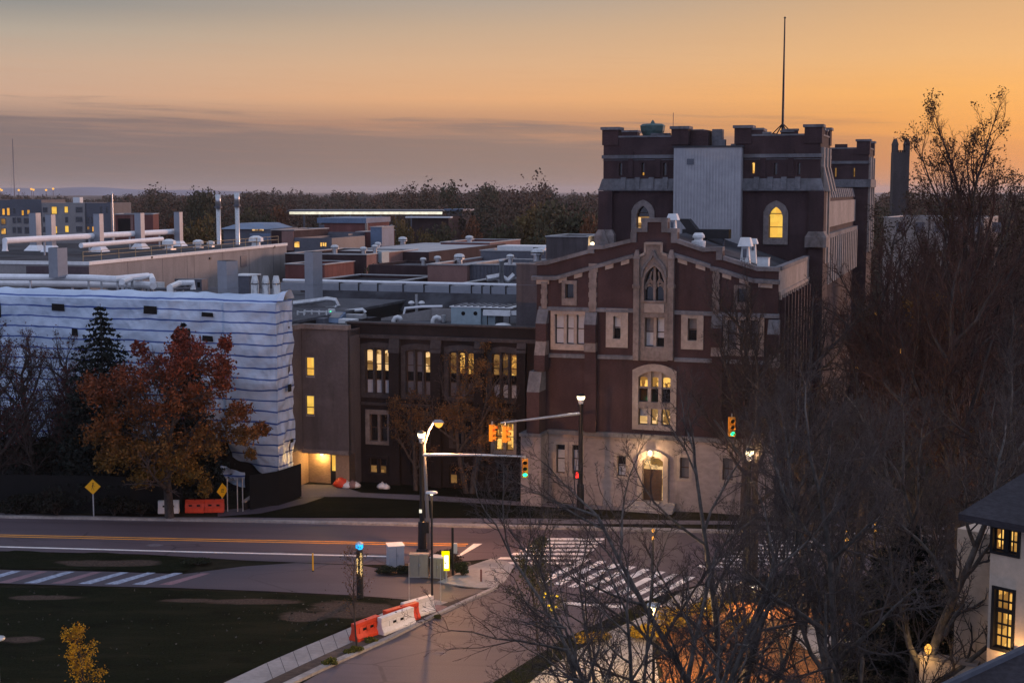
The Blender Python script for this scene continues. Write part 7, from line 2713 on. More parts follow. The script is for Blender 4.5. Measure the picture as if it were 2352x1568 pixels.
# ---- loose litter and stones on the lawn: uncountable
rng = np.random.default_rng(31)
P = []
for k in range(420):
    px, py = rng.uniform(-60, 900), rng.uniform(1355, 1590)
    if py > 1590 - (px - 480) * 0.45 - 20 and px > 480:
        continue
    if rng.random() < 0.5:
        px, py = 760 + rng.normal() * 120, 1415 + rng.normal() * 28
        if py > 1590 - (px - 480) * 0.45 - 20:
            continue
    p = gp(px, py)
    P.append((p.x, p.y, 0.03))
M['litter'] = leafmat('scattered pale litter', [(0.05, 0.042, 0.03), (0.025, 0.022, 0.014), (0.10, 0.095, 0.09)], 0.6)
tag(leaves_obj('ground_litter', np.array(P), 0.13, M['litter'], None, 8), 'pale scraps and fallen leaves scattered on the dark lawn', 'litter', kind='stuff')

# ---- stucco house at the lower right
HB = R(-48)
c = at(2270, 1400, 45)
Hf = Fr((c.x, c.y), HB)
hs = thing('stucco_house', 'cream stucco house with dark leaded windows lit orange inside, at the lower right', 'house', (c.x, c.y, 0), HB)
HWd = 7.0
ze = Hf.hit(2300, 1192)[1]
holes = []
hw = [((2281, 2336), 1211, 1268, 2), ((2283, 2324), 1350, 1490, 1)]
x0, x1, z0, z1 = Hf.box(2282, 2338, 1216, 1268)
holes.append(window(hs, x0, x1, z0, z1, w=0.10, proud=0.06, recess=0.16, lights=2, bars=(0.5,), frame='black', sash='black', mull=0.16, panes=[(0, 1, 'lit')]))
wa = (x0, x1, z0, z1)
x0, x1, z0, z1 = Hf.box(2284, 2325, 1355, 1489)
holes.append(window(hs, x0, x1, z0, z1, w=0.10, proud=0.06, recess=0.16, lights=1, bars=(0.20, 0.40, 0.80), frame='black', sash='black', panes=[(0, 0.62, 'lit'), (0.62, 0.66, 'dark'), (0.66, 1, 'lit')]))
mb = MB()
for q in range(1, 3):
    x = x0 + (x1 - x0) * q / 3
    mb.box(x - 0.02, x + 0.02, 0.10, 0.14, z0, z1)
mb.box(x0, x1, 0.06, 0.15, z0 + (z1 - z0) * 0.605, z0 + (z1 - z0) * 0.675)
mb.build('leading', M['black'], hs)
mb = MB()
for q in (1, 3):
    x = wa[0] + (wa[1] - wa[0]) * q / 4
    mb.box(x - 0.018, x + 0.018, 0.10, 0.14, wa[2], wa[3])
mb.build('leading', M['black'], hs)
M['stucco'] = mat('cream stucco', (0.58, 0.46, 0.36), 0.9, 0.08, 5, (1, 1, 1), 0.2, 0.1)
mb = MB()
mb.prism([(0, 0), (HWd, 0), (HWd, ze), (0, ze)], 0, 0.3, holes, 0, back=False)
mb.poly([(0, 0, 0), (0, 0, ze), (0, 6, ze), (0, 6, 0)])
mb.poly([(HWd, 0, 0), (HWd, 6, 0), (HWd, 6, ze), (HWd, 0, ze)])
mb.box(-2.6, -0.01, 2.4, 6, 0, ze - 1.2)
mb.build('wall', M['stucco'], hs)
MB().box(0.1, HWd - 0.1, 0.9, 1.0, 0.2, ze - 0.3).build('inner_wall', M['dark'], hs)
M['slate'] = mat('dark slate roof', (0.035, 0.030, 0.036), 0.75, 0.3, 4, (1, 1, 4), 0.4, 0.3)
ov = 0.75
mb = MB()
mb.hexa([(-ov, -ov, ze - 0.1), (HWd + ov, -ov, ze - 0.1), (HWd + ov, 7, ze - 0.1), (-ov, 7, ze - 0.1)], [(-ov, -ov, ze + 0.12), (HWd + ov, -ov, ze + 0.12), (HWd + ov, 7, ze + 0.12), (-ov, 7, ze + 0.12)])
mb.hexa([(-ov, -ov, ze + 0.12), (HWd + ov, -ov, ze + 0.12), (HWd + ov, 7, ze + 0.12), (-ov, 7, ze + 0.12)], [(1.6, 3, ze + 2.6), (HWd - 2, 3, ze + 2.6), (HWd - 2, 3.2, ze + 2.6), (1.6, 3.2, ze + 2.6)])
mb.build('roof', M['slate'], hs)
# porch roof in the corner of the picture
pa = [at(2160, 1592, 43), at(2352, 1488, 43.5), at(2520, 1400, 44)]
mb = MB()
zt_ = at(2352, 1490, 43.5).z
ly = 0.0
q0 = Hf.loc(at(2200, 1550, 42.0))
q1 = Hf.loc(at(2360, 1492, 42.0))
ph = thing('porch_roof', 'dark slate porch roof cutting across the bottom right corner', 'porch roof', at(2352, 1498, 42.2))
o = ph.location.copy()
A0, A1 = at(2120, 1600, 42.2) - o, at(2420, 1462, 42.2) - o
A2, A3 = at(2420, 1720, 39.5) - o, at(2080, 1760, 39.5) - o
mb.hexa([A3 - Vector((0, 0, 0.15)), A2 - Vector((0, 0, 0.15)), A1 - Vector((0, 0, 0.15)), A0 - Vector((0, 0, 0.15))], [A3, A2, A1, A0])
mb.build('slates', M['slate'], ph)
mb = MB()
mb.bar(A0 + Vector((0, 0, 0.06)), A1 + Vector((0, 0, 0.06)), 0.22, 0.14)
mb.build('ridge', M['greymetal'], ph)
mb = MB()
for (x, y) in ((0.3, -0.6), (0.5, -2.0)):
    mb.box(x, x + 0.15, y, y + 0.15, -o.z, -1.7 + y)
mb.build('post', M['stucco'], ph)
# wall lantern on the house
lx, lz = Hf.hit(2332, 1503)
MB().lathe([(0.05, -0.12), (0.085, 0.1), (0.04, 0.13)], (lx, -0.16, lz), 6).build('wall_lantern', glow('lantern glass', (1, 0.75, 0.3), 2.5), hs)
MB().lathe([(0.11, 0.13), (0.03, 0.2)], (lx, -0.16, lz), 6).build('lantern_cap', M['black'], hs)
lamp('lantern_light', (lx, -0.4, lz), 70, (1, 0.55, 0.2), hs, 0.1)
# low garden wall piece lit below
c = gp(2128, 1640)
# gate pillar with a glowing lamp, bottom right
b = at(2128, 1568, 47)
t = thing('garden_wall', 'pale stucco garden wall end, lit from its lamp, by the dark evergreen', 'wall', (b.x, b.y, 0), R(-30))
hz_ = at(2128, 1512, 47).z
MB().box(-0.25, 1.6, 0, 0.35, 0, hz_).build('wall', M['stucco'], t)
MB().box(-0.32, 1.67, -0.07, 0.42, hz_, hz_ + 0.1).build('coping', M['stonelt'], t)
MB().lathe([(0.05, 0), (0.12, 0.1), (0.12, 0.25), (0.04, 0.34)], (-0.02, 0.17, hz_ + 0.12), 8).build('lamp', M['bulbor'], t)
lamp('wall_light', (-0.1, -0.35, hz_ + 0.2), 18, (1, 0.6, 0.2), t, 0.1)

# ================================================================== trees
class Grow:
    """skeleton of a tree as tapered segments"""
    def __init__(self, seed):
        self.r = random.Random(seed)
        self.seg = []          # p0, p1, r0, r1, level
        self.tips = []

    def branch(self, p, d, L, r, lev, spec):
        R_ = self.r
        nseg = spec['n'][lev]
        wob = spec['wob'][lev]
        up = spec['up'][lev]
        last = lev >= spec['max']
        kids = spec['kids'][lev] if not last else 0
        start = spec['start'][lev]
        step = L / nseg
        r_end = r * spec['taper'][lev]
        pts = [p]
        rr = [r]
        for i in range(nseg):
            d = Vector((d.x + R_.gauss(0, wob), d.y + R_.gauss(0, wob), d.z + R_.gauss(0, wob) + up)).normalized()
            q = p + d * step
            r1 = r + (r_end - r) * (i + 1) / nseg
            self.seg.append((p, q, rr[-1], r1, lev))
            p = q
            pts.append(q)
            rr.append(r1)
        if last:
            self.tips.append((p, d))
            return
        k = max(1, int(round(kids * (0.8 + 0.4 * R_.random()))))
        a0 = R_.random() * 6.28
        for j in range(k):
            t = start + (1 - start) * (j + R_.random() * 0.8) / k
            t = min(t, 0.999)
            i = min(nseg - 1, int(t * nseg))
            f = t * nseg - i
            b = pts[i].lerp(pts[i + 1], f)
            dd = (pts[i + 1] - pts[i]).normalized()
            ref = Vector((0, 0, 1)) if abs(dd.z) < 0.9 else Vector((1, 0, 0))
            s = dd.cross(ref).normalized()
            u = s.cross(dd)
            an = a0 + j * 2.4 + R_.gauss(0, 0.3)
            ang = spec['ang'][lev] * (0.75 + 0.5 * R_.random())
            nd = dd * math.cos(ang) + (s * math.cos(an) + u * math.sin(an)) * math.sin(ang)
            ln = L * spec['len'][lev] * (1.05 - 0.55 * t) * (0.75 + 0.5 * R_.random())
            rb = min((rr[i] + (rr[i + 1] - rr[i]) * f) * 0.72, r * spec['rad'][lev])
            self.branch(b, nd, ln, max(rb, spec['rmin']), lev + 1, spec)
        # the leader forks at its tip
        if lev < spec['max']:
            for s_ in range(2):
                nd = Vector((d.x + R_.gauss(0, 0.35), d.y + R_.gauss(0, 0.35), d.z + R_.gauss(0, 0.25))).normalized()
                self.branch(p, nd, L * spec['len'][lev] * 0.55, max(r_end * 0.9, spec['rmin']), lev + 1, spec)

    def mesh(self, levels, k):
        s = [x for x in self.seg if x[4] in levels]
        n = len(s)
        p0 = np.array([tuple(x[0]) for x in s])
        p1 = np.array([tuple(x[1]) for x in s])
        r0 = np.array([x[2] for x in s])
        r1 = np.array([x[3] for x in s])
        d = p1 - p0
        d /= np.maximum(np.linalg.norm(d, axis=1), 1e-6)[:, None]
        p1 = p1 + d * (r1 * 0.25)[:, None]
        ref = np.where(np.abs(d[:, 2:3]) < 0.9, np.array([[0, 0, 1.0]]), np.array([[1.0, 0, 0]]))
        u = np.cross(d, ref)
        u /= np.linalg.norm(u, axis=1)[:, None]
        w = np.cross(d, u)
        v = np.empty((n, 2, k, 3))
        for j in range(k):
            an = 2 * math.pi * j / k
            o = u * math.cos(an) + w * math.sin(an)
            v[:, 0, j] = p0 + o * r0[:, None]
            v[:, 1, j] = p1 + o * r1[:, None]
        base = (np.arange(n) * 2 * k)[:, None]
        f = []
        for j in range(k):
            j2 = (j + 1) % k
            f.append(np.concatenate([base + j, base + j2, base + k + j2, base + k + j], axis=1))
        return v.reshape(-1, 3), np.concatenate(f)


def spec(max=4, n=(6, 5, 4, 3, 2), wob=(0.05, 0.14, 0.18, 0.22, 0.25), up=(0.05, 0.10, 0.08, 0.06, 0.04), kids=(9, 7, 6, 4, 0), start=(0.28, 0.2, 0.15, 0.1, 0),
         taper=(0.35, 0.3, 0.3, 0.35, 0.5), ang=(0.75, 0.7, 0.7, 0.75, 0.7), len=(0.52, 0.50, 0.50, 0.5, 0.5), rad=(0.5, 0.5, 0.55, 0.6, 0.6), rmin=0.007):
    return dict(max=max, n=n, wob=wob, up=up, kids=kids, start=start, taper=taper, ang=ang, len=len, rad=rad, rmin=rmin)


def bare_tree(seed, h, r, label, loc, stems=1, sp=None, bark='bark', twig='twig', spread=0.35, name='bare_tree', group=None, lean=(0, 0), leaves=None, trunk=0.62):
    gr = Grow(seed)
    sp = sp or spec()
    rg = random.Random(seed * 3 + 1)
    for k in range(stems):
        if stems == 1:
            d = Vector((lean[0], lean[1], 1)).normalized()
            p = Vector((0, 0, -0.1))
            hh, rr = h * trunk, r
        else:
            an = 6.28 * k / stems + rg.uniform(-0.4, 0.4)
            d = Vector((math.cos(an) * spread, math.sin(an) * spread, 1)).normalized()
            p = Vector((math.cos(an) * r * 0.6, math.sin(an) * r * 0.6, -0.1))
            hh, rr = h * trunk * rg.uniform(0.85, 1.05), r * rg.uniform(0.55, 0.8)
        gr.branch(p, d, hh, rr, 0, sp)
    t = thing(name, label, 'tree', loc, 0, group)
    k_ = h / max(max(q[1].z for q in gr.seg), 0.1)
    gr.seg = [(a * k_, b * k_, c, d, e) for a, b, c, d, e in gr.seg]
    gr.tips = [(p * k_, d) for p, d in gr.tips]
    v, f = gr.mesh((0, 1), 7)
    quads('trunk', v, f, M[bark], t, smooth=True)
    v, f = gr.mesh(tuple(range(2, sp['max'] + 1)), 3)
    quads('crown', v, f, M[twig], t)
    if leaves:
        n, size, m, keep = leaves
        rng = np.random.default_rng(seed)
        tips = np.array([tuple(p) for p, d in gr.tips])
        tips = tips[keep(tips)] if keep else tips
        i = rng.integers(0, len(tips), size=n)
        pts = tips[i] + rng.normal(size=(n, 3)) * size * 1.1
        leaves_obj('foliage', pts, size, m, t, seed)
    return t, gr


def ground_at(px, Y):
    a = at(px, HZ, Y)
    return Vector((a.x, Y, 0))


M['twiglt'] = mat('lightened front twigs', (0.060, 0.048, 0.046), 0.9, 0.35, 2)  # front copy, painted lighter than the rear twigs for depth contrast
# ---- the bare trees of the right hand foreground
dense = spec(kids=(9, 8, 7, 5, 0), up=(0.04, 0.10, 0.10, 0.08, 0.05))
multi = spec(kids=(7, 6, 5, 3, 0), up=(0.02, 0.05, 0.05, 0.04, 0.02), start=(0.18, 0.15, 0.1, 0.1, 0))
BG = 'bare trees at the right'
tA, _ = bare_tree(101, 13.6, 0.20, 'multi stemmed bare tree spreading over the glowing disc lamp', ground_at(1540, 46), stems=5, sp=multi, bark='barklt', spread=0.42, group=BG, trunk=0.66, twig='twiglt')
tB, _ = bare_tree(102, 17, 0.35, 'big bare tree with thick lichen grey forked trunk near the house', ground_at(2020, 47), stems=3, sp=dense, bark='barklt', spread=0.28, group=BG, trunk=0.64, twig='twiglt')
tC, _ = bare_tree(103, 18.3, 0.30, 'tall fine twigged bare tree before the right end of the gabled building', ground_at(1860, 70), sp=spec(kids=(13, 8, 7, 4, 0), up=(0.05, 0.14, 0.12, 0.08, 0.05), start=(0.36, .15, .1, .1, 0)), twig='twigdk', group=BG)
tD, _ = bare_tree(104, 19.5, 0.34, 'reddish bare tree in front of the long side of the castle hall', ground_at(1985, 78), sp=spec(kids=(13, 8, 7, 4, 0), up=(0.05, 0.14, 0.12, 0.08, 0.05), start=(0.36, .15, .1, .1, 0)), twig='twigred', group=BG)
more = [(tA, 1700, 52, 1.12, 2.2, 'multi stemmed bare tree right of the glowing disc lamp, before the lantern pole'),
        (tC, 1745, 80, 0.86, 0.7, 'bare tree standing before the stone base right of the door'), 
        (tD, 2120, 70, 1.0, 1.4, 'reddish bare tree left of the tallest tree'), (tD, 2250, 66, 1.05, 2.6, 'reddish bare tree above the stucco house roof'), (tC, 2330, 60, 1.0, 0.3, 'bare tree at the right edge above the stucco house'),
        (tB, 2170, 56, 0.95, 1.9, 'thick stemmed bare tree behind the house vine'), 
        (tD, 2200, 105, 1.1, 0.9, 'reddish bare tree in the back row behind the tallest tree'), (tC, 2320, 100, 1.12, 2.0, 'fine twigged bare tree in the back row at the right edge'), 
        
        (tD, 2120, 140, 1.05, 1.0, 'reddish bare tree far back before the lavender hall'), (tC, 2260, 135, 1.1, 3.7, 'fine twigged tree far back before the lavender hall'),
        
        (tC, 1725, 90, 0.98, 3.6, 'fine twigged bare tree against the right triple windows of the gabled building'), (tD, 2350, 85, 1.1, 1.9, 'reddish bare tree touching the right edge'), (tD, 2090, 84, 1.05, 2.0, 'reddish bare tree between the two rows'), (tC, 2260, 84, 1.1, 4.9, 'fine twigged bare tree right of the tallest tree'),
        (tA, 1430, 49, 0.85, 3.1, 'multi stemmed bare tree left of the glowing disc lamp')]
for (src, px, Y, sc, rz, lab) in more:
    dup(src, ground_at(px, Y), rz, lab, sc)

# ---- the tallest tree, still holding dark leaf clusters against the orange sky
M['leafdk'] = leafmat('dark lingering leaves', [(0.022, 0.014, 0.008), (0.05, 0.028, 0.012)], 0.5)
bare_tree(110, 27.2, 0.36, 'tallest tree at the right, dark leaf clusters against the orange sky', ground_at(2205, 76), sp=spec(kids=(14, 8, 6, 4, 0), len=(0.60, 0.5, 0.5, 0.5, 0.5), ang=(0.62, 0.5, 0.55, 0.6, 0.6), up=(0.04, 0.16, 0.18, 0.14, 0.1), start=(0.38, .2, .15, .1, 0)),
          twig='twigred', group=BG, trunk=0.72, leaves=(11000, 0.105, M['leafdk'], lambda p: (np.sin(p[:, 0] * 2.1) + np.sin(p[:, 2] * 1.7 + p[:, 1]) > 0.1)))
# thin half bare tree right of the far corner tower
bare_tree(111, 22.5, 0.22, 'slim leafy topped tree between the far corner tower and the gothic tower', ground_at(2035, 100), sp=spec(kids=(9, 6, 5, 3, 0), ang=(0.5, 0.5, 0.6, 0.7, 0.7), len=(0.36, .5, .5, .5, .5), start=(0.3, .2, .15, .1, 0)), twig='twigred', group=BG, trunk=0.72,
          leaves=(2600, 0.14, M['leafdk'], None))
M['leafamber'] = leafmat('amber leaves', [(0.10, 0.05, 0.012), (0.16, 0.075, 0.015), (0.06, 0.035, 0.012)], 0.6)
bare_tree(112, 16.5, 0.20, 'small amber leaved tree glimmering among the bare crowns at the upper right', ground_at(2235, 72), sp=spec(max=3, kids=(10, 6, 5, 0), n=(6, 4, 3, 2), len=(0.26, .5, .5, .5), ang=(0.45, .5, .6, .7)), name='amber_tree', trunk=0.8,
          leaves=(4200, 0.13, M['leafamber'], lambda p: p[:, 2] > 8))

# ---- maple in autumn colour
M['maple'] = leafmat('autumn maple leaves', [(0.15, 0.028, 0.014), (0.20, 0.050, 0.014), (0.24, 0.085, 0.014), (0.15, 0.075, 0.014), (0.19, 0.042, 0.016)], 0.32)
mb_ = gp(390, 1192)


def zoned_leaf(name, lowc, midc, topc, z0, z1):
    """leaves that turned red at the top of the tree first: colour by height in the crown"""
    m = leafmat(name, [lowc, midc], 0.5)
    t = m.node_tree
    b = t.nodes['Principled BSDF']
    Gn = NG(t)
    co = Gn.n('ShaderNodeTexCoord').outputs['Object']
    sp = Gn.n('ShaderNodeSeparateXYZ')
    t.links.new(co, sp.inputs[0])
    nz = Gn.noise(co, 0.45, 2)
    z = Gn.m('ADD', sp.outputs[2], Gn.m('MULTIPLY', Gn.m('SUBTRACT', nz, 0.5), 6.0))
    k = Gn.ramp(Gn.m('DIVIDE', Gn.m('SUBTRACT', z, z0), z1 - z0), [(0.0, tuple(lowc) + (1,)), (0.45, tuple(midc) + (1,)), (0.95, tuple(topc) + (1,))])
    ri = Gn.n('ShaderNodeNewGeometry').outputs['Random Per Island']
    k = Gn.mix(1.0, k, Gn.ramp(ri, [(0.0, (0.55,) * 3 + (1,)), (1.0, (1.45,) * 3 + (1,))]), 'MULTIPLY')
    t.links.new(k, b.inputs['Base Color'])
    return m


M['maple'] = zoned_leaf('autumn maple leaves', (0.130, 0.070, 0.014), (0.130, 0.046, 0.014), (0.135, 0.030, 0.018), 3.0, 12.0)
mt, gr = bare_tree(120, 12.2, 0.34, 'large orange and red maple in front of the white sheeting', mb_, sp=spec(max=3, kids=(12, 7, 5, 0), n=(6, 5, 3, 2), wob=(0.04, 0.12, 0.18, 0.2), up=(0.03, 0.07, 0.03, 0.0), start=(0.22, 0.2, 0.15, 0), len=(0.66, 0.5, 0.5, 0.5), ang=(0.95, 0.7, 0.7, 0.7)),
                   name='maple_tree', trunk=0.72)
for ch in list(mt.children):
    if ch.name.startswith('foliage'):
        bpy.data.objects.remove(ch)
rng = np.random.default_rng(120)
lobes = []
dm = pm(mb_.y)
for (px, py, rx, rz, w) in ((430, 815, 70, 55, 1.0), (380, 850, 80, 60, 1.0), (500, 850, 48, 60, .8), (300, 880, 70, 50, .9), (230, 900, 62, 55, .8), (450, 910, 90, 60, 1.1), (340, 950, 90, 60, 1.1), (240, 985, 62, 60, .8), (545, 945, 42, 40, .5),
                            (560, 1000, 62, 34, .6), (470, 1010, 70, 55, .9), (390, 1040, 80, 60, 1.0), (300, 1040, 70, 50, .9), (250, 1060, 40, 40, .4), (430, 1085, 62, 36, .6), (340, 1095, 52, 30, .5), (415, 775, 26, 26, .3), (520, 790, 22, 26, .25),
                            (600, 985, 26, 22, .2), (575, 1040, 26, 16, .15), (470, 1120, 26, 22, .2), (320, 800, 26, 22, .2)):
    for s in (-1, 0, 1):
        c = at(px, py, mb_.y + s * rx * dm * 0.9) - mb_
        lobes.append((c, rx * dm, rz * dm, w / 3))
W_ = np.array([l[3] for l in lobes])
idx = rng.choice(len(lobes), size=27000, p=W_ / W_.sum())
cs = np.array([tuple(l[0]) for l in lobes])[idx]
rd = np.array([(l[1], l[1] * 0.9, l[2]) for l in lobes])[idx]
# each lobe is a cluster of leaf sprays, so sky and sheeting show between them
sub = rng.normal(size=(len(lobes) * 16, 3))
sub /= np.linalg.norm(sub, axis=1)[:, None]
sub *= rng.uniform(0.35, 1.0, size=(len(sub), 1))
si = idx * 16 + rng.integers(0, 16, size=len(idx))
pts = cs + rd * (sub[si] * 0.85 + rng.normal(size=(len(idx), 3)) * 0.125)
leaves_obj('foliage', pts, 0.19, M['maple'], mt, 121)

# ---- dark conifers in front of the sheeting
def conifer(px, Y, ptop, rb, lab, seed, n=9000, m=None):
    b = ground_at(px, Y)
    h = at(px, ptop, Y).z
    t = thing('spruce_tree', lab, 'tree', b)
    MB().tube([(0, 0, 0), (0, 0, h * 0.5), (0, 0, h)], [0.2, 0.12, 0.02], 8).build('trunk', M['bark'], t)
    rg = np.random.default_rng(seed)
    P = []
    z = 1.2
    while z < h - 0.1:
        f = 1 - z / h
        r = rb * (f ** 0.62) * rg.uniform(0.78, 1.12)
        nb = max(5, int(20 * f) + 5)
        for k in range(nb):
            an = 6.28 * (k + rg.random()) / nb
            L = r * rg.uniform(0.75, 1.15)
            m_ = int(60 * f) + 14
            s = rg.random(m_) ** 0.7
            droop = -0.28 * L * s ** 1.5 + 0.12 * L * s ** 3
            P.append(np.stack([np.cos(an) * L * s + rg.normal(size=m_) * 0.09 * L * s, np.sin(an) * L * s + rg.normal(size=m_) * 0.09 * L * s, z + droop + rg.normal(size=m_) * 0.05], axis=1))
        z += 0.34 + 0.12 * f
    P = np.concatenate(P)
    leaves_obj('crown', P, 0.24, m or M['needle'], t, seed)
    return t


M['needle'] = leafmat('spruce needles', [(0.006, 0.009, 0.009), (0.012, 0.017, 0.013)], 0.8)
conifer(222, 99, 697, 4.2, 'dark blue green spruce rising left of the maple', 41)
conifer(414, 99.5, 742, 3.0, 'spruce whose tip just shows above the maple', 42)
conifer(2120, 52, 1190, 3.0, 'dark dense evergreen left of the stucco house', 43)
conifer(2050, 58, 1250, 2.6, 'dark evergreen half hidden among the trunks', 44)
# far left bare tree with a little red leaf, and dark shrub mass beneath
M['leafred'] = leafmat('sparse red leaves', [(0.10, 0.018, 0.016), (0.05, 0.018, 0.012)], 0.5)
tE, _ = bare_tree(130, 12.5, 0.26, 'bare tree with sparse red leaves at the left edge before the sheeting', ground_at(60, 100), sp=spec(kids=(13, 8, 6, 4, 0), up=(0.05, 0.13, 0.11, 0.08, 0.05), start=(0.15, .15, .1, .1, 0), ang=(0.8, 0.7, 0.7, .7, .7)), trunk=0.62, leaves=(2600, 0.12, M['leafred'], None))
bare_tree(131, 9.5, 0.22, 'smaller dark bare tree between the left edge and the spruce', ground_at(150, 101), sp=spec(kids=(11, 8, 6, 3, 0), start=(0.15, .15, .1, .1, 0)), leaves=(1800, 0.12, M['leafred'], None))
M['darkleaf'] = leafmat('dark evergreen leaves', [(0.007, 0.009, 0.006), (0.014, 0.016, 0.009)], 0.5)
for k, (px, Y, rx, h, s, lab) in enumerate(((30, 101, 3.6, 7.0, 51, 'dark leafy shrub at the left edge below the red leaved tree'), (120, 102, 3.2, 6.0, 52, 'dark leafy shrub left of the spruce foot'), (210, 101, 3.0, 5.0, 53, 'dark shrub below the maple\'s left side'),
                                            (2190, 50, 1.6, 8.6, 54, 'dark glossy leaved climber standing against the stucco house'))):
    b = ground_at(px, Y)
    t = thing('large_shrub', lab, 'shrub', b)
    rg = np.random.default_rng(s)
    leaves_obj('foliage', np.maximum(crown_points(rg, 5200, (0, 0, h * 0.5), (rx, rx * 0.8, h * 0.5), 12, 0.3), [-99, -99, 0.05]), 0.19 if px < 1000 else 0.14, M['darkleaf'], t, s)
    MB().tube([(0, 0, 0), (0.1, 0, h * 0.6)], [0.12, 0.05], 6).build('stem', M['bark'], t)

dup(tE, ground_at(-30, 99), 2.2, 'second bare tree cut by the left edge', 1.05)
dup(tE, ground_at(120, 104), 4.0, 'thin bare tree close against the sheeting left of the spruce', 0.95)
# ---- thin brown leaved trees before the dark building
M['leafbr'] = leafmat('brown dry leaves', [(0.075, 0.036, 0.018), (0.13, 0.066, 0.024), (0.05, 0.026, 0.014)], 0.5)
bD = gp(1078, 1132)
bare_tree(140, 11.0, 0.34, 'spreading tree with dry brown leaves in front of the dark building', bD, stems=2, sp=spec(max=4, kids=(7, 6, 5, 3, 0), wob=(0.06, .16, .2, .22, .25), ang=(1.05, .7, .7, .7, .7), len=(0.80, .52, .5, .5, .5), start=(0.25, .2, .15, .1, 0)), spread=0.12, bark='bark', name='brown_leaf_tree', trunk=0.66,
          leaves=(9500, 0.12, M['leafbr'], lambda p: (np.sin(p[:, 0] * 0.9 + 1) + np.sin(p[:, 2] * 1.3) + 0.4 * np.sin(p[:, 1] * 2)) > -0.1))
bare_tree(141, 7.5, 0.2, 'smaller brown leaved tree left of the spreading one before the dark building', gp(955, 1126), sp=spec(max=3, kids=(9, 6, 5, 0), n=(5, 4, 3, 2), ang=(0.8, .7, .7, .7)), name='brown_leaf_tree', leaves=(2600, 0.12, M['leafbr'], None))
# ---- young street trees
b = gp(820, 1486)
bare_tree(142, 5.2, 0.05, 'thin sapling with a few brown leaves beside the blue beacon tower', b, sp=spec(max=3, kids=(11, 5, 4, 0), n=(6, 4, 3, 2), start=(0.3, .2, .2, 0), len=(0.3, .5, .5, .5), rmin=0.005, ang=(0.55, .6, .7, .7)), name='sapling', trunk=0.85, leaves=(420, 0.075, M['leafbr'], None))
M['leafye'] = leafmat('golden leaves', [(0.36, 0.17, 0.008), (0.48, 0.24, 0.012), (0.28, 0.13, 0.010)], 1.5)
b = ground_at(150, 59)
t, _ = bare_tree(143, 3.6, 0.05, 'small bright golden leaved tree on the lawn at the lower left', b, sp=spec(max=3, kids=(12, 6, 4, 0), n=(6, 4, 3, 2), start=(0.2, .2, .2, 0), len=(0.36, .5, .5, .5), rmin=0.005), name='golden_tree', trunk=0.8, leaves=(1900, 0.085, M['leafye'], None))
b = gp(1236, 1492)
M['leafol'] = leafmat('olive leaves', [(0.020, 0.026, 0.012), (0.045, 0.045, 0.018)], 0.8)
t, _ = bare_tree(144, 5.6, 0.07, 'small olive leaved tree with golden lights beside the side street', b, sp=spec(max=3, kids=(15, 7, 5, 0), n=(6, 4, 3, 2), start=(0.28, .2, .2, 0), len=(0.4, .5, .5, .5), rmin=0.006, ang=(0.9, .7, .7, .7)), name='young_tree', trunk=0.85, leaves=(3600, 0.085, M['leafol'], None))
M['goldlight'] = glow('golden lamp blobs', (1.0, 0.62, 0.03), 1.6)
lt = thing('lamp_blobs', 'golden blobs standing in for lamp light seen through the small olive leaved tree', 'lamp glow', at(1262, 1380, b.y - 0.6))
rg = random.Random(5)
for k in range(13):
    x, z = rg.uniform(-0.42, 0.42), rg.uniform(-0.42, 0.42)
    if abs(x) + abs(z) > 0.62:
        continue
    MB().lathe([(0.02, -0.05), (0.075, 0), (0.02, 0.05)], (x, rg.uniform(-0.2, 0.2), z), 8).build('bulb', M['goldlight'], lt)  # glowing blobs stand in for one lamp seen through leaves
MB().tube([(-0.4, 0, 0.1), (0, 0, -0.3), (0.4, 0, 0.1), (0, 0, 0.45)], 0.008, 4).build('added_cable', M['black'], lt)  # made-up cable to hang the blobs on
lamp('cluster_light', (0, -0.3, 0), 16, (1, 0.65, 0.1), lt, 0.3)

# ---- single trees of the middle distance, in front of the far wood
M['mid1'] = leafmat('green brown crowns', [(0.026, 0.030, 0.016), (0.054, 0.050, 0.023), (0.075, 0.050, 0.025)], 0.25)
M['mid2'] = leafmat('olive gold crowns', [(0.08, 0.064, 0.022), (0.13, 0.082, 0.028), (0.058, 0.054, 0.022)], 0.25)
M['mid3'] = leafmat('rust crowns', [(0.085, 0.034, 0.018), (0.12, 0.048, 0.020), (0.055, 0.028, 0.016)], 0.25)
mids = {}


def mid_tree(kind, px, ptop, pbase, w, Y, lab, rz=0.0):
    """broad crowned tree; the first of each kind is built, the others are copies"""
    top, base = at(px, ptop, Y), at(px, pbase, Y)
    h = 12.0
    sc = (top.z) / h
    sw = (w / F * Y) / 9.0
    loc = (top.x, Y, 0)
    if kind not in mids:
        t = thing('broad_tree', lab, 'tree', loc, rz, 'broad crowned trees in the middle distance')
        rg = np.random.default_rng(60 + len(mids))
        leaves_obj('crown', crown_points(rg, 3600, (0, 0, 6.8), (4.5, 4.5, 5.2), 16, 0.5), 0.55, M[kind], t, 61)
        MB().tube([(0, 0, 0), (0.1, 0, 4), (0, 0.1, 8)], [0.3, 0.2, 0.05], 6).build('trunk', M['bark'], t)
        mids[kind] = t
        t.scale = (sw, sw, sc)
        return t
    return dup(mids[kind], loc, rz, lab, (sw, sw, sc))


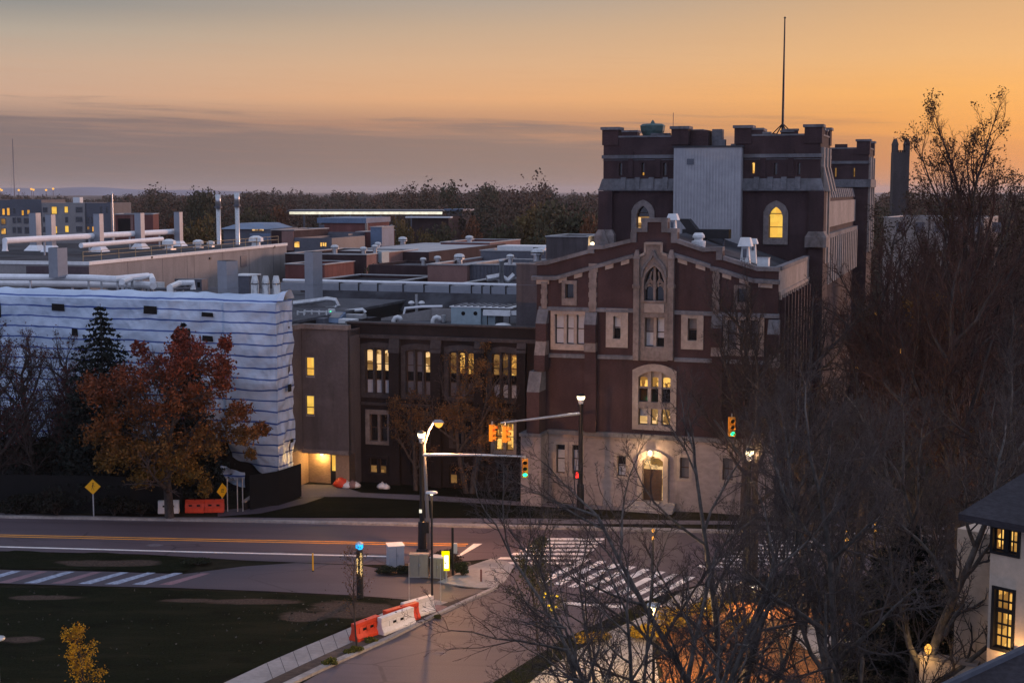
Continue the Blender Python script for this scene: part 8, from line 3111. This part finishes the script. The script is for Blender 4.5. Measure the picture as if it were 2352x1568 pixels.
for i, a_ in enumerate((('mid2', 452, 498, 545, 95, 262, 'olive gold tree behind the last grey stack'), ('mid1', 1010, 505, 556, 80, 285, 'dark green round tree before the stand tower'), ('mid2', 925, 500, 552, 62, 290, 'yellow green tree left of the dark round one'),
                        ('mid1', 1300, 452, 560, 150, 262, 'broad dark tree beside the castle tower'), ('mid2', 1225, 470, 560, 110, 275, 'broad olive tree left of the castle tower'), ('mid1', 1160, 500, 560, 90, 270, 'dark tree behind the long white air plant'),
                        ('mid3', 1090, 505, 560, 70, 300, 'rust coloured tree right of the stand tower'), ('mid3', 1355, 500, 575, 80, 235, 'rust brown tree low against the castle wall'), ('mid1', 590, 470, 525, 90, 330, 'dark tree right of the steel chimneys'),
                        ('mid1', 470, 425, 500, 90, 420, 'tallest dark tree above the steel chimneys'), ('mid3', 640, 480, 530, 80, 340, 'rust tree before the stadium stand\'s left end'), ('mid1', 1240, 520, 575, 90, 240, 'low dark tree behind the beige penthouse'),
                        ('mid2', 985, 530, 566, 70, 262, 'low olive tree by the pale flat roof'), ('mid1', 880, 525, 575, 60, 255, 'dark narrow tree beside the blue stair tower'), ('mid3', 400, 505, 545, 70, 270, 'rust tree behind the brick cube'),
                        ('mid1', 1030, 412, 470, 46, 520, 'tall tree breaking the skyline, left of two'), ('mid1', 1120, 414, 470, 56, 520, 'tall tree breaking the skyline, right of two'),
                        ('mid1', 880, 600, 640, 110, 158, 'brown green garden tree in the courtyard behind the rear wing'))):
    mid_tree(*a_, rz=i * 1.3)

# ================================================================== the evening air
hz = MB().box(-9200, 9200, -80, 15200, -1.2, 60).build('haze', bpy.data.materials.new('evening haze'))
hz['kind'] = 'stuff'
hz['label'] = 'thin evening haze over the campus and the far wood'
hm_ = hz.data.materials[0]
hm_.use_nodes = True
hm_.node_tree.nodes.clear()
_g = NG(hm_.node_tree)
_v = _g.n('ShaderNodeVolumePrincipled')
_v.inputs['Color'].default_value = (0.80, 0.74, 0.76, 1)
_v.inputs['Density'].default_value = 0.00008
_v.inputs['Anisotropy'].default_value = 0.2
_o = _g.n('ShaderNodeOutputMaterial')
hm_.node_tree.links.new(_v.outputs[0], _o.inputs['Volume'])
